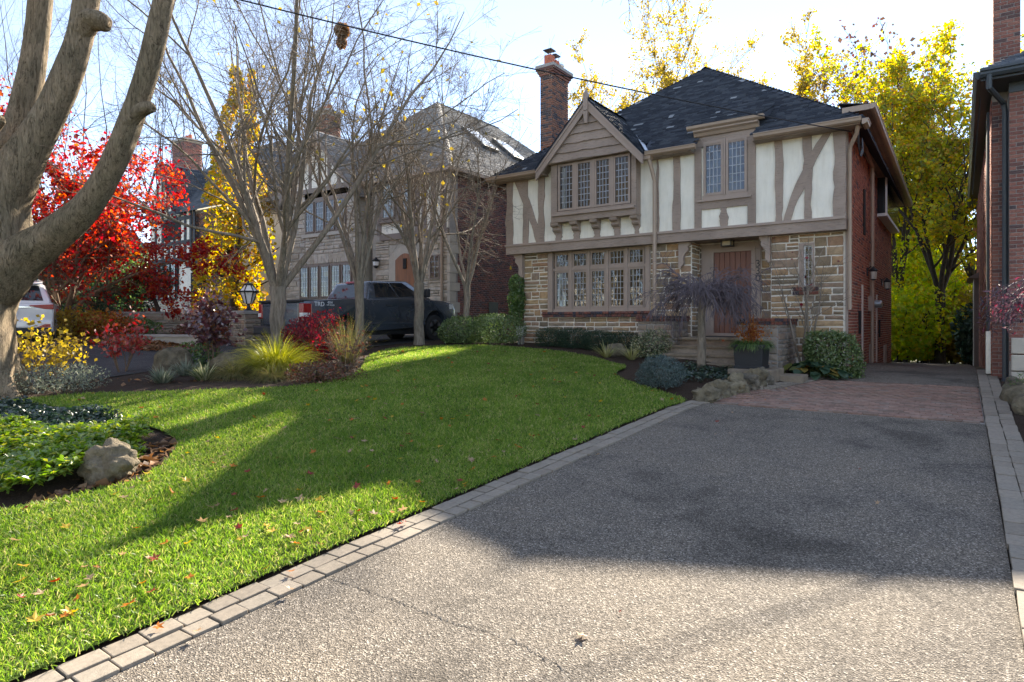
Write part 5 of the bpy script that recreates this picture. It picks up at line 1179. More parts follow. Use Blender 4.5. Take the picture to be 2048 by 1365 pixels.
m = MB(); m.prism([(gax - ghw, YWg, NZG), (gax + ghw, YWg, NZG), (gax + ghw, YWg, gfz), (gax, YWg, gaz - .05), (gax - ghw, YWg, gfz)], (0, .6, 0)); wwall = m.build('wing_wall', 'beigemortar', nb)
MB().box(gax - ghw + .01, YWg + .601, NZG, gax + ghw - .01, YN + 6, gfz).build('wing_core', 'beigemortar', nb)
uw = [(613, 692, 462, 402)]; 
wz = lambda py, px=650: FZ(px, py, YWg)
U0, U1 = FX(611, YWg), FX(694, YWg); L0, L1 = FX(600, YWg), FX(706, YWg)
tb = wz(380)
stones(wwall, [(gax - ghw, U0, wz(520), tb), (U1, gax + ghw, wz(520), tb), (U0, U1, wz(520), wz(466)), (gax - ghw, L0, wz(640), wz(520)), (L1, gax + ghw, wz(640), wz(520)), (L0, L1, wz(640), wz(600))], YWg, 'beigestone', seed=31, hmin=.12, hmax=.26, wmin=.3, wmax=.85, out=.03)
# stone lintel of upright blocks over the wide window
for k in range(14):
    a = L0 + (L1 - L0) * k / 14; MB().box(a + .01, YWg - .04, wz(527), a + (L1 - L0) / 14 - .01, YWg + .05, wz(507) + random.uniform(-.05, .05)).build('lintel_block', 'beigestone', nb, bevel=.01)
m = MB(); zl0, zl1 = wz(600), wz(528); m.box(L0, YWg - .02, zl0, L1, YWg + .05, zl1); m.build('window_frame', 'brownpaint', nb)
for k in range(5):
    a = L0 + (L1 - L0) * (k + .16) / 5; b = L0 + (L1 - L0) * (k + .84) / 5
    leaded(nb, 'window', a, b, zl0 + .15, zl1 - .12, YWg - .045, 3, 6, .05, 'brownpaint', .04, seed=50 + k)
m = MB(); zu0, zu1 = wz(466), wz(398); m.box(U0, YWg - .02, zu0, U1, YWg + .05, tb - .062); m.build('window_frame', 'brownpaint', nb)
for k in range(4):
    a = U0 + (U1 - U0) * (k + .15) / 4; b = U0 + (U1 - U0) * (k + .85) / 4
    leaded(nb, 'window', a, b, zu0 + .12, zu1 - .12, YWg - .045, 3, 5, .05, 'brownpaint', .04, seed=60 + k)
MB().box(U0 - .15, YWg - .10, zu0 - .14, U1 + .15, YWg + .02, zu0).build('window_sill', 'ashlar', nb)
# timbered gable
MB().prism([(gax - ghw + .02, YWg - .02, tb + .12), (gax + ghw - .02, YWg - .02, tb + .12), (gax + ghw - .02, YWg - .02, gfz), (gax, YWg - .02, gaz - .08), (gax - ghw + .02, YWg - .02, gfz)], (0, .019, 0)).build('gable_stucco', 'stucco', nb)
MB().box(gax - ghw, YWg - .08, tb - .06, gax + ghw, YWg, tb + .14).build('beam', 'brownpaint', nb)
for k in range(-3, 4):
    x = gax + k * .62; zt = gaz - .15 - abs(k * .62) * (gaz - gfz) / ghw
    if zt > tb + .3: MB().box(x - .09, YWg - .05, tb + .14, x + .09, YWg - .019, zt).build('timber', 'brownpaint', nb)
# main front: stucco above, door and arched window below
uz0, uz1 = FZ(800, 468, YN), NEZ
MB().box(wx1 + .3, YN - .03, bzN, NXR, YN - .001, uz1).build('stucco_wall', 'stucco', nb)
MB().box(wx1 + .3, YN - .10, bzN - .02, NXR + .03, YN - .002, uz0 + .02).build('beam', 'brownpaint', nb)
for px in (738, 760, 836, 850, 868, 889):
    x = FX(px, YN); MB().box(x - .12, YN - .065, uz0 + .02, x + .12, YN - .029, uz1).build('timber', 'brownpaint', nb)
V0, V1 = FX(765, YN), FX(832, YN); vz0, vz1 = FZ(800, 436, YN), FZ(800, 362, YN)
MB().box(V0, YN - .09, vz0 - .1, V1, YN - .031, vz1 + .3).build('window_frame', 'brownpaint', nb)
for k in range(2):
    a = V0 + (V1 - V0) * (k + .18) / 2; b = V0 + (V1 - V0) * (k + .82) / 2
    leaded(nb, 'window', a, b, vz0 + .06, vz1 - .05, YN - .12, 4, 6, .06, 'brownpaint', .04, seed=70 + k)
    MB().box(a, YN - .098, vz0 + .06, b, YN - .092, vz1 - .05).build('curtain', 'curtain', nb)
MB().box(V0 - .1, YN - .18, vz0 - .16, V1 + .1, YN - .03, vz0 - .09).build('window_sill', 'brownpaint', nb)
DX0, DX1 = FX(797, YN), FX(832, YN); dz0, dz1 = FZ(815, 625, YN), FZ(815, 520, YN)
A0, A1 = FX(862, YN), FX(882, YN); az0, az1 = FZ(872, 556, YN), FZ(872, 516, YN)
stones(nwall, [(wx1, DX0 - .5, dz0, bzN), (DX1 + .35, A0 - .1, dz0, bzN), (A1 + .1, NXR, dz0, bzN), (A0 - .1, A1 + .1, dz0, az0 - .1), (A0 - .1, A1 + .1, az1 + .3, bzN), (DX0 - .5, DX1 + .35, dz1 + .62, bzN)], YN, 'beigestone', seed=33, hmin=.12, hmax=.26, wmin=.3, wmax=.8, out=.03)
def arch(x0, x1, z0, z1, rise, y, th, mat, name, parent):
    pts = [(x0, y, z0), (x1, y, z0), (x1, y, z1)] + [(x1 + (x0 - x1) * k / 8, y, z1 + rise * math.sin(math.pi * k / 8)) for k in range(1, 8)] + [(x0, y, z1)]
    return MB().prism(pts, (0, th, 0)).build(name, mat, parent)
arch(DX0 - .48, DX1 + .33, dz0, dz1 + .1, .45, YN - .05, .04, 'ashlar', 'door_surround', nb)
dr = arch(DX0 - .1, DX1, dz0, dz1, .25, YN - .08, .028, 'woodoor', 'door', nb)
MB().box((DX0 + DX1) / 2 - .12, YN - .11, dz1 - .35, (DX0 + DX1) / 2 + .05, YN - .082, dz1 + .05).build('pane', 'dark', dr)
arch(A0 - .08, A1 + .08, az0 - .08, az1 + .05, .18, YN - .05, .04, 'ashlar', 'window_surround', nb)
leaded(nb, 'window', A0 + .04, A1 - .04, az0, az1 + .06, YN - .07, 2, 4, .05, 'brownpaint', .03, seed=80)
for px in (752, 834):
    p = W(px, 528, YN - .15); t = thing('wall_lantern', p, 'small black lantern beside the arched wooden door of the stone house', 'lantern', 'lanterns of the arched door')
    m = MB(); m.lathe((p.x, p.y, p.z), [(.04, -.18), (.10, -.12), (.13, .1), (.16, .12), (.05, .22), (.02, .26)], 6); m.tube([(p.x, p.y, p.z + .2), (p.x, p.y + .14, p.z + .1)], .015, 5); m.build('frame', 'black', t)
    MB().lathe((p.x, p.y, p.z), [(.105, -.08), (.135, .08)], 6).build('pane', 'white', t)
MB().tube([(NXR - .25, YN - .1, NZG), (NXR - .25, YN - .1, NEZ - .1)], .05, 8).build('downpipe', 'gutter', nb)
# brick flank with stone quoins
fl = MB().box(NXR - .02, YN + .001, NZG - .3, NXR + .06, YN + 11, NEZ + .05).build('brick_flank', 'greymortar', nb)
brick_stuff('bricks', 'darkbrick', fl, (NXR + .06, YN + .45, NZG - .2), (0, 1, 0), (1, 0, 0), 8.6, NEZ - NZG + .1, bl=.21, bh=.064)
z = NZG; k = 0
while z < bzN:
    h_ = random.uniform(.28, .42); MB().box(NXR - .05, YN - .03, z, NXR + .085, YN + (.55 if k % 2 else .32), z + h_ - .015).build('quoin', 'ashlar', nb, bevel=.008); z += h_; k += 1
for px, p0, p1 in ((1022, 405, 470), (986, 605, 632)):
    p = WX(px, p0, NXR + .06); q = WX(px, p1, NXR + .06); MB().box(NXR + .03, p.y - .3, q.z, NXR + .09, p.y + .3, p.z).build('side_window', 'dkgrey', nb)
# roof
apx = ray(874, 205); t_ = 31.2; AP = (apx[0] * t_, apx[1] * t_, H + apx[2] * t_)
EXr = NXR + .45; EYf = YN - .4; EXl = 2 * AP[0] - EXr; RYb = AP[1] + 5.0
pf_ = [(EXl, EYf, NEZ), (EXr, EYf, NEZ), AP, AP]; pr_ = [(EXr, EYf, NEZ), (EXr, RYb + 5.5, NEZ), (AP[0], RYb, AP[2]), AP]
rf = MB(); rf.prism(pf_[:3], (0, 0, -.08)); rf.prism(pr_, (0, 0, -.08)); rf.prism([(EXl, EYf, NEZ), AP, (AP[0], RYb, AP[2]), (EXl, RYb + 5.5, NEZ)], (0, 0, -.08)); nroof = rf.build('roof', 'roof2', nb)
acc = [[], 0, []]
for p in (pf_, pr_): shingle_plane(acc, *p, course=.19, wmin=.25, wmax=.5)
gRY = YWg - .3; gBY = EYf + (gaz - NEZ) / ((AP[2] - NEZ) / (AP[1] - EYf)) + .3
shingle_plane(acc, (gax + ghw + .25, gRY, gfz - .2), (gax + ghw + .25, EYf + .3, gfz - .2), (gax, gBY, gaz + .06), (gax, gRY, gaz + .06), course=.19, wmin=.25, wmax=.5)
np_obj('shingles', np.array(acc[0]), np.array(acc[2]), 'roof2', nroof, kind='stuff')
g_ = MB()
for s in (-1, 1): g_.prism([(gax, gRY, gaz + .05), (gax + s * (ghw + .25), gRY, gfz - .21), (gax + s * (ghw + .25), EYf + .6, gfz - .21), (gax, gBY, gaz + .05)], (0, 0, -.06))
g_.build('gable_roof', 'roof2', nroof)
for s in (-1, 1): MB().prism([(gax, gRY - .04, gaz + .05), (gax + s * (ghw + .25), gRY - .04, gfz - .21), (gax + s * (ghw + .25), gRY - .04, gfz - .43), (gax, gRY - .04, gaz - .22)], (0, .05, 0)).build('barge_board', 'brownpaint', nb)
caps(nroof, pf_[1], AP, .15, .4, 'roof2'); caps(nroof, (AP[0], RYb, AP[2]), AP, .15, .4, 'roof2')
MB().box(gax + ghw + .3, EYf - .08, NEZ - .14, EXr, EYf + .02, NEZ - .03).build('gutter', 'gutter', nb); MB().box(EXr - .02, EYf, NEZ - .14, EXr + .08, RYb + 5, NEZ - .03).build('gutter', 'gutter', nb)
MB().box(gax + ghw, EYf + .03, NEZ - .1, EXr - .03, YN, NEZ - .085).build('soffit', 'brownpaint', nb); MB().box(NXR, YN, NEZ - .1, EXr - .03, RYb + 5, NEZ - .085).build('soffit', 'brownpaint', nb)
# two skylights on the right slope
e1 = Vector(pr_[3]) - Vector(pr_[0]); nrm_ = (Vector(pr_[1]) - Vector(pr_[0])).cross(Vector(pr_[2]) - Vector(pr_[1])).normalized(); nrm_ = nrm_ if nrm_.z > 0 else -nrm_
sl_ = Vector((AP[0] - EXr, 0, AP[2] - NEZ)).normalized()
for k, yy in enumerate((22.3, 24.6)):
    base = Vector((EXr, yy, NEZ)) + sl_ * 3.3; q = [base, base + Vector((0, 1.1, 0)), base + Vector((0, 1.1, 0)) + sl_ * 1.7, base + sl_ * 1.7]
    s_ = MB().prism([p + nrm_ * .02 for p in q], nrm_ * .16).build('skylight', 'dkgrey', nroof)
    c_ = sum(q, Vector()) / 4; MB().prism([c_ + (p - c_) * .86 + nrm_ * .19 for p in q], nrm_ * .01).build('pane', 'skylight', s_) if False else MB().prism([c_ + (p - c_) * .86 + nrm_ * .182 for p in q], nrm_ * .012).build('skylight_pane', 'skylight', nroof)
# chimney of the stone house
cp = Vector((ray(641, 0)[0] * 30, ray(641, 0)[1] * 30, 0)); ct = FZ(641, 226, cp.y)
nch = MB().box(cp.x - .55, cp.y, NEZ - .5, cp.x + .45, cp.y + .8, ct).build('chimney', 'greymortar', nb)
brick_stuff('bricks', 'chimbrick', nch, (cp.x - .55, cp.y, NEZ + .4), (1, 0, 0), (0, -1, 0), 1.0, ct - NEZ - .5); brick_stuff('bricks', 'chimbrick', nch, (cp.x + .45, cp.y, NEZ + .4), (0, 1, 0), (1, 0, 0), .8, ct - NEZ - .5)
MB().box(cp.x - .65, cp.y - .1, ct - .02, cp.x + .55, cp.y + .9, ct + .12).build('chimney_cap', 'concrete', nch)
for dx in (-.25, .15): MB().lathe((cp.x + dx, cp.y + .4, ct + .12), [(.14, 0), (.12, .3), (.14, .32)], 10).build('flue', 'terracotta', nch)

# ---- black-and-white house farther along
YT = 18.2; TX0, TX1 = -38.5, FX(470, YT); TZG = gzf(-32, YT) - .2
th_ = thing('black_timbered_house', ((TX0 + TX1) / 2, YT + 5, TZG), 'black-and-white timbered house with brick chimney behind the red maple', 'house')
tez = FZ(400, 420, YT)
MB().box(TX0, YT, TZG, TX1, YT + 9, tez).build('wall', 'mortar', th_)
brk = MB().box(FX(392, YT), YT - .06, TZG, TX1 + .02, YT - .002, tez - .1).build('brick_wall', 'greymortar', th_)
brick_stuff('bricks', 'chimbrick', brk, (FX(392, YT), YT - .06, TZG), (1, 0, 0), (0, -1, 0), TX1 - FX(392, YT), tez - TZG - .2, bl=.25, bh=.08)
ux0, ux1 = FX(310, YT), FX(390, YT); uz0_, uz1_ = FZ(350, 520, YT), tez
MB().box(ux0, YT - .25, uz0_, ux1, YT - .003, uz1_).build('stucco_wall', 'stucco', th_)
for px in (312, 326, 338, 349, 360, 371, 382, 389):
    x = FX(px, YT - .25); MB().box(x - .11, YT - .29, uz0_, x + .11, YT - .251, uz1_).build('timber', 'blackpaint', th_)
for py in (520, 487, 440): z = FZ(350, py, YT - .25); MB().box(ux0 - .05, YT - .30, z - .1, ux1 + .05, YT - .252, z + .1).build('beam', 'blackpaint', th_)
MB().box(FX(338, YT), YT - .31, FZ(350, 482, YT), FX(371, YT), YT - .27, FZ(350, 446, YT)).build('window', 'dark', th_)
MB().box(FX(300, YT), YT - .08, TZG, FX(375, YT), YT - .004, FZ(340, 590, YT)).build('stone_base', 'beigemortar', th_)
stones(th_, [(FX(290, YT), FX(380, YT), FZ(340, 640, YT), FZ(340, 600, YT))], YT - .08, 'beigestone', seed=41, hmin=.15, hmax=.3, wmin=.4, wmax=1.0)
wz0, wz1 = FZ(340, 598, YT), FZ(340, 530, YT)
MB().box(FX(300, YT), YT - .12, wz0 - .1, FX(358, YT), YT - .02, wz1 + .1).build('window_frame', 'blackpaint', th_)
for k in range(5):
    a = FX(302 + 11.2 * k, YT); b = FX(310.5 + 11.2 * k, YT); leaded(th_, 'window', a, b, wz0, wz1, YT - .15, 3, 6, .05, 'blackpaint', .04, seed=90 + k); MB().box(a, YT - .128, wz0, b, YT - .122, wz1).build('curtain', 'curtain', th_)
# porch hood with its dark roof and brackets
hx0, hx1 = FX(373, YT - 1.3), FX(420, YT - 1.3); hz0, hz1 = FZ(395, 535, YT - 1.3), FZ(395, 482, YT - 1.3)
MB().prism([(hx0, YT - 1.35, hz0), (hx0, YT - 1.35, hz0 + .12), (hx0, YT - .2, hz1 + .3), (hx0, YT - .2, hz1 - .1)], (hx1 - hx0, 0, 0)).build('porch_roof', 'blackpaint', th_)
acc = [[], 0, []]; shingle_plane(acc, (hx0 - .05, YT - 1.4, hz0 + .13), (hx1 + .05, YT - 1.4, hz0 + .13), (hx1 + .05, YT - .2, hz1 + .32), (hx0 - .05, YT - .2, hz1 + .32), .16, .2, .4); np_obj('porch_shingles', np.array(acc[0]), np.array(acc[2]), 'roof', th_, kind='stuff')
for x in (hx0 + .1, hx1 - .1): MB().tube([(x, YT, hz0 - 1.0), (x, YT - .5, hz0 - .55), (x, YT - 1.1, hz0)], .09, 6).build('bracket', 'blackpaint', th_)
MB().box(FX(385, YT), YT - .10, TZG, FX(412, YT), YT - .062, FZ(400, 545, YT)).build('door', 'dark', th_)
# roofs
trz = FZ(330, 345, YT + 4.5)
tp = [(TX0 - .4, YT - .5, tez), (TX1 + .5, YT - .5, tez), (TX1 - 2.8, YT + 4.5, trz), (TX0 - .4, YT + 4.5, trz)]
tr = MB(); tr.prism(tp, (0, 0, -.1)); tr.prism([(TX1 + .5, YT - .5, tez), (TX1 + .5, YT + 9.5, tez), (TX1 - 2.8, YT + 4.5, trz)], (0, 0, -.1)); troof = tr.build('roof', 'roof3', th_)
acc = [[], 0, []]; shingle_plane(acc, *tp, .22, .3, .6); shingle_plane(acc, (TX1 + .5, YT - .5, tez), (TX1 + .5, YT + 9.5, tez), (TX1 - 2.8, YT + 4.5, trz), (TX1 - 2.8, YT + 4.5, trz), .22, .3, .6)
gcx = FX(322, YT - .5); gcz = FZ(312, 330, YT - .5); ghx = 2.0; gez = tez - .2
shingle_plane(acc, (gcx + ghx, YT - .7, gez), (gcx + ghx, YT + .2, gez), (gcx, YT + 3.6, gcz), (gcx, YT - .7, gcz), .22, .3, .6)
np_obj('shingles', np.array(acc[0]), np.array(acc[2]), 'roof3', troof, kind='stuff')
MB().prism([(gcx - ghx, YT - .4, gez), (gcx + ghx, YT - .4, gez), (gcx, YT - .4, gcz - .1)], (0, 3.5, 0)).build('gable', 'stucco', th_)
for k in range(-2, 3): MB().box(gcx + k * .55 - .08, YT - .45, gez, gcx + k * .55 + .08, YT - .401, gcz - .25 - abs(k) * .55 * (gcz - gez) / ghx).build('timber', 'blackpaint', th_)
for s in (-1, 1): MB().prism([(gcx, YT - .75, gcz + .02), (gcx + s * (ghx + .2), YT - .75, gez - .2), (gcx + s * (ghx + .2), YT - .75, gez - .45), (gcx, YT - .75, gcz - .28)], (0, .06, 0)).build('barge_board', 'blackpaint', th_)
tcx = FX(356, YT + 3); tct = FZ(356, 283, YT + 3)
tch = MB().box(tcx - .75, YT + 3, tez, tcx + .75, YT + 4.2, tct).build('chimney', 'greymortar', th_)
brick_stuff('bricks', 'darkbrick', tch, (tcx - .75, YT + 3, tez + .5), (1, 0, 0), (0, -1, 0), 1.5, tct - tez - .55, bl=.25, bh=.08); brick_stuff('bricks', 'darkbrick', tch, (tcx + .75, YT + 3, tez + .5), (0, 1, 0), (1, 0, 0), 1.2, tct - tez - .55, bl=.25, bh=.08)
MB().box(tcx - .85, YT + 2.9, tct - .02, tcx + .85, YT + 4.3, tct + .15).build('chimney_cap', 'concrete', tch)
for dx in (-.4, 0, .4): MB().lathe((tcx + dx, YT + 3.6, tct + .15), [(.14, 0), (.12, .35)], 8).build('flue', 'terracotta', tch)

# ---- brick house at the right of the drive
YR = 15.35; RXa = .50; RXb = FX(2019, YR); RZG = gzf(1, YR) - .2; rez = FZ(1990, 134, 14.95)
rh = thing('red_brick_house', (4.0, YR + 8, RZG), 'red brick house with dark grey eaves and tall chimney beside the driveway', 'house')
YRp = 15.85
MB().box(RXa + .01, YRp + .001, RZG - .6, RXa + 7, YR + 16, rez - .05).build('core', 'greymortar', rh)
front = MB().box(RXb, YR, RZG - .4, RXb + 5, YRp + .2, rez - .22).build('front_wall', 'greymortar', rh)
me = unit_mesh('brick_obj', .04, 'brick')
def brick_objs(parent, x0, x1, y, z0, z1, depth=.03, bl=.205, bh=.062, j=.012):
    r = 0; z = z0
    while z < z1 - bh:
        x = x0 - (r % 2) * (bl + j) / 2
        while x < x1:
            a, b = max(x, x0), min(x + bl, x1)
            if b - a > .03: piece('brick', me, ((a + b) / 2, y + depth / 2 - .008 + random.uniform(-.002, .002), z + bh / 2), (b - a, depth, bh), parent)
            x += bl + j
        z += bh + j; r += 1
brick_objs(front, RXb, RXb + .72, YR, RZG + .6, rez - .30)
brick_stuff('bricks', 'brick', front, (RXb + .73, YR, RZG), (1, 0, 0), (0, -1, 0), 4.2, rez - RZG - .3)
pier_ = MB().box(RXa, YRp, RZG - .4, RXb, YRp + .25, rez - .22).build('return_wall', 'greymortar', rh)
brick_objs(pier_, RXa, RXb - .02, YRp, RZG + .1, rez - .4)
sd2 = MB().box(RXa - .01, YRp + .25, RZG - .8, RXa, YR + 16, rez - .1).build('side_wall', 'greymortar', rh)
brick_stuff('bricks', 'brick', sd2, (RXa - .01, YRp + .02, RZG - .6), (0, 1, 0), (-1, 0, 0), 15, rez - RZG + .3)
MB().box(RXb - .01, YR - .03, rez - .42, RXb + 5, YR + .01, rez - .2).build('frieze', 'dkgrey', rh)
# eaves, gutter, slate roof
e0 = .30
MB().box(e0, YR - .45, rez - .24, RXb + 5.5, YR + .6, rez - .20).build('soffit', 'dkgrey', rh); MB().box(e0 + .02, YR + .6, rez - .24, RXa + .3, YR + 16.4, rez - .2).build('soffit', 'dkgrey', rh)
MB().prism([(e0 - .02, YR - .47 + p[0], rez - .20 + p[1]) for p in [(0, 0), (-.06, .0), (-.10, .05), (-.10, .09), (-.13, .11), (-.13, .15), (0, .15)]], (6, 0, 0)).build('gutter', 'dkgrey', rh)
MB().prism([(e0 + p[0], YR - .45, rez - .20 + p[1]) for p in [(0, 0), (-.06, .0), (-.10, .05), (-.10, .09), (-.12, .11), (-.12, .15), (0, .15)]], (0, 16.5, 0)).build('gutter', 'dkgrey', rh)
rp = [(e0, YR - .48, rez - .04), (e0 + 9, YR - .48, rez - .04), (e0 + 6, YR + 4, rez + 2.3), (e0 + 3.2, YR + 4, rez + 2.3)]
rr_ = MB().prism(rp, (0, 0, -.06)).prism([(e0, YR - .48, rez - .04), (e0 + 3.2, YR + 4, rez + 2.3), (e0 + 3.2, YR + 14, rez + 2.3), (e0, YR + 16, rez - .04)], (0, 0, -.06)).build('roof', 'roof3', rh)
acc = [[], 0, []]; shingle_plane(acc, rp[0], (e0 + 2.5, YR - .48, rez - .04), (e0 + 3.3, YR + 4, rez + 2.3), rp[3], .2, .22, .4); np_obj('slates', np.array(acc[0]), np.array(acc[2]), 'roof3', rr_, kind='stuff')
MB().tube([(e0 + .12, YR - .52, rez - .16), (e0 + .12, YR - .50, rez - .40), (e0 + .24, YR - .25, rez - .50), (RXb - .09, YR + .15, rez - .55), (RXb - .055, YR + .2, rez - .70), (RXb - .055, YR + .2, RZG + .25), (RXb - .1, YR - .05, RZG + .08), (RXb - .25, YR - .25, RZG + .02)], .05, 8).build('downpipe', 'dkgrey', rh, smooth=True)
MB().box(RXa - .06, YRp + .9, RZG, RXa - .012, YRp + 1.6, rez - .35).build('side_trim', 'dkgrey', rh)
MB().box(RXa - .10, YRp + .12, RZG + .3, RXa - .012, YRp + .45, RZG + 1.15).build('side_box', 'steel', rh)
# stone footing blocks at the corner
for k in range(3): MB().box(RXb + .02, YR - .16, RZG + .1 + .32 * k, RXb + .5 + .1 * (k % 2), YR - .002, RZG + .40 + .32 * k).build('stone_block', 'ashlar', rh, bevel=.02)
# chimney above the eaves
cy = YR + .75; cxa, cxb = FX(1988, cy), FX(2041, cy); rct = rez + 5.2
rch = MB().box(cxa, cy, rez - .3, cxb, cy + .6, rct).build('chimney', 'greymortar', rh)
brick_objs(rch, cxa, cxb, cy, rez - .2, rez + 2.6)
brick_stuff('bricks', 'brick', rch, (cxa, cy, rez + 2.62), (1, 0, 0), (0, -1, 0), cxb - cxa, 2.4); brick_stuff('bricks', 'brick', rch, (cxa, cy, rez - .2), (0, 1, 0), (-1, 0, 0), .6, 5.2)
MB().box(cxa - .06, cy - .06, rct, cxb + .06, cy + .66, rct + .1).build('chimney_cap', 'concrete', rch)

M['paleplaster'] = simple('pale_plaster', (.66, .62, .55), .9, .06, 2, .2)  # made pale to bounce sunlight back onto the house front
# ---- houses across the street (unseen, added for window reflections and bounced light)
for k, (x, w_, hh) in enumerate(((-30, 11, 6.5), (-15, 10, 7), (-1, 10, 6.5), (13, 11, 7))):
    t = thing('street_house', (x, -30, gzf(x, -20)), ['pale rendered house across the street farthest from the driveway', 'pale rendered house across the street facing the pickup drive', 'pale rendered house across the street facing the front lawn', 'pale rendered house across the street facing the red brick house'][k], 'house', 'houses across the street')
    z0 = gzf(x, -20) - .2
    MB().box(x - w_ / 2, -36, z0, x + w_ / 2, -28, z0 + hh).build('wall', 'paleplaster', t); MB().prism([(x - w_ / 2 - .5, -27.5, z0 + hh), (x + w_ / 2 + .5, -27.5, z0 + hh), (x, -32, z0 + hh + 4)], (0, -8.5, 0)).build('roof', 'roof2', t)
    for a in (-.3, .3):
        for b in (.2, .65): MB().box(x + a * w_ - .7, -27.99, z0 + b * hh, x + a * w_ + .7, -27.95, z0 + b * hh + 1.4).build('window', 'dark', t)
# ------------------------------------------------------------ vehicles
def paint(name, c, metal=.3, rough=.25, coat=1.0):
    m, n, l, p = newmat(name); pos = geo_pos(n)
    f = noise(n, l, 250, 2, .5, pos); r = ramp(n, [(.3, tuple(x * .95 for x in c)), (.7, tuple(x * 1.05 for x in c))]); l.new(f, r.inputs['Fac']); l.new(r.outputs['Color'], p.inputs['Base Color'])
    f2 = noise(n, l, 2.5, 4, .6, pos); rr = ramp(n, [(.3, (rough * .9,) * 3), (.7, (rough * 1.15,) * 3)]); l.new(f2, rr.inputs['Fac']); l.new(rr.outputs['Color'], p.inputs['Roughness'])
    p.inputs['Metallic'].default_value = metal; p.inputs['Coat Weight'].default_value = coat; p.inputs['Coat Roughness'].default_value = .06; return m
M['truckpaint'] = paint('dark_blue_grey_paint', (.05, .062, .08))
M['whitepaint'] = paint('white_car_paint', (.72, .73, .75), 0, .3)
M['carglass'] = simple('tinted_car_glass', (.012, .016, .02), .04, .1, 2, 0, spec=.9)
M['rubber'] = simple('tyre_rubber', (.018, .018, .018), .85, .2, 30, .3, 60)
M['plastic'] = simple('black_plastic', (.022, .023, .025), .6, .1, 20, .1, 90)
M['alloy'] = simple('alloy_rim', (.42, .43, .44), .3, .06, 8, 0, metal=.9)
M['redlens'] = simple('red_lens', (.30, .012, .012), .15, .15, 20, .2, 80, spec=.7)
M['clearlens'] = simple('clear_lens', (.6, .6, .58), .1, .1, 20, .2, 80, spec=.8)
M['chrome'] = simple('chrome', (.6, .6, .62), .12, .03, 5, 0, metal=1.0)
M['plate'] = simple('plate_white', (.68, .70, .74), .4, .03, 5, 0)
M['plateblue'] = simple('plate_blue', (.03, .05, .22), .5, .1, 5, 0)
def fq(face, u0, u1, v0, v1, off):
    """quad on a face given by 4 corners (bl, br, tr, tl), pushed out along its normal"""
    a, b, c, d = (Vector(p) for p in face); n = (b - a).cross(d - a).normalized() * off
    f = lambda u, v: (a * (1 - u) + b * u) * (1 - v) + (d * (1 - u) + c * u) * v + n
    return [f(u0, v0), f(u1, v0), f(u1, v1), f(u0, v1)], n.normalized()
def wheel(parent, c, r, w, side):
    """tyre with rim and spokes; side = +1 when the outer face looks along +local y"""
    t = MB().lathe(c, [(r * .62, -w * .5), (r * .93, -w * .5), (r, -w * .38), (r, w * .38), (r * .93, w * .5), (r * .62, w * .5), (r * .60, w * .40), (r * .60, -w * .4)], 28, 'Y').build('wheel', 'rubber', parent, smooth=True)
    y = c[1] + side * w * .40; m = MB()
    m.lathe((c[0], y, c[2]), [(r * .62, -.03), (r * .62, .03), (r * .56, .03), (r * .55, -.02)], 28, 'Y')
    m.lathe((c[0], y, c[2]), [(r * .15, -.02), (r * .15, .03)], 14, 'Y')
    for k in range(6):
        a = k * math.pi / 3; d = Vector((math.cos(a), 0, math.sin(a))); s = Vector((-math.sin(a), 0, math.cos(a)))
        o = Vector((c[0], y, c[2])); q = [o + d * r * .1 - s * .05, o + d * r * .58 - s * .035, o + d * r * .58 + s * .035, o + d * r * .1 + s * .05]
        m.prism([p + Vector((0, side * .005, 0)) for p in q], (0, side * .025, 0))
    m.build('rim', 'alloy', t); MB().lathe((c[0], y - side * .06, c[2]), [(r * .60, 0), (r * .60, .004)], 20, 'Y').build('hub', 'black', t)
def side_profile(front_top, arches, z0, l0, l1, zr):
    """closed outline in (l, z): top points given from rear to front, wheel arches cut from below"""
    pts = list(front_top); low = []
    for (c, r) in sorted(arches, key=lambda a: -a[0]):
        low.append((c + r, z0)); 
        for k in range(1, 10): a = math.pi * k / 10; low.append((c + r * math.cos(a), z0 + (r * 1.02) * math.sin(a) + 0.0))
        low.append((c - r, z0))
    return pts + [(l1, z0)] + low + [(l0, z0)]
# pickup ------------------------------------------------------------------
tl = Vector((-15.12, 10.42, gzf(-15.1, 13.3) - .02)); truck = thing('pickup_truck', tl, 'dark blue-grey crew-cab pickup truck parked on the drive of the stone house', 'pickup truck', rz=R(90))
pit = .03   # the drive rises towards the house
def P3(l, y, z): return tl + Vector((l, y, z + (l - 2.9) * .05))
arch_t = [(1.42, .50), (5.18, .50)]
top = [(.06, 1.40), (2.24, 1.44), (2.26, 1.40), (4.75, 1.42), (5.0, 1.32), (5.6, 1.26), (6.02, 1.16), (6.16, .95)]
prof = side_profile(top, arch_t, .46, .08, 6.12, 0)
m = MB(); m.prism([P3(l, -.99, z) for l, z in prof], (0, 1.98, 0)); body = m.build('body', 'truckpaint', truck, smooth=True, bevel=.035)
m = MB(); m.box(tl.x + .4, tl.y - .82, tl.z + .32, tl.x + 5.9, tl.y + .82, tl.z + .62); m.build('chassis', 'black', truck)
gb = [P3(2.26, -.95, 1.39), P3(4.95, -.95, 1.40), P3(4.95, .95, 1.40), P3(2.26, .95, 1.39)]; gt = [P3(2.50, -.72, 1.94), P3(4.10, -.72, 1.95), P3(4.10, .72, 1.95), P3(2.50, .72, 1.94)]
MB().hexa(gb + gt).build('cab', 'truckpaint', truck, smooth=True, bevel=.07)
right = (gb[0], gb[1], gt[1], gt[0]); rear = (gb[3], gb[0], gt[0], gt[3])
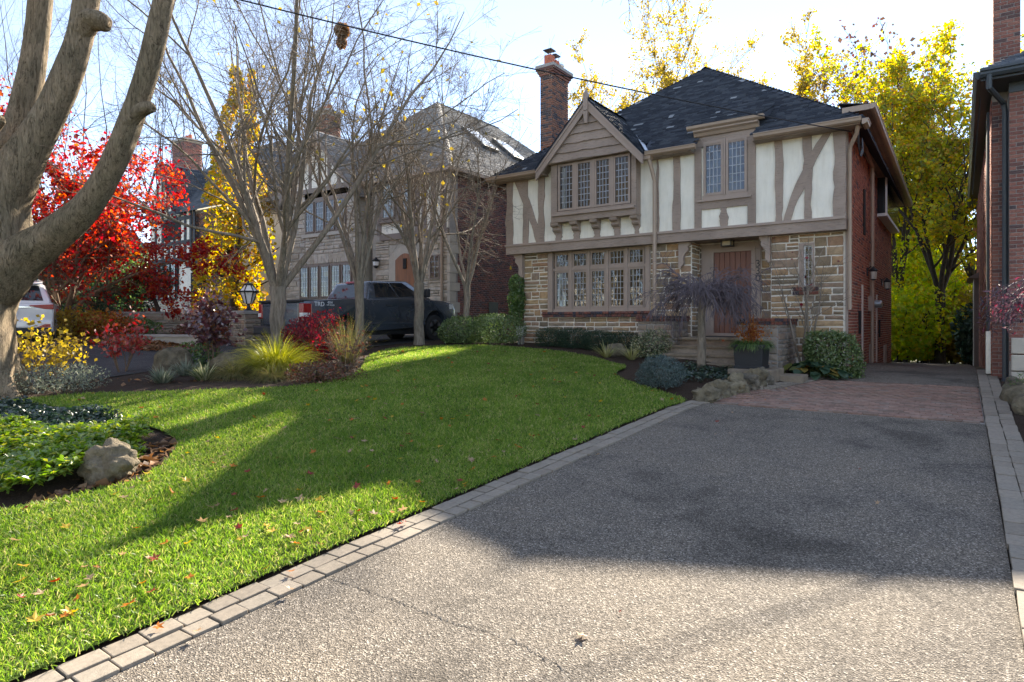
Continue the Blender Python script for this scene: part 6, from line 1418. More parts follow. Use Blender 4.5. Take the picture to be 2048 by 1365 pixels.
for u0, u1 in ((.13, .47), (.50, .80)):
    q, n_ = fq(right, u0, u1, .10, .88, .004)
    if u0 > .4: q[1] = q[1] + (q[1] - q[0]) * .25
    MB().prism(q, n_ * .006).build('side_window', 'carglass', truck)
q, n_ = fq(rear, .10, .90, .12, .84, .004); MB().prism(q, n_ * .006).build('rear_window', 'carglass', truck)
q, n_ = fq((gb[1], gb[2], gt[2], gt[1]), .06, .94, .08, .92, .004); MB().prism(q, n_ * .006).build('windscreen', 'carglass', truck)
q, n_ = fq(rear, .36, .64, .90, 1.0, .012); MB().prism(q, n_ * .02).build('brake_light', 'redlens', truck)
tg = MB().box(tl.x + .02, tl.y - .80, tl.z + .62, tl.x + .075, tl.y + .80, tl.z + 1.22).build('tailgate', 'truckpaint', truck, bevel=.02)
MB().box(tl.x - .02, tl.y - .97, tl.z + 1.235, tl.x + 2.2, tl.y + .97, tl.z + 1.30).build('bed_cover', 'plastic', truck, bevel=.02)
for s in (-1, 1):
    tlg = MB().box(tl.x + .015, tl.y + s * .82, tl.z + .80, tl.x + .30, tl.y + s * 1.0, tl.z + 1.20).build('tail_light', 'redlens', truck, bevel=.02)
    MB().box(tl.x + .008, tl.y + s * .86, tl.z + .84, tl.x + .24, tl.y + s * 1.006, tl.z + .95).build('reversing_lens', 'clearlens', tlg, bevel=.01)
MB().box(tl.x - .16, tl.y - .99, tl.z + .36, tl.x + .12, tl.y + .99, tl.z + .58).build('rear_bumper', 'plastic', truck, bevel=.04)
MB().box(tl.x + 6.02, tl.y - .97, tl.z + .60, tl.x + 6.22, tl.y + .97, tl.z + .92).build('front_bumper', 'truckpaint', truck, bevel=.05)
for c in (1.42, 5.18):
    for s in (-1, 1): wheel(truck, tuple(P3(c, s * .84, .41 - (.0))), .42, .27, s)
MB().box(tl.x + .92, tl.y - .72, tl.z + .40, tl.x + 1.92, tl.y + .72, tl.z + .95).build('wheel_housing', 'black', truck); MB().box(tl.x + 4.68, tl.y - .72, tl.z + .50, tl.x + 5.68, tl.y + .72, tl.z + 1.05).build('wheel_housing', 'black', truck)
for c in (2.98, 4.12): MB().box(P3(c, 0, 0).x, tl.y - 1.02, P3(c, 0, 1.18).z, P3(c, 0, 0).x + .24, tl.y - .985, P3(c, 0, 1.225).z).build('door_handle', 'plastic', truck, bevel=.008)
for c in (2.30, 3.55, 4.68): MB().box(P3(c, 0, 0).x - .006, tl.y - .993, P3(c, 0, .60).z, P3(c, 0, 0).x + .006, tl.y - .986, P3(c, 0, 1.38).z).build('door_gap', 'black', truck)
MB().box(P3(2.3, 0, 0).x, tl.y - 1.0, P3(2.3, 0, .66).z, P3(4.7, 0, 0).x, tl.y - .984, P3(4.7, 0, .60).z).build('side_moulding', 'truckpaint', truck, bevel=.01)
MB().box(P3(4.55, 0, 0).x, tl.y - 1.22, P3(4.55, 0, 1.42).z, P3(4.7, 0, 0).x, tl.y - .98, P3(4.55, 0, 1.68).z).build('wing_mirror', 'plastic', truck, bevel=.03)
MB().box(P3(5.85, 0, 0).x, tl.y - .995, P3(5.85, 0, .98).z, P3(6.08, 0, 0).x, tl.y - .80, P3(5.85, 0, 1.16).z).build('headlight', 'clearlens', truck, bevel=.02)
rotS = Matrix.Rotation(R(90), 4, 'X')
text_mesh('TRD', .17, .003, 'plate', 'lettering', truck, Matrix.Translation(P3(.55, -.993, 1.30)) @ rotS)
text_mesh('4X4', .10, .003, 'plate', 'lettering', truck, Matrix.Translation(P3(.90, -.993, 1.335)) @ rotS); text_mesh('OFF ROAD', .055, .003, 'plate', 'lettering', truck, Matrix.Translation(P3(.92, -.993, 1.265)) @ rotS)
text_mesh('5.7L', .07, .003, 'chrome', 'lettering', truck, Matrix.Translation(P3(4.85, -.995, 1.12)) @ rotS)
for c in (.25, 1.2, 2.0): pass
# white SUV --------------------------------------------------------------------
sp = ray(20, 0); sdp = 16.6; sl0 = Vector((sp[0] * sdp, sp[1] * sdp, 0)); sl0.z = gzf(sl0.x - .8, sl0.y + .3) + .0
SRZ = math.atan2(.38, -.92); suv = thing('white_suv', sl0, 'white SUV seen from behind on the drive past the big tree', 'SUV', rz=SRZ)
def S3(l, y, z): return sl0 + Vector((l, y, z))
top = [(.02, .78), (.0, 1.02), (.10, 1.10), (3.2, 1.08), (4.3, .95), (4.55, .70)]
prof = side_profile(top, [(.85, .38), (3.6, .38)], .30, .08, 4.5, 0)
MB().prism([S3(l, -.92, z) for l, z in prof], (0, 1.84, 0)).build('body', 'whitepaint', suv, smooth=True, bevel=.06)
gb = [S3(.02, -.88, 1.06), S3(3.4, -.88, 1.04), S3(3.4, .88, 1.04), S3(.02, .88, 1.06)]; gt = [S3(.50, -.66, 1.64), S3(2.5, -.66, 1.66), S3(2.5, .66, 1.66), S3(.50, .66, 1.64)]
MB().hexa(gb + gt).build('cabin', 'whitepaint', suv, smooth=True, bevel=.09)
rear = (gb[3], gb[0], gt[0], gt[3]); right = (gb[0], gb[1], gt[1], gt[0])
q, n_ = fq(rear, .09, .91, .16, .86, .004); MB().prism(q, n_ * .008).build('rear_window', 'carglass', suv)
for u0, u1 in ((.10, .34), (.37, .62), (.65, .88)): q, n_ = fq(right, u0, u1, .12, .86, .004); MB().prism(q, n_ * .006).build('side_window', 'carglass', suv)
MB().prism([S3(.28, -.66, 1.60), S3(.28, .66, 1.60), S3(.62, .64, 1.68), S3(.62, -.64, 1.68)], (0, 0, .035)).build('spoiler', 'whitepaint', suv, bevel=.012)
for s in (-1, 1):
    MB().prism([S3(-.012, s * .92, .92), S3(-.012, s * .92, 1.06), S3(-.012, s * .40, 1.03), S3(-.012, s * .40, 1.005), S3(-.012, s * .72, .93)], (.22, 0, 0)).build('tail_light', 'redlens', suv, bevel=.012)
    MB().prism([S3(-.055, s * .86, .44), S3(-.055, s * .56, .44), S3(-.055, s * .74, .53), S3(-.055, s * .86, .53)], (.05, 0, 0)).build('reflector', 'redlens', suv)
    MB().tube([S3(.45, s * .55, 1.72), S3(2.3, s * .55, 1.74)], .025, 6).build('roof_rail', 'alloy', suv)
    for c in (.85, 3.6): wheel(suv, tuple(S3(c, s * .80, .34)), .34, .22, s)
MB().box(sl0.x - .05, sl0.y - .90, sl0.z + .42, sl0.x + .15, sl0.y + .90, sl0.z + .62).build('rear_bumper', 'whitepaint', suv, bevel=.04)
MB().box(sl0.x - .03, sl0.y - .86, sl0.z + .24, sl0.x + .15, sl0.y + .86, sl0.z + .42).build('bumper_skirt', 'plastic', suv, bevel=.04)
pl_ = MB().box(sl0.x - .025, sl0.y - .155, sl0.z + .76, sl0.x - .002, sl0.y + .155, sl0.z + .92).build('licence_plate', 'plate', suv)
rb_ = Matrix.Rotation(R(-90), 4, 'Z') @ Matrix.Rotation(R(90), 4, 'X')
text_mesh('CBK -144', .075, .002, 'plateblue', 'plate_lettering', suv, Matrix.Translation(S3(-.028, 0, .835)) @ rb_) if False else text_mesh('-144', .085, .002, 'plateblue', 'plate_lettering', suv, Matrix.Translation(S3(-.028, -.05, .835)) @ rb_)
text_mesh('LE', .07, .003, 'chrome', 'badge', suv, Matrix.Translation(S3(-.008, -.66, .70)) @ rb_)
for rx, rz_, dz in ((.075, .05, 0), (.03, .05, 0), (.06, .02, .018)):
    MB().tube([S3(-.012, math.cos(a) * rx, 1.02 + dz + math.sin(a) * rz_) for a in np.linspace(0, 2 * math.pi, 17)], .006, 4).build('emblem', 'chrome', suv)
MB().prism([S3(-.03, -.5, .965), S3(-.03, .5, .965), S3(-.03, .5, .99), S3(-.03, -.5, .99)], (.03, 0, 0)).build('tailgate_trim', 'chrome', suv)

# ------------------------------------------------------------ yard fittings
def lantern_post():
    p = GD(497, 20.0); zt = FZ(497, 622, p.y)
    t = thing('stone_gate_pier', p, 'low stone gate pier carrying the black garden lantern', 'pier')
    m = MB().box(p.x - .42, p.y - .4, p.z - .2, p.x + .42, p.y + .4, zt - .1).build('wall', 'beigemortar', t); stones(m, [(p.x - .42, p.x + .42, p.z - .1, zt - .1)], p.y - .4, 'greystone', seed=51, wmin=.2, wmax=.5, out=.03)
    stones(m, [(0, .8, p.z - .1, zt - .1)], 0, 'greystone', seed=52, wmin=.2, wmax=.5, out=.03, U=(0, 1, 0), N=(1, 0, 0), origin=(p.x + .42, p.y - .4, 0))
    MB().box(p.x - .48, p.y - .46, zt - .1, p.x + .48, p.y + .46, zt).build('coping', 'concrete', t)
    q = Vector((p.x, p.y, zt)); t = thing('garden_lantern', q, 'black six-sided lantern with frosted panes on a stone pier', 'lantern')
    z1, z2, z3 = FZ(497, 608, p.y), FZ(497, 584, p.y), FZ(497, 570, p.y)
    m = MB(); m.lathe((q.x, q.y, zt), [(.16, 0), (.10, .05), (.06, .08), (.05, z1 - zt - .02), (.10, z1 - zt)], 10)
    for k in range(6):
        a = k * math.pi / 3; m.tube([(q.x + .12 * math.cos(a), q.y + .12 * math.sin(a), z1), (q.x + .25 * math.cos(a), q.y + .25 * math.sin(a), z2)], .018, 5); m.tube([(q.x + .26 * math.cos(a), q.y + .26 * math.sin(a), z2), (q.x + .12 * math.cos(a), q.y + .12 * math.sin(a), z3)], .018, 5)
    m.lathe((q.x, q.y, z2), [(.31, -.02), (.33, .02), (.27, .03)], 6); m.lathe((q.x, q.y, z3), [(.13, -.02), (.14, .02), (.03, .08), (.02, .12)], 6); m.build('frame', 'black', t)
    MB().lathe((q.x, q.y, z1), [(.115, .01), (.235, z2 - z1 - .02)], 6).build('lower_pane', 'white', t); MB().lathe((q.x, q.y, z2), [(.25, .03), (.12, z3 - z2 - .02)], 6).build('upper_pane', 'white', t)
lantern_post()
# low garden walls of the neighbours
def low_wall(a, b, h, seed, label, mat='beigestone'):
    a = Vector(a); b = Vector(b); u = (b - a); L = u.length; u = u.normalized(); n = Vector((u.y, -u.x, 0)); n = n if n.y < 0 else -n
    za = min(gzf(a.x, a.y), gzf(b.x, b.y)) - .1; t = thing('garden_wall', (a + b) / 2 + Vector((0, 0, za - ((a + b) / 2).z)), label, 'wall')
    m = MB().prism([(a.x, a.y, za), (b.x, b.y, za), (b.x, b.y, za + h), (a.x, a.y, za + h)], -n * .35).build('core', 'beigemortar', t)
    stones(m, [(0, L, za + .02, za + h - .08)], 0, mat, seed=seed, hmin=.1, hmax=.2, wmin=.25, wmax=.7, U=u, N=n, origin=(a.x, a.y, 0), out=.03)
    MB().prism([(a.x + n.x * .05, a.y + n.y * .05, za + h), (b.x + n.x * .05, b.y + n.y * .05, za + h), (b.x + n.x * .05, b.y + n.y * .05, za + h + .07), (a.x + n.x * .05, a.y + n.y * .05, za + h + .07)], -n * .45).build('coping', 'concrete', t)
low_wall(GD(250, 19.0), GD(400, 18.6), .42, 61, 'low stone garden wall with pale coping beyond the leaf-strewn drive')
low_wall(GD(230, 21.0), GD(420, 21.0), .75, 62, 'stepped stone terrace wall below the black-timbered house')
# air conditioner and utility box at the gap between the houses
p = GD(985, 23.0); ac = thing('air_conditioner', p, 'grey round air conditioner behind the hedge between the houses', 'air conditioner')
MB().lathe(p, [(.42, 0), (.42, .62), (.40, .66)], 24).build('casing', 'dkgrey', ac); MB().lathe((p.x, p.y, p.z + .66), [(.44, 0), (.44, .05), (.30, .13), (.05, .15)], 24).build('top', 'steel', ac)
p = GD(1042, 18.7); m = MB(); m.box(p.x - .08, p.y - .05, p.z, p.x - .04, p.y + .05, p.z + .5); m.box(p.x + .04, p.y - .05, p.z, p.x + .08, p.y + .05, p.z + .5); ub = thing('utility_box', p, 'small grey utility box on legs at the left corner of the house', 'utility box'); m.build('legs', 'steel', ub); MB().box(p.x - .13, p.y - .08, p.z + .25, p.x + .13, p.y + .08, p.z + .55).build('box', 'steel', ub, bevel=.01)
# planter by the steps, on its slab
pz = G(1512, 738); plY = 13.35
slab = MB().box(FX(1468, plY), plY - .45, gzf(-3.6, plY) - .2, FX(1556, plY), plY + .55, FZ(1510, 737, plY)).build('landing_slab', 'steps', None, label='sandstone landing slab under the black planter', cat='slab', bevel=.02)
x0, x1 = FX(1474, plY), FX(1533, plY); zb_, zt_ = FZ(1505, 737, plY) + .002, FZ(1505, 690, plY); plc = Vector(((x0 + x1) / 2, plY, zb_))
planter = thing('planter', plc, 'square black planter box beside the entrance steps', 'planter'); hw2 = (x1 - x0) / 2
m = MB(); k_ = hw2 * .9; m.hexa([(plc.x - k_, plY - k_, zb_), (plc.x + k_, plY - k_, zb_), (plc.x + k_, plY + k_, zb_), (plc.x - k_, plY + k_, zb_), (plc.x - hw2, plY - hw2, zt_), (plc.x + hw2, plY - hw2, zt_), (plc.x + hw2, plY + hw2, zt_), (plc.x - hw2, plY + hw2, zt_)]); m.build('box', 'plastic', planter, bevel=.015)
MB().box(plc.x - hw2 - .03, plY - hw2 - .03, zt_ - .05, plc.x + hw2 + .03, plY + hw2 + .03, zt_ + .01).build('rim', 'plastic', planter, bevel=.01); MB().box(plc.x - k_ - .02, plY - k_ - .02, zb_, plc.x + k_ + .02, plY + k_ + .02, zb_ + .06).build('foot', 'plastic', planter, bevel=.01)
rg = np.random.default_rng(8); arr = thing('winter_arrangement', (plc.x, plY, zt_ + .01), 'cedar boughs with orange twigs and dried flowers in the black planter', 'plant arrangement')
n = 900; a = rg.uniform(0, 2 * np.pi, n); B = np.array([plc.x, plY, zt_]) + np.stack([np.cos(a) * hw2 * .7, np.sin(a) * hw2 * .7, np.zeros(n)], 1); D = np.stack([np.cos(a) * 1.0, np.sin(a) * 1.0, np.full(n, .7)], 1) + rg.normal(0, .3, (n, 3))
np_obj('cedar_boughs', *blades_np(B, D, rg.uniform(.15, .36, n), .022, rg, 4, 2.2), 'green', arr)
pts = np.array([plc.x, plY, zt_ + .22]) + rg.normal(0, 1, (420, 3)) * [.16, .16, .10]; np_obj('dried_flowers', *leaves_np(pts, .05, rg), 'orangeleaf', arr)
S = np.tile(np.array([[plc.x, plY, zt_]]), (46, 1)) + rg.normal(0, .05, (46, 3)); P = polyline(S, rg.normal(0, .16, (46, 3)) + [0, 0, 1], rg.uniform(.35, .62, 46), 4, .05, .02, rg); V, F = tubes_np(P, np.full((46, 4), .004), 3); np_obj('twigs', V, F, 'orangeleaf', arr)
p = G(1514, 757); p.z = gzf(p.x, p.y); m = MB(); zt_ = FZ(1514, 722, p.y); m.tube([(p.x, p.y, p.z - .05), (p.x, p.y, zt_)], .012, 8); t = thing('path_light', p, 'short black path light with mushroom cap before the planter', 'path light'); m.build('stem', 'black', t); MB().lathe((p.x, p.y, zt_), [(.02, -.05), (.025, -.01), (.075, .0), (.08, .012), (.03, .035), (.005, .04)], 14).build('cap', 'dkgrey', t, smooth=True)
p = G(690, 752); t = thing('spotlight', p, 'small black garden spotlight at the edge of the lawn bed', 'spotlight'); MB().tube([p, p + Vector((0, 0, .1))], .012, 6).build('spike', 'black', t); MB().box(p.x - .06, p.y - .06, p.z + .09, p.x + .06, p.y + .06, p.z + .2).build('head', 'black', t, bevel=.02)
# ------------------------------------------------------------ trees
def WD(px, py, d): r = ray(px, py); return Vector((r[0] * d, r[1] * d, H + r[2] * d))
def big_tube(acc, pts, rad, sides=20, seed=0, amp=.10):
    """limb with uneven, ridged outline"""
    rg = np.random.default_rng(seed); P = np.array([tuple(p) for p in pts]); rad = np.array(rad)
    t = np.linspace(0, len(P) - 1, (len(P) - 1) * 6 + 1); i = np.clip(t.astype(int), 0, len(P) - 2); f = (t - i)[:, None]
    Pm = np.concatenate([[2 * P[0] - P[1]], P, [2 * P[-1] - P[-2]]]); p0, p1, p2, p3 = Pm[i], Pm[i + 1], Pm[i + 2], Pm[i + 3]
    Q = .5 * (2 * p1 + (p2 - p0) * f + (2 * p0 - 5 * p1 + 4 * p2 - p3) * f ** 2 + (3 * p1 - p0 - 3 * p2 + p3) * f ** 3)
    rr = rad[i] * (1 - f[:, 0]) + rad[i + 1] * f[:, 0]
    V, F = tubes_np(Q[None], rr[None], sides)
    V = V.reshape(len(Q), sides, 3); ph = rg.uniform(0, 6, 4); a = np.linspace(0, 2 * np.pi, sides, endpoint=False)
    k = 1 + amp * (np.sin(a[None] * 2 + ph[0] + t[:, None] * 1.1) * .45 + np.sin(a[None] * 3 + ph[1] - t[:, None] * .7) * .35 + np.sin(a[None] * 5 + ph[2] + t[:, None] * .5) * .3 + np.sin(t[:, None] * 3.1 + ph[3]) * .35) + rg.normal(0, amp * .12, (len(Q), sides))
    V = Q[:, None] + (V - Q[:, None]) * k[..., None]; acc.add(V.reshape(-1, 3), F)
bt = WD(-48, 822, 10.8); bt.z = gzf(bt.x, bt.y)
maple = thing('old_maple_tree', bt, 'old maple with thick leaning grey limbs at the lawn bed', 'tree')
A = Acc(); pm = 10.8 / 1270
big_tube(A, [WD(-56, 850, 10.8), WD(-56, 812, 10.8), WD(-56, 760, 10.8), WD(-54, 650, 10.8), WD(-44, 580, 10.8), WD(-20, 500, 10.8), WD(-14, 420, 10.8), WD(-20, 340, 10.8)], [122 * pm, 94 * pm, 76 * pm, 66 * pm, 68 * pm, 70 * pm, 60 * pm, 50 * pm], 30, 1, .10)
for k in range(6):          # root flares
    a = -2.3 + k * .9; big_tube(A, [bt + Vector((math.cos(a) * .3, math.sin(a) * .3, .75)), bt + Vector((math.cos(a) * .55, math.sin(a) * .55, .22)), bt + Vector((math.cos(a) * .95, math.sin(a) * .95, -.08))], [.26, .20, .06], 10, 10 + k)
A.obj('trunk', 'bark_big', maple, True)
A = Acc(); big_tube(A, [WD(-20, 560, 10.8), WD(40, 515, 10.75), WD(105, 472, 10.7), WD(172, 415, 10.6), WD(222, 335, 10.5), WD(262, 240, 10.4), WD(298, 130, 10.3), WD(328, 0, 10.2), WD(350, -120, 10.1), WD(380, -300, 10.0)], [61 * pm, 44 * pm, 32 * pm, 27 * pm, 23 * pm, 22 * pm, 19 * pm, 17 * pm, 15 * pm, 12 * pm], 22, 2, .09); A.obj('limb', 'bark_big', maple, True)
A = Acc(); big_tube(A, [WD(-15, 450, 10.8), WD(12, 385, 10.8), WD(58, 302, 10.8), WD(108, 214, 10.8), WD(146, 120, 10.8), WD(167, 40, 10.8), WD(180, -60, 10.8), WD(200, -260, 10.8)], [56 * pm, 45 * pm, 34 * pm, 27 * pm, 26 * pm, 24 * pm, 22 * pm, 17 * pm], 22, 3, .09); A.obj('limb', 'bark_big', maple, True)
A = Acc(); big_tube(A, [WD(-25, 400, 11.2), WD(15, 320, 11.3), WD(46, 225, 11.4), WD(68, 120, 11.5), WD(82, 0, 11.6), WD(95, -160, 11.7)], [49 * pm, 35 * pm, 26 * pm, 23 * pm, 22 * pm, 18 * pm], 20, 4, .08); A.obj('limb', 'bark_big', maple, True)
A = Acc(); big_tube(A, [WD(-22, 490, 10.7), WD(-40, 420, 10.6), WD(-80, 300, 10.4), WD(-130, 160, 10.2), WD(-220, -50, 10)], [44 * pm, 47 * pm, 34 * pm, 26 * pm, 21 * pm], 18, 5); A.obj('limb', 'bark_big', maple, True)
for k, (c, d0, r_) in enumerate((((184, 40), (214, 48), 19), ((280, 222), (304, 214), 14), ((-20, 262), (2, 238), 12))):   # stubs of sawn branches
    dd = 10.75 if k != 1 else 10.35
    A = Acc(); big_tube(A, [WD(c[0] - 22, c[1] + 22, dd), WD(c[0], c[1], dd - .05), WD(d0[0], d0[1], dd - .1), WD(d0[0] + 1, d0[1] + .4, dd - .1)], [r_ * pm * 1.2, r_ * pm * 1.05, r_ * pm * .72, r_ * pm * .02], 14, 30 + k, .15); A.obj('branch_stub', 'bark_big', maple, True)
def overhang():
    rg = np.random.default_rng(66); a = [WD(380, -300, 10.0), WD(620, -360, 9.4), WD(860, -260, 8.8), WD(1080, -150, 8.3), WD(1230, -60, 8.0), WD(1330, -30, 7.8)]
    P = np.array([[tuple(p) for p in a]]); r = np.array([[.09, .06, .04, .022, .010, .005]]); C, rc = grow(P, r, 16, .35, 1, 55, 18, .12, .5, 7, .16, -.02, rg, .16, lenbase=7.0); C2, rc2 = grow(C, rc, 4, .3, 1, 50, 18, .5, .6, 5, .2, 0, rg, .05)
    A = Acc(); A.add(*tubes_np(P, r, 8)); A.add(*tubes_np(C, np.maximum(rc * .5, .0035), 4)); A.add(*tubes_np(C2, np.maximum(rc2 * .5, .0025), 3)); A.obj('overhanging_branch', 'bark', maple, True)
overhang()
rgm = np.random.default_rng(77)   # upper branches and twigs
tops = [WD(380, -260, 10), WD(200, -260, 10.8), WD(90, -160, 11.7), WD(-200, -50, 10)]
S = np.array([tuple(p) for p in tops for _ in range(5)]); D = rgm.normal(0, .5, (20, 3)) + [0, 0, 1]
P1 = polyline(S, D, rgm.uniform(2.5, 4.5, 20), 8, .08, .02, rgm); r1 = np.full((20, 1), .10) * np.linspace(1, .15, 8)[None]
P2, r2 = grow(P1, r1, 7, .15, 1, 45, 14, .5, .5, 7, .1, .0, rgm); P3, r3 = grow(P2, r2, 6, .2, 1, 40, 14, .5, .6, 5, .12, .0, rgm)
A = Acc(); A.add(*tubes_np(P1, r1, 8)); A.add(*tubes_np(P2, r2, 5)); A.add(*tubes_np(P3, np.maximum(r3, .004), 3)); A.obj('upper_branches', 'bark_big', maple, True)

def nest():
    rg = np.random.default_rng(55); c = WD(684, 62, 15.6); t = thing('squirrel_nest', c, 'ragged brown leaf nest high in the largest bare tree', 'nest')
    q = np.array(c) + np.concatenate([ball_points(900, rg, .2) * [.19, .19, .17], ball_points(500, rg, .2) * [.13, .13, .15] - [.02, 0, .28]]); np_obj('nest_leaves', *leaves_np(q, .075, rg), 'litter', t)
nest()
ROW = 'bare trees in a row along the neighbouring drive'
def rowtree(px, X, h, r0, ns, fork, spread, seed, label, dens=(8, 6, 5, 4), **kw):
    p = WX(px, 690, X); p.z = gzf(p.x, p.y); return bare_tree('bare_tree', p, h, r0, ns, fork, spread, label, ROW, seed, dens, **kw)
rowtree(555, -13.3, 10.5, .19, 8, 1.75, .48, 5, 'largest bare tree of the row, many stems from a thick trunk behind the golden grass', (7, 6, 5, 3), leaf=(.005, .12, 'goldleaf'), twig_r=.005, lenf=(.46, .42, .5, .55))
rowtree(718, -13.3, 8.6, .125, 6, 1.9, .45, 6, 'slim bare tree before the rear door of the pickup', (7, 6, 5, 3), leaf=(.008, .12, 'goldleaf'), twig_r=.0045)
rowtree(838, -13.2, 8.3, .15, 7, 1.85, .42, 7, 'bare tree before the front door of the pickup', (7, 6, 5, 3), leaf=(.008, .12, 'goldleaf'), twig_r=.0045)
rowtree(933, -12.4, 6.9, .10, 5, 1.75, .42, 8, 'smallest bare tree growing out of the boxwood hedge by the house', (6, 5, 5, 3), twig_r=.0045)
# red maple in the neighbouring garden
p = GD(125, 20.5); bare_tree('red_maple_tree', p, 5.7, .20, 7, .55, 1.15, 'spreading red-leaved maple in front of the black-timbered house', None, 11, (9, 7, 5, 0), mat='bark_maple', up=-.015, leaf=(3, .10, 'redleaf'), lenf=(.52, .45, .5, .5),
          stem_ang=((-.6, .1, .5, 1.0, 2.3, 3.4, 4.4, -1.1), (1.0, .8, .65, .3, .5, .6, .45, .9)))
# ivy-clad column
M['ivyleaf'] = leafmat('yellow_orange_ivy_leaves', [(0, (.14, .15, .03)), (.3, (.36, .30, .04)), (.7, (.46, .31, .04)), (1, (.48, .20, .04))], .55, .05)
p = GD(465, 29.4); t = thing('ivy_clad_tree', p, 'tall ivy-clad tree with yellow and orange leaves beside the stone house', 'tree'); rg = np.random.default_rng(12)
P = polyline(np.array([tuple(p - Vector((0, 0, .1)))]), np.array([[.05, 0, 1.0]]), np.array([11.2]), 12, .03, .03, rg); A = Acc(); A.add(*tubes_np(P, .2 * np.linspace(1, .2, 12)[None], 8)); C, rc = grow(P, .2 * np.linspace(1, .2, 12)[None], 26, .1, 1, 55, 15, .18, .35, 6, .1, .05, rg); A.add(*tubes_np(C, rc, 4)); A.obj('trunk', 'bark_dark', t, True)
n = 15000; hh = rg.uniform(0, 1, n) ** 1.3 * 11.6; rad = (1.75 - 1.15 * np.clip((hh - 4.0) / 6.5, 0, 1)) * np.sqrt(rg.uniform(.25, 1, n)); a = rg.uniform(0, 6.28, n); gapn = np.sin(hh * 2.1 + 2 * np.sin(a * 2)) + np.sin(a * 3 + hh)
k = gapn > -.1; q = np.stack([p.x + rad * np.cos(a) + .06 * hh, p.y + rad * np.sin(a), p.z + hh], 1)[k]; np_obj('crown', *leaves_np(q, .16, rg, asp=.9, droop=.5), 'ivyleaf', t)
# tall trees behind the houses
BG = 'autumn trees behind the houses'
def bgtree(px, Y, ytop, seed, label, mat='yellowleaf', spread=.5, dens=(7, 6, 5, 0), leaf=4, size=.17, r0=.22, ns=5, fork=2.0, bark='bark_dark', name='autumn_tree', hoff=0, up=.05):
    X = FX(px, Y); p = Vector((X, Y, gzf(X, Y))); h = (FZ(px, ytop, Y) - p.z) * .86 + hoff
    return bare_tree(name, p, h, r0, ns, fork, spread, label, BG, seed, dens, mat=bark, leaf=(leaf, size, mat), up=up, twig_r=.01)
g1 = bgtree(1880, 33, 140, 21, 'yellow maple with dark trunk at the end of the driveway', 'yellowleaf', .42, leaf=5, size=.135, fork=3.2, r0=.2)
bgtree(1800, 37, 110, 22, 'orange-topped yellow maple rising beside the side eave of the house', 'yellowleaf', .36, leaf=5, size=.14, fork=4, r0=.2)
bgtree(1945, 36, 130, 23, 'thin orange and yellow tree showing beside the red brick house', 'yellowleaf', .34, leaf=3, size=.14, fork=4, r0=.17)
bgtree(1850, 44, 330, 24, 'green-yellow tree low behind the end of the driveway', 'greenyellow', .6, leaf=5, size=.2, fork=1.5)
bgtree(1730, 46, 110, 25, 'dark sparse tree over the driveway end of the roof', 'brownshrub', .34, leaf=1, size=.24, fork=5, r0=.2)
bgtree(1245, 46, 120, 26, 'golden tree behind the chimney of the half-timbered house', 'goldleaf', .5, leaf=4, size=.17, fork=6, r0=.3)
bgtree(1350, 47, 75, 27, 'tallest golden tree behind the peak of the dark roof', 'goldleaf', .36, leaf=4, size=.17, fork=7, r0=.3)
bgtree(1475, 46, 85, 28, 'golden tree between the roof peak and the side eave', 'goldleaf', .32, leaf=4, size=.17, fork=7, r0=.3)
for k, (px, Y, yt, sd_) in enumerate(((150, 36, -60, 31), (330, 34, 60, 32), (470, 38, 40, 33), (30, 30, -40, 34), (640, 42, 90, 35))):
    X = FX(px, Y); bare_tree('background_bare_tree', (X, Y, gzf(X, Y)), FZ(px, yt, Y) - gzf(X, Y), .25, 5, 5.0, .5, ['bare tree far behind the white SUV', 'bare tree behind the chimney of the black-timbered house', 'bare tree behind the ivy-clad tree', 'bare tree behind the thick limbs of the old maple', 'bare tree behind the gable of the stone house'][k], 'bare trees behind the houses', sd_, (6, 5, 5, 3), mat='bark_dark', twig_r=.010)
# undergrowth closing the view at the end of the drive
UG = 'leafy bushes at the end of the driveway'
for k, (px, Y, w_, h_, mat) in enumerate(((1795, 33, 2.0, 3.2, 'greenyellow'), (1830, 36, 2.4, 4.5, 'greenyellow'), (1870, 38, 2.6, 5.0, 'yellowleaf'), (1915, 36, 2.2, 4.0, 'greenyellow'), (1955, 34, 1.6, 3.2, 'goldleaf'), (1965, 30.5, .8, 2.4, 'yew'), (1800, 41, 3.2, 6.5, 'greenyellow'), (1890, 46, 4.0, 7.5, 'greenyellow'), (1950, 44, 3.4, 6.5, 'yellowleaf'), (1770, 47, 4.2, 7.0, 'greenyellow'))):
    X = FX(px, Y); bush('leafy_bush', (X, Y, gzf(X, Y)), (w_, w_, h_), int(3200 * w_), .19, mat, ['yellow-green bush against the far corner of the brick side wall', 'yellow-green bush between brick side wall and dark tree trunk', 'yellow bush behind the dark tree trunk', 'yellow-green bush between dark tree trunk and golden bush', 'golden bush beside the red brick house', 'dark evergreen shrub beside the shed end of the drive', 'tall yellow-green bush filling the gap beside the brick side wall', 'tall yellow-green bush filling the gap behind the trunks', 'tall yellow bush behind the golden bush', 'tall yellow-green bush behind the far end of the house'][k], 'bush', UG, seed=300 + k, lump=.5, hollow=.35)
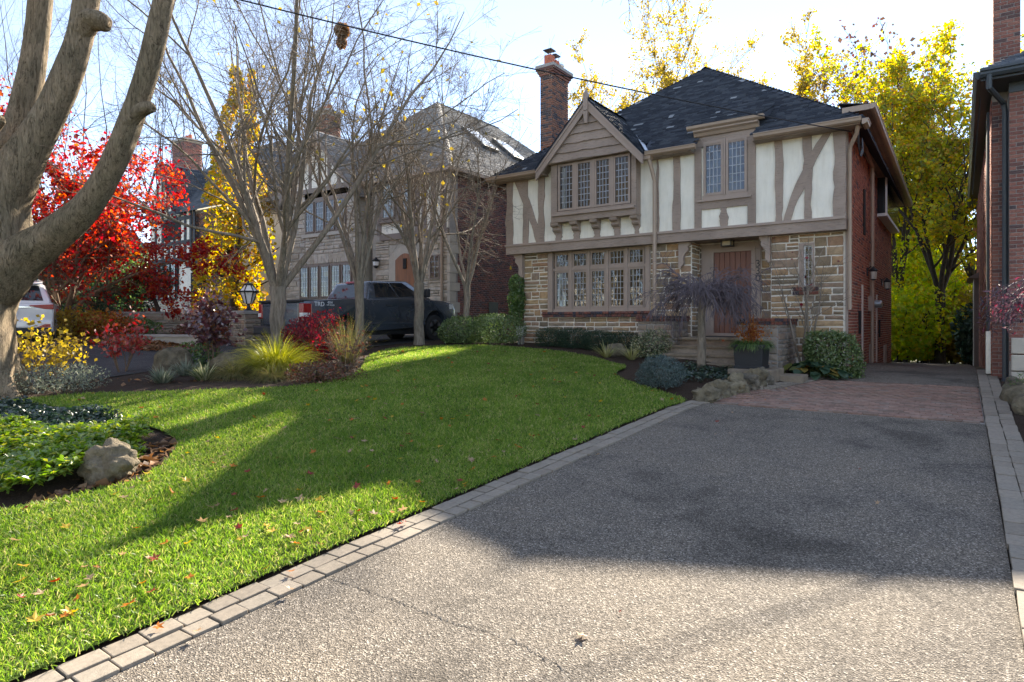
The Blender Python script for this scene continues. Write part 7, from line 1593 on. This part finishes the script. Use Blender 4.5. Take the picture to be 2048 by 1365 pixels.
# evergreen screen and one more house closing the view past the black-timbered house
for k, (px, d, w_, h_) in enumerate(((-40, 40, 3.0, 5.5), (60, 42, 3.2, 6.0), (150, 40, 3.0, 5.0), (235, 41, 2.6, 5.5))):
    bush('evergreen', GD(px, d), (w_, w_, h_), 5200, .22, 'green' if k % 2 else 'yew', ['dark evergreen far behind the old maple trunk', 'green evergreen behind the white SUV', 'dark evergreen seen under the red maple', 'green evergreen beside the black-timbered house'][k], 'bush', 'evergreens closing the view on the left', seed=400 + k, lump=.4, hollow=.45)
q = GD(120, 52); t = thing('far_house', q, 'grey-roofed brick house far behind the red maple', 'house'); MB().box(q.x - 6, q.y - 3, q.z - .3, q.x + 6, q.y + 5, q.z + 5).build('wall', 'chimbrick', t); MB().prism([(q.x - 6.5, q.y - 3.5, q.z + 5), (q.x - 6.5, q.y + 5.5, q.z + 5), (q.x - 6.5, q.y + 1, q.z + 8.5)], (13, 0, 0)).build('roof', 'roof3', t)
# trees across the street (they show in the window glass)
def copy_tree(o, loc, rz, label, s=1.0, group=None):
    c = o.copy(); COL.objects.link(c); c.location = loc; c.rotation_euler = (0, 0, rz); c.scale = (s, s, s); c['label'] = label
    if group: c['group'] = group
    for ch in list(o.children): d = ch.copy(); COL.objects.link(d); d.parent = c
    return c
for k, (x, y) in enumerate(((-24, -16), (-15, -18), (-7, -17), (1, -19), (9, -16))):
    copy_tree(g1, (x, y, gzf(x, y)), k * 1.3, 'yellow street tree across the road before the %s pale house' % ['farthest', 'second', 'third', 'third', 'last'][k] if k != 3 else 'yellow street tree between the third and last pale house across the road', .85, 'street trees across the road')

# ------------------------------------------------------------ shrubs and garden plants
def sh(name, px, py, w, h, n, size, mat, label, cat='shrub', **kw):
    p = G(px, py); return bush(name, p, (w, kw.pop('wy', w), h), n, size, mat, label, cat, **kw)
def wpx(px, py, n): return n * (G(px, py) - Vector((0, 0, H))).dot(Vector((-SF, CF, 0))) / 1270
rg = np.random.default_rng(40)
def stemmy(name, px, py, wpx_, hpx, n, size, mat, label, stems=7, spread=.5, seed=0, asp=.75, lowbare=.35):
    """open shrub: visible stems below, leaves towards the tips"""
    p = G(px, py); d = p.x * -SF + p.y * CF; w = wpx_ * d / 1270 / 2; h = hpx * d / 1270; rg = np.random.default_rng(seed); t = thing(name, p, label, 'shrub')
    a = rg.uniform(0, 6.28, stems); S = np.array(p) + np.stack([np.cos(a) * .06, np.sin(a) * .06, np.full(stems, -.04)], 1); D = np.stack([np.cos(a) * w / h * spread * 2 * rg.uniform(.3, 1, stems), np.sin(a) * w / h * spread * 2 * rg.uniform(.3, 1, stems), np.ones(stems)], 1)
    P = polyline(S, D, np.full(stems, h) * rg.uniform(.75, 1.05, stems), 7, .08, .02, rg); ra = np.full((stems, 1), .011) * np.linspace(1, .35, 7)[None]
    C, rc = grow(P, ra, 6, .3, 1, 42, 12, .42, .6, 5, .1, .02, rg); A = Acc(); A.add(*tubes_np(P, ra, 5)); A.add(*tubes_np(C, rc, 3)); A.obj('stem', 'bark_maple', t, True)
    pts = np.concatenate([C[:, 1:].reshape(-1, 3), P[:, 4:].reshape(-1, 3)]); pts = pts[pts[:, 2] > p.z + h * lowbare]; pts = pts[rg.integers(0, len(pts), n)] + rg.normal(0, size * .7, (n, 3)); np_obj('foliage', *leaves_np(pts, size, rg, asp=asp, droop=.4), mat, t)
stemmy('burgundy_shrub', 424, 737, 115, 125, 1100, .10, 'burgundy', 'burgundy-leaved shrub with bare lower stems behind the golden grass', 8, .55, 1)
stemmy('red_shrub', 245, 745, 90, 105, 420, .085, 'redshrub', 'small open shrub with bright red leaves at the edge of the drive', 9, .5, 2, lowbare=.25)
stemmy('yellow_shrub', 95, 778, 150, 120, 520, .085, 'goldleaf', 'thin yellow-leaved shrub behind the trunk of the old maple', 9, .6, 3, lowbare=.3)
sh('grey_shrub', 120, 784, .75, .5, 2600, .045, 'greyleaf', 'low grey-green shrub under the thin yellow shrub', seed=4, lump=.4, hollow=.3, asp=.35)
p = G(622, 722); t = bush('dwarf_red_maple', p, (.62, .62, 1.05), 3200, .075, 'crimson', 'low crimson cut-leaf maple before the tail of the pickup', 'shrub', seed=5, lump=.5, hollow=.4, asp=.4, droop=.6, stem_mat='bark_maple')
grass_clump('golden_grass', G(553, 748), .62, 2300, .78, .016, 'goldgrass', 'arching golden-yellow ornamental grass clump in the lawn bed', seed=6, curl=1.5, spread=1.0, wind=(.25, -.1))
grass_clump('tan_grass', G(468, 757), .4, 1100, .50, .010, 'tangrass', 'low green-tan grass tuft next to the flat grey rock', 'grass tufts in the lawn bed', seed=7, curl=2.2, spread=1.3)
grass_clump('tan_grass', G(545, 762), .34, 900, .42, .010, 'tangrass', 'low straw-coloured grass tuft in front of the golden grass', 'grass tufts in the lawn bed', seed=8, curl=2.2, spread=1.3)
grass_clump('dry_grass', G(695, 728), .35, 420, 1.0, .008, 'tangrass', 'tall dry wispy grass beside the slim bare tree', seed=9, curl=.7, spread=.6)
sh('brown_shrub', 640, 765, .62, .42, 2600, .04, 'brownshrub', 'low brown and reddish shrub beside the garden spotlight', seed=10, lump=.4, hollow=.3)
stemmy('twiggy_shrub', 690, 742, 110, 90, 260, .05, 'brownshrub', 'twiggy leafless shrub between crimson maple and slim bare tree', 12, .7, 11, lowbare=.1)
FE = 'fern-like plants at the front of the lawn bed'
for k, (px, py) in enumerate(((325, 768), (372, 752), (408, 762))):
    grass_clump('spurge_plant', G(px, py), .25, 170, .32, .045, 'varieg' if k == 2 else 'greyleaf', ['grey-green leafy plant in front of the garden rock', 'pale green leafy plant between garden rock and variegated plant', 'variegated leafy plant before the burgundy shrub'][k], FE, seed=60 + k, curl=.8, spread=.9, cat='plant')
sh('green_shrub', 395, 735, .5, .55, 1300, .06, 'green', 'small green shrub behind the garden rock', seed=12, lump=.4)
rock('garden_rock', G(346, 742) + Vector((0, 0, .10)), (.42, .36, .42), 3, 'rock', 'brown pointed garden rock in the lawn bed', sub=4)
rock('garden_rock', G(455, 738) + Vector((0, 0, .08)), (.45, .3, .26), 5, 'rock', 'flat grey garden rock behind the low grass tufts', sub=3)
# plants beyond the neighbour's drive
for k, (px, d, w_, h_, n_, mat, lb) in enumerate(((160, 18.6, 1.0, .85, 2200, 'goldleaf', 'golden-yellow low shrub beside the white SUV'), (205, 18.9, .8, .7, 1500, 'orangeleaf', 'orange-brown low shrub under the red maple'), (225, 22.5, 1.5, 1.7, 4200, 'yew', 'dark green hedge shrub behind the trunk of the red maple'), (140, 23.5, 1.6, 1.8, 4200, 'green', 'green shrub behind the red maple trunk and SUV'), (268, 19.8, .6, .55, 1500, 'green', 'low mounded green shrub on the terrace wall'), (440, 20.5, .9, 1.0, 1500, 'brownshrub', 'brown twiggy shrub left of the stone gate pier'), (390, 19.6, .7, .6, 1100, 'brownshrub', 'low brownish shrub by the terrace steps'))):
    bush('garden_shrub', GD(px, d), (w_, w_, h_), n_, .085, mat, lb, 'shrub', seed=70 + k, lump=.45, hollow=.4)
p = GD(318, 21.6); p.z = FZ(318, 640, p.y); t = thing('cloud_pruned_pine', p, 'small cloud-pruned dark pine with leaning trunk before the leaded windows', 'tree'); rg = np.random.default_rng(13)
m = MB(); m.tube([p, p + Vector((-.1, 0, .4)), p + Vector((-.45, .05, .75)), p + Vector((-.6, .05, 1.2))], [.09, .075, .055, .03], 8); m.tube([p + Vector((-.4, 0, .7)), p + Vector((-.9, 0, .85)), p + Vector((-1.3, 0, .9))], [.045, .035, .02], 6); m.tube([p + Vector((-.45, 0, .75)), p + Vector((.0, 0, 1.05)), p + Vector((.35, 0, 1.2))], [.045, .03, .02], 6); m.build('trunk', 'bark_dark', t, smooth=True)
Q = []
for (dx, dz, w_) in ((-.6, 1.4, .75), (-1.2, 1.05, .6), (.25, 1.3, .55), (-.2, 1.65, .6), (-1.0, 1.45, .5), (-.1, 1.1, .45)): Q.append(np.array(p) + [dx, 0, dz] + ball_points(1100, rg, .3) * [w_, w_, .26])
np_obj('crown', *leaves_np(np.concatenate(Q), .075, rg, asp=.25), 'yew', t)
# hedge and foundation planting of the house
HG = 'clipped boxwood hedge by the left corner'
bush('boxwood', GD(920, 19.0), (.75, .7, .85), 5200, .05, 'boxwood', 'rounded boxwood at the foot of the smallest bare tree', 'hedge', HG, seed=80, lump=.2, hollow=.75)
bush('boxwood', GD(990, 19.0), (1.0, .75, .95), 7000, .05, 'boxwood', 'wide boxwood mound before the air conditioner', 'hedge', HG, seed=81, lump=.2, hollow=.75)
for k, px in enumerate((1103, 1150, 1198, 1242)):
    Y = 15.35; X = FX(px, Y); bush('yew_shrub', (X, Y, gzf(X, Y)), (.48, .42, FZ(px, 655 + 3 * k, Y) - gzf(X, Y)), 5200, .05, 'yew', ['dark yew under the left end of the five-light window', 'second dark yew from the stone corner under the window', 'third dark yew from the stone corner under the window', 'dark yew next to the stone pier of the steps'][k], 'shrub', 'dark yews under the ground-floor window', seed=90 + k, lump=.25, hollow=.6, asp=.22, boxy=.3)
Y = 14.75; X = FX(1302, Y); bush('variegated_shrub', (X, Y, gzf(X, Y)), (.52, .42, .62), 2600, .05, 'varieg', 'cream-variegated shrub before the left stone pier', 'shrub', seed=95, lump=.35, hollow=.5)
rock('garden_rock', Vector((FX(1236, 14.6), 14.6, gzf(FX(1236, 14.6), 14.6) + .10)), (.32, .24, .22), 8, 'rock', 'mossy rock between the last yew and the variegated shrub', sub=3)
for k, px in enumerate((1213, 1263)):
    Y = 14.0; X = FX(px, Y); grass_clump('yucca', (X, Y, gzf(X, Y) + .03), .16, 60, .42, .035, 'yucca', ['striped yellow yucca beside the lawn edge', 'striped yellow yucca between lawn and variegated shrub'][k], 'yuccas at the lawn edge', seed=100 + k, curl=.5, spread=1.2, cat='plant')
p = G(1318, 778); t = bush('blue_spruce', p, (.46, .42, .62), 5200, .05, 'bluespruce', 'dwarf blue spruce with drooping sprays in the entrance bed', 'shrub', seed=103, lump=.6, hollow=.4, asp=.2, droop=.5)
def carpet(name, poly, n, size, mat, label, hgt, seed, rosette=0):
    P = np.array(poly); rg = np.random.default_rng(seed); x0, y0 = P.min(0); x1, y1 = P.max(0); x = rg.uniform(x0, x1, n * 3); y = rg.uniform(y0, y1, n * 3); k = in_poly(x, y, poly); x, y = x[k][:n], y[k][:n]
    z = gz(x, y) + .02; bumpz = hgt * (.55 + .25 * np.sin(x * 3.1 + 2 * np.sin(y * 2.3)) + .2 * np.sin(y * 5.7 + x)) 
    if not rosette:
        C = np.stack([x, y, z + bumpz * rg.uniform(.15, 1, len(x))], 1); V, F = leaves_np(C, size, rg, flat=.5, asp=.55, normal=np.tile([[0, 0, 1.0]], (len(x), 1)))
    else:
        C = np.stack([x, y, z + bumpz * rg.uniform(.7, 1.1, len(x))], 1); N_ = len(x); a = (np.arange(rosette)[None] * 2 * np.pi / rosette + rg.uniform(0, 6.28, (N_, 1)) + rg.normal(0, .2, (N_, rosette)))
        tilt = rg.normal(.15, .35, (N_, rosette)); d = np.stack([np.cos(a) * np.cos(tilt), np.sin(a) * np.cos(tilt), np.sin(tilt)], -1); tl_ = rg.normal(0, .25, (N_, 1, 3)); d = nrm(d + tl_ * [1, 1, .8]); up_ = nrm(np.array([0, 0, 1.0]) + rg.normal(0, .3, (N_, rosette, 3))); sd_ = nrm(np.cross(d, up_)); s = size * np.clip(rg.normal(1, .2, (N_, rosette, 1)), .5, 1.5)
        C = C[:, None] - np.array([0, 0, 1.0]) * rg.uniform(0, .05, (N_, rosette, 1)); V = np.stack([C, C + d * s * .6 + sd_ * s * .26 + up_ * s * .04, C + d * s * 1.1 - up_ * s * .12, C + d * s * .6 - sd_ * s * .26 + up_ * s * .04], 2).reshape(-1, 3)
        i = np.arange(N_ * rosette)[:, None] * 4; F = np.concatenate([i + np.array([[0, 1, 2]]), i + np.array([[0, 2, 3]])])
    return np_obj(name, V, F, mat, None, label=label, cat='ground cover', kind='stuff')
carpet('vinca_carpet', [g2(1340, 745), g2(1380, 735), g2(1470, 742), g2(1480, 762), g2(1400, 772), g2(1350, 762)], 2600, .05, 'vinca', 'dark green vinca carpet round the foot of the weeping tree', .16, 104)
carpet('pachysandra', [g2(-120, 880), g2(120, 880), g2(250, 868), g2(300, 895), g2(275, 925), g2(190, 955), g2(150, 985), g2(60, 1005), g2(-120, 1020)], 1900, .07, 'pachy', 'glossy light green pachysandra carpet around the boulder', .34, 105, 9)
carpet('dark_vinca_carpet', [g2(-80, 836), g2(40, 818), g2(140, 826), g2(230, 845), g2(285, 862), g2(240, 870), g2(120, 882), g2(-80, 880)], 9000, .065, 'vinca', 'dark blue-green vinca carpet behind the pachysandra', .24, 106)
V, F = rock_mesh((0, 0, 0), (.25, .23, .24), 2, 5, .36); br = G(218, 962); me_ = np_mesh('boulder', V, np.array(F), 'boulder', True); o = bpy.data.objects.new('boulder', me_); o.location = br + Vector((0, 0, .12)); o.rotation_euler = (.1, -.25, .4); link(o, None, 'tan weathered boulder in the pachysandra bed', 'rock')
# leaf litter
def litter(name, poly, n, size, label, seed, mat='litter', dz=.03):
    rg = np.random.default_rng(seed); P = np.array(poly); x0, y0 = P.min(0); x1, y1 = P.max(0); x = rg.uniform(x0, x1, n * 3); y = rg.uniform(y0, y1, n * 3); k = in_poly(x, y, poly); x, y = x[k][:n], y[k][:n]
    C = np.stack([x, y, gz(x, y) + dz + rg.uniform(0, .03, len(x))], 1); V, F = leaves_np(C, size, rg, flat=.85, asp=.9, normal=np.tile([[0, 0, 1.0]], (len(x), 1))); np_obj(name, V, F, mat, None, label=label, cat='leaf litter', kind='stuff')
litter('leaf_litter', [g2(270, 900), g2(345, 885), g2(350, 905), g2(320, 945), g2(250, 980), g2(60, 1025), g2(55, 1010), g2(230, 965)], 240, .085, 'orange-brown leaf litter along the edge of the boulder bed', 107)
litter('drive_litter', [tuple(GD(130, 17.5))[:2], tuple(GD(400, 17.5))[:2], tuple(GD(400, 18.6))[:2], tuple(GD(130, 18.8))[:2]], 1500, .12, 'brown leaf litter along the low garden wall beyond the drive', 108)
litter('bed_litter', [g2(60, 782), g2(700, 768), g2(720, 730), g2(560, 745), g2(300, 760), g2(60, 765)], 240, .07, 'scattered brown leaves on the mulch of the lawn bed', 109)
# limestone edging of the entrance bed
EG = 'limestone rocks edging the entrance bed'; lbl = ['pale limestone rock at the tip of the lawn', 'limestone rock second from the lawn tip', 'limestone rock third from the lawn tip', 'middle limestone rock of the bed edging', 'grey limestone rock before the vinca', 'limestone rock beside the path light', 'limestone rock next to the flat sandstone step']
for k, (px, py, w_, h_) in enumerate(((1412, 806, .26, .26), (1436, 797, .25, .28), (1452, 790, .26, .24), (1472, 786, .24, .30), (1488, 780, .25, .24), (1508, 773, .22, .30), (1528, 769, .18, .24))):
    q = G(px, py); rock('edging_rock', Vector((q.x - .02, q.y + .1, gzf(q.x, q.y) + .08)), (w_ * .85, w_ * .75, h_ * .75), 20 + k, 'rock', lbl[k], EG, 4, .42)
q = G(1562, 762); MB().box(q.x - .45, q.y - .1, gzf(q.x, q.y) - .1, q.x + .42, q.y + .5, gzf(q.x, q.y) + .11).build('flat_step', 'steps', None, label='flat sandstone step between edging rocks and hosta', cat='step', bevel=.02)
# hosta: broad leaves
def hosta():
    rg = np.random.default_rng(110); p = G(1622, 757); n = 95; a = rg.uniform(0, 6.28, n); q = rg.uniform(.1, 1, n); C = np.array(p) + np.stack([np.cos(a) * q * .85, np.sin(a) * q * .40, .05 + .28 * (1 - q) + rg.uniform(0, .06, n)], 1)
    t = thing('hosta', p, 'hosta with broad green and orange-yellow leaves beside the drive', 'plant'); d = np.stack([np.cos(a), np.sin(a), np.full(n, -.25)], 1) + rg.normal(0, .25, (n, 3)); d = nrm(d); up_ = nrm(np.array([0, 0, 1.0]) + .5 * d * [1, 1, 0] + rg.normal(0, .2, (n, 3))); s_ = nrm(np.cross(d, up_)); sz = rg.uniform(.2, .32, n)[:, None]
    V = []; 
    for (u, w_, h_) in ((-.5, 0, 0), (-.3, .28, .03), (.05, .33, .04), (.35, .18, .0), (.55, 0, -.06), (.35, -.18, 0), (.05, -.33, .04), (-.3, -.28, .03), (.05, 0, -.02)): V.append(C + d * sz * u + s_ * sz * w_ + up_ * sz * h_)
    V = np.stack(V, 1).reshape(-1, 3); i = (np.arange(n) * 9)[:, None]; F = np.concatenate([i + np.array([[k, (k + 1) % 8, 8]]) for k in range(8)]); np_obj('leaves', V, F, 'hosta', t)
hosta()
Y = 14.9; X = FX(1664, Y); bush('boxwood', (X, Y, gzf(X, Y) - .05), (.52, .45, FZ(1664, 660, Y) - gzf(X, Y) + .05), 7500, .05, 'boxwood', 'clipped boxwood at the stone corner beside the driveway', 'hedge', None, seed=112, lump=.18, hollow=.75, boxy=.45)
# weeping standard tree
def weeping():
    rg = np.random.default_rng(114); Y = 13.3; p = Vector((FX(1401, Y), Y, 0)); p.z = gzf(p.x, p.y); top = W(1406, 585, Y); t = thing('weeping_tree', p, 'leafless weeping standard tree with umbrella of purple-grey twigs by the steps', 'tree')
    A = Acc(); big_tube(A, [p - Vector((0, 0, .1)), p.lerp(top, .3) + Vector((.01, 0, 0)), p.lerp(top, .65) - Vector((.02, 0, 0)), top], [.10, .085, .08, .085], 12, 9, .12); A.obj('trunk', 'bark', t, True)
    n = 34; a = rg.uniform(0, 6.28, n); S = np.tile(np.array(top)[None], (n, 1)); D = np.stack([np.cos(a), np.sin(a), rg.uniform(.1, .75, n)], 1); P = polyline(S, D, rg.uniform(.75, 1.30, n), 9, .13, 0, rg, .035); ra = np.full((n, 1), .018) * np.linspace(1, .3, 9)[None]
    C, rc = grow(P, ra, 10, .12, 1, 42, 16, .48, .55, 7, .16, 0, rg, .05); C2, rc2 = grow(C, rc, 7, .15, 1, 40, 16, .55, .6, 6, .16, 0, rg, .10)
    A = Acc(); A.add(*tubes_np(P, ra, 6)); A.add(*tubes_np(C, np.maximum(rc, .0055), 4)); A.add(*tubes_np(C2, np.maximum(rc2, .0042), 3)); A.obj('crown', 'twig_purple', t, True)
weeping()
def espalier():
    rg = np.random.default_rng(115); Y = 15.2; p = Vector((FX(1606, Y), Y, 0)); p.z = gzf(p.x, p.y); t = thing('bare_wall_shrub', p, 'bare grey-stemmed shrub against the stone wall by the narrow window', 'shrub')
    S = np.tile(np.array(p)[None], (5, 1)) - [0, 0, .05]; D = np.array([[-.28, .1, 1], [-.1, .1, 1], [.12, .1, 1], [.32, .1, 1], [.5, 0, 1]]); P = polyline(S, D, np.array([2.6, 3.0, 3.1, 2.7, 2.0]), 10, .09, .04, rg); ra = np.full((5, 1), .032) * np.linspace(1, .2, 10)[None]
    C, rc = grow(P, ra, 7, .35, 1, 38, 12, .40, .5, 7, .1, .02, rg); C2, rc2 = grow(C, rc, 5, .2, 1, 38, 14, .5, .6, 5, .12, .0, rg); A = Acc(); A.add(*tubes_np(P, ra, 7)); A.add(*tubes_np(C, rc, 4)); A.add(*tubes_np(C2, np.maximum(rc2, .0035), 3)); A.obj('stem', 'bark', t, True)
    q = C2[:, -1][rg.integers(0, len(C2), 22)]; np_obj('leaves', *leaves_np(q, .08, rg), 'crimson', t)
espalier()
# climber on the left corner
rg = np.random.default_rng(116); p = Vector((BX - .12, YS - .05, gzf(BX, YS))); t = thing('climbing_shrub', p, 'green climber trained up the stone corner by the utility box', 'climber'); m = MB(); m.tube([p, p + Vector((0, 0, 1.2)), p + Vector((-.03, 0, 2.2))], .025, 6); m.build('stem', 'bark', t)
q = []
for py, s_, n_ in ((570, .26, 1500), (600, .30, 1900), (622, .26, 1300)): c = np.array([BX - .18, YS - .12, FZ(1028, py, YS)]); q.append(c + ball_points(n_, rg, .5) * [s_, s_, s_ * 1.25])
np_obj('foliage', *leaves_np(np.concatenate(q), .055, rg), 'green', t)
# right edge: weeping cut-leaf maple, rocks, junipers
def right_bed():
    rg = np.random.default_rng(118); p = Vector((1.45, 12.2, gzf(1.4, 12.2))); t = thing('weeping_cutleaf_maple', p, 'dark purple weeping cut-leaf maple before the red brick house', 'shrub'); top = p + Vector((0, 0, 1.55)); m = MB(); m.tube([p - Vector((0, 0, .1)), p + Vector((.05, 0, .8)), top], [.07, .06, .05], 8); m.build('trunk', 'bark', t)
    n = 30; a = rg.uniform(0, 6.28, n); P = polyline(np.tile(np.array(top)[None], (n, 1)), np.stack([np.cos(a), np.sin(a), rg.uniform(.2, 1, n)], 1), rg.uniform(.7, 1.25, n), 8, .06, 0, rg, .06); ra = np.full((n, 1), .02) * np.linspace(1, .3, 8)[None]; C, rc = grow(P, ra, 9, .2, 1, 30, 12, .6, .5, 7, .08, 0, rg, .08); A = Acc(); A.add(*tubes_np(P, ra, 5)); A.add(*tubes_np(C, np.maximum(rc, .004), 3)); A.obj('branches', 'twig_purple', t, True)
    q = C[:, 2:].reshape(-1, 3); q = q[rg.integers(0, len(q), 3000)] + rg.normal(0, .05, (3000, 3)); V, F = leaves_np(q, .085, rg, asp=.22, droop=.8); np_obj('foliage', V, F, 'purpleleaf', t)
M['purpleleaf'] = leafmat('dark_purple_leaves', [(0, (.05, .035, .055)), (.8, (.09, .045, .06)), (1, (.25, .03, .06))], .35, .1)
right_bed()
for k, (x, y, r_) in enumerate(((.78, 12.6, .26), (.86, 11.6, .28), (.92, 10.4, .24), (.80, 14.0, .22), (1.0, 9.2, .22))):
    rock('edging_rock', (x, y, gzf(x, y) + .08), (r_, r_ * .9, r_ * .85), 40 + k, 'rock', ['limestone rock under the weeping purple maple', 'tan limestone rock along the right paver edging', 'limestone rock farther down the right paver edging', 'limestone rock at the corner of the red brick house', 'limestone rock at the near end of the right edging'][k], 'limestone rocks edging the right bed', 3, .28)
for k, (x, y) in enumerate(((1.25, 13.6), (1.35, 10.6), (1.2, 9.0))): bush('juniper', (x, y, gzf(x, y)), (.5, .5, .5), 1800, .05, 'yew' if k else 'green', ['green juniper at the foot of the red brick house', 'dark juniper behind the tan limestone rock', 'dark juniper at the near end of the right edging'][k], 'shrub', 'low junipers in the right bed', seed=120 + k, lump=.5, hollow=.3, asp=.2)
poly_sheet('right_bed', [(.585, 3), (3.5, 3), (3.5, 15.3), (.585, 15.3)], .2, 'soil', .02, None, .008, kind='structure')
# shed glimpsed behind the red brick house
MB().box(.35, 27, gzf(0, 27) - .2, 2.2, 30, gzf(0, 27) + 3.0).prism([(.15, 26.8, gzf(0, 27) + 3.0), (2.4, 26.8, gzf(0, 27) + 3.0), (1.3, 26.8, gzf(0, 27) + 3.7)], (0, 3.4, 0)).build('garden_shed', 'brownpaint', None, label='brown shed behind the red brick house', cat='shed')

# ------------------------------------------------------------ single fallen leaves
def maple_leaf_mesh(mat, seed):
    rg = random.Random(seed); pts = []; n = 11
    lob = [1.0, .45, .9, .42, .75, .35, .18, .35, .75, .42, .9, .45]
    for k, r in enumerate(lob):
        a = math.pi / 2 + k * 2 * math.pi / 12; pts.append((math.cos(a) * r * .5, math.sin(a) * r * .5, .07 * r + rg.uniform(-.03, .12) * r))
    me = bpy.data.meshes.new('fallen_leaf'); me.from_pydata(pts + [(0, 0, 0)], [], [(k, (k + 1) % 12, 12) for k in range(12)]); me.update(); me.materials.append(M[mat]); return me
LM = {m_: [maple_leaf_mesh(m_, s_) for s_ in range(3)] for m_ in ('falltan', 'fallorange', 'fallyellow', 'fallred')}
def fallen(p, size, m_, where):
    colr = {'falltan': 'tan', 'fallorange': 'orange', 'fallyellow': 'yellow', 'fallred': 'dark red'}[m_]
    o = bpy.data.objects.new('fallen_leaf', random.choice(LM[m_])); o.location = p; o.scale = (size, size, size); o.rotation_euler = (random.gauss(0, .3), random.gauss(0, .3), random.uniform(0, 6.3))
    lab = {'lawn': 'small %s fallen leaf lying on the lawn' % colr, 'drive': '%s fallen leaf lying on the asphalt drive' % colr, 'kerb': '%s fallen leaf on the paver border' % colr}[where]
    link(o, None, lab, 'leaf', '%s fallen leaves on the %s' % (colr, where))
rl = random.Random(9); cnt = 0
mats4 = ['falltan'] * 4 + ['fallorange'] * 3 + ['fallyellow'] * 2 + ['fallred'] * 2
while cnt < 235:
    px, py = rl.uniform(30, 1380), 705 + (rl.random() ** 1.5) * 560
    q = G(px, py, LAWN_DZ)
    if not (in_poly(np.array([q.x]), np.array([q.y]), LAWN)[0] and not in_poly(np.array([q.x]), np.array([q.y]), ROCKBED)[0]): continue
    fallen(q + Vector((0, 0, .036)), rl.uniform(.07, .125), rl.choice(mats4), 'lawn'); cnt += 1
for px, py, m_, s_ in ((1160, 1278, 'falltan', .10), (1435, 845, 'fallred', .09), (1460, 868, 'falltan', .06), (1430, 870, 'falltan', .05), (1756, 1010, 'falltan', .06), (1572, 778, 'fallyellow', .07), (1465, 826, 'falltan', .06), (1530, 800, 'fallorange', .06), (1720, 940, 'fallred', .04), (1240, 1228, 'fallred', .03)): fallen(G(px, py, .03) , s_, m_, 'drive')
for px, py, m_ in ((580, 1178, 'falltan'), (585, 1146, 'fallorange'), (1195, 910, 'falltan'), (395, 1262, 'falltan'), (640, 1090, 'fallred'), (800, 1050, 'fallred'), (810, 1046, 'fallred'), (930, 975, 'fallorange'), (315, 1258, 'fallorange')): fallen(G(px, py, .055), .085, m_, 'kerb')

# cracks and the cold joint in the asphalt
drv = bpy.data.objects['driveway']
def crack(pts, w, seed, n=60, amp=.02):
    rg = np.random.default_rng(seed); Q = np.array([tuple(G(*p))[:2] for p in pts]); t = np.linspace(0, len(Q) - 1, n); i = np.clip(t.astype(int), 0, len(Q) - 2); f = (t - i)[:, None]
    P = Q[i] * (1 - f) + Q[i + 1] * f; P = P + np.cumsum(rg.normal(0, amp * .35, P.shape), 0) * .5 + rg.normal(0, amp * .3, P.shape); d = nrm(np.gradient(P, axis=0)); s_ = np.stack([-d[:, 1], d[:, 0]], 1) * (w * np.abs(rg.normal(1, .45, n)) * np.clip(np.minimum(np.arange(n), n - 1 - np.arange(n)) / 6 + .1, 0, 1))[:, None] / 2
    L = P + s_; Rr = P - s_; V = np.concatenate([np.column_stack([L, gz(L[:, 0], L[:, 1]) + .0155]), np.column_stack([Rr, gz(Rr[:, 0], Rr[:, 1]) + .0155])]); k = np.arange(n - 1)
    np_obj('crack', V, np.stack([k, k + 1, n + k + 1, n + k], 1), 'asphalt2', drv)
crack([(645, 1160), (780, 1205), (900, 1250), (1040, 1290), (1190, 1364)], .005, 1, 140, .025)
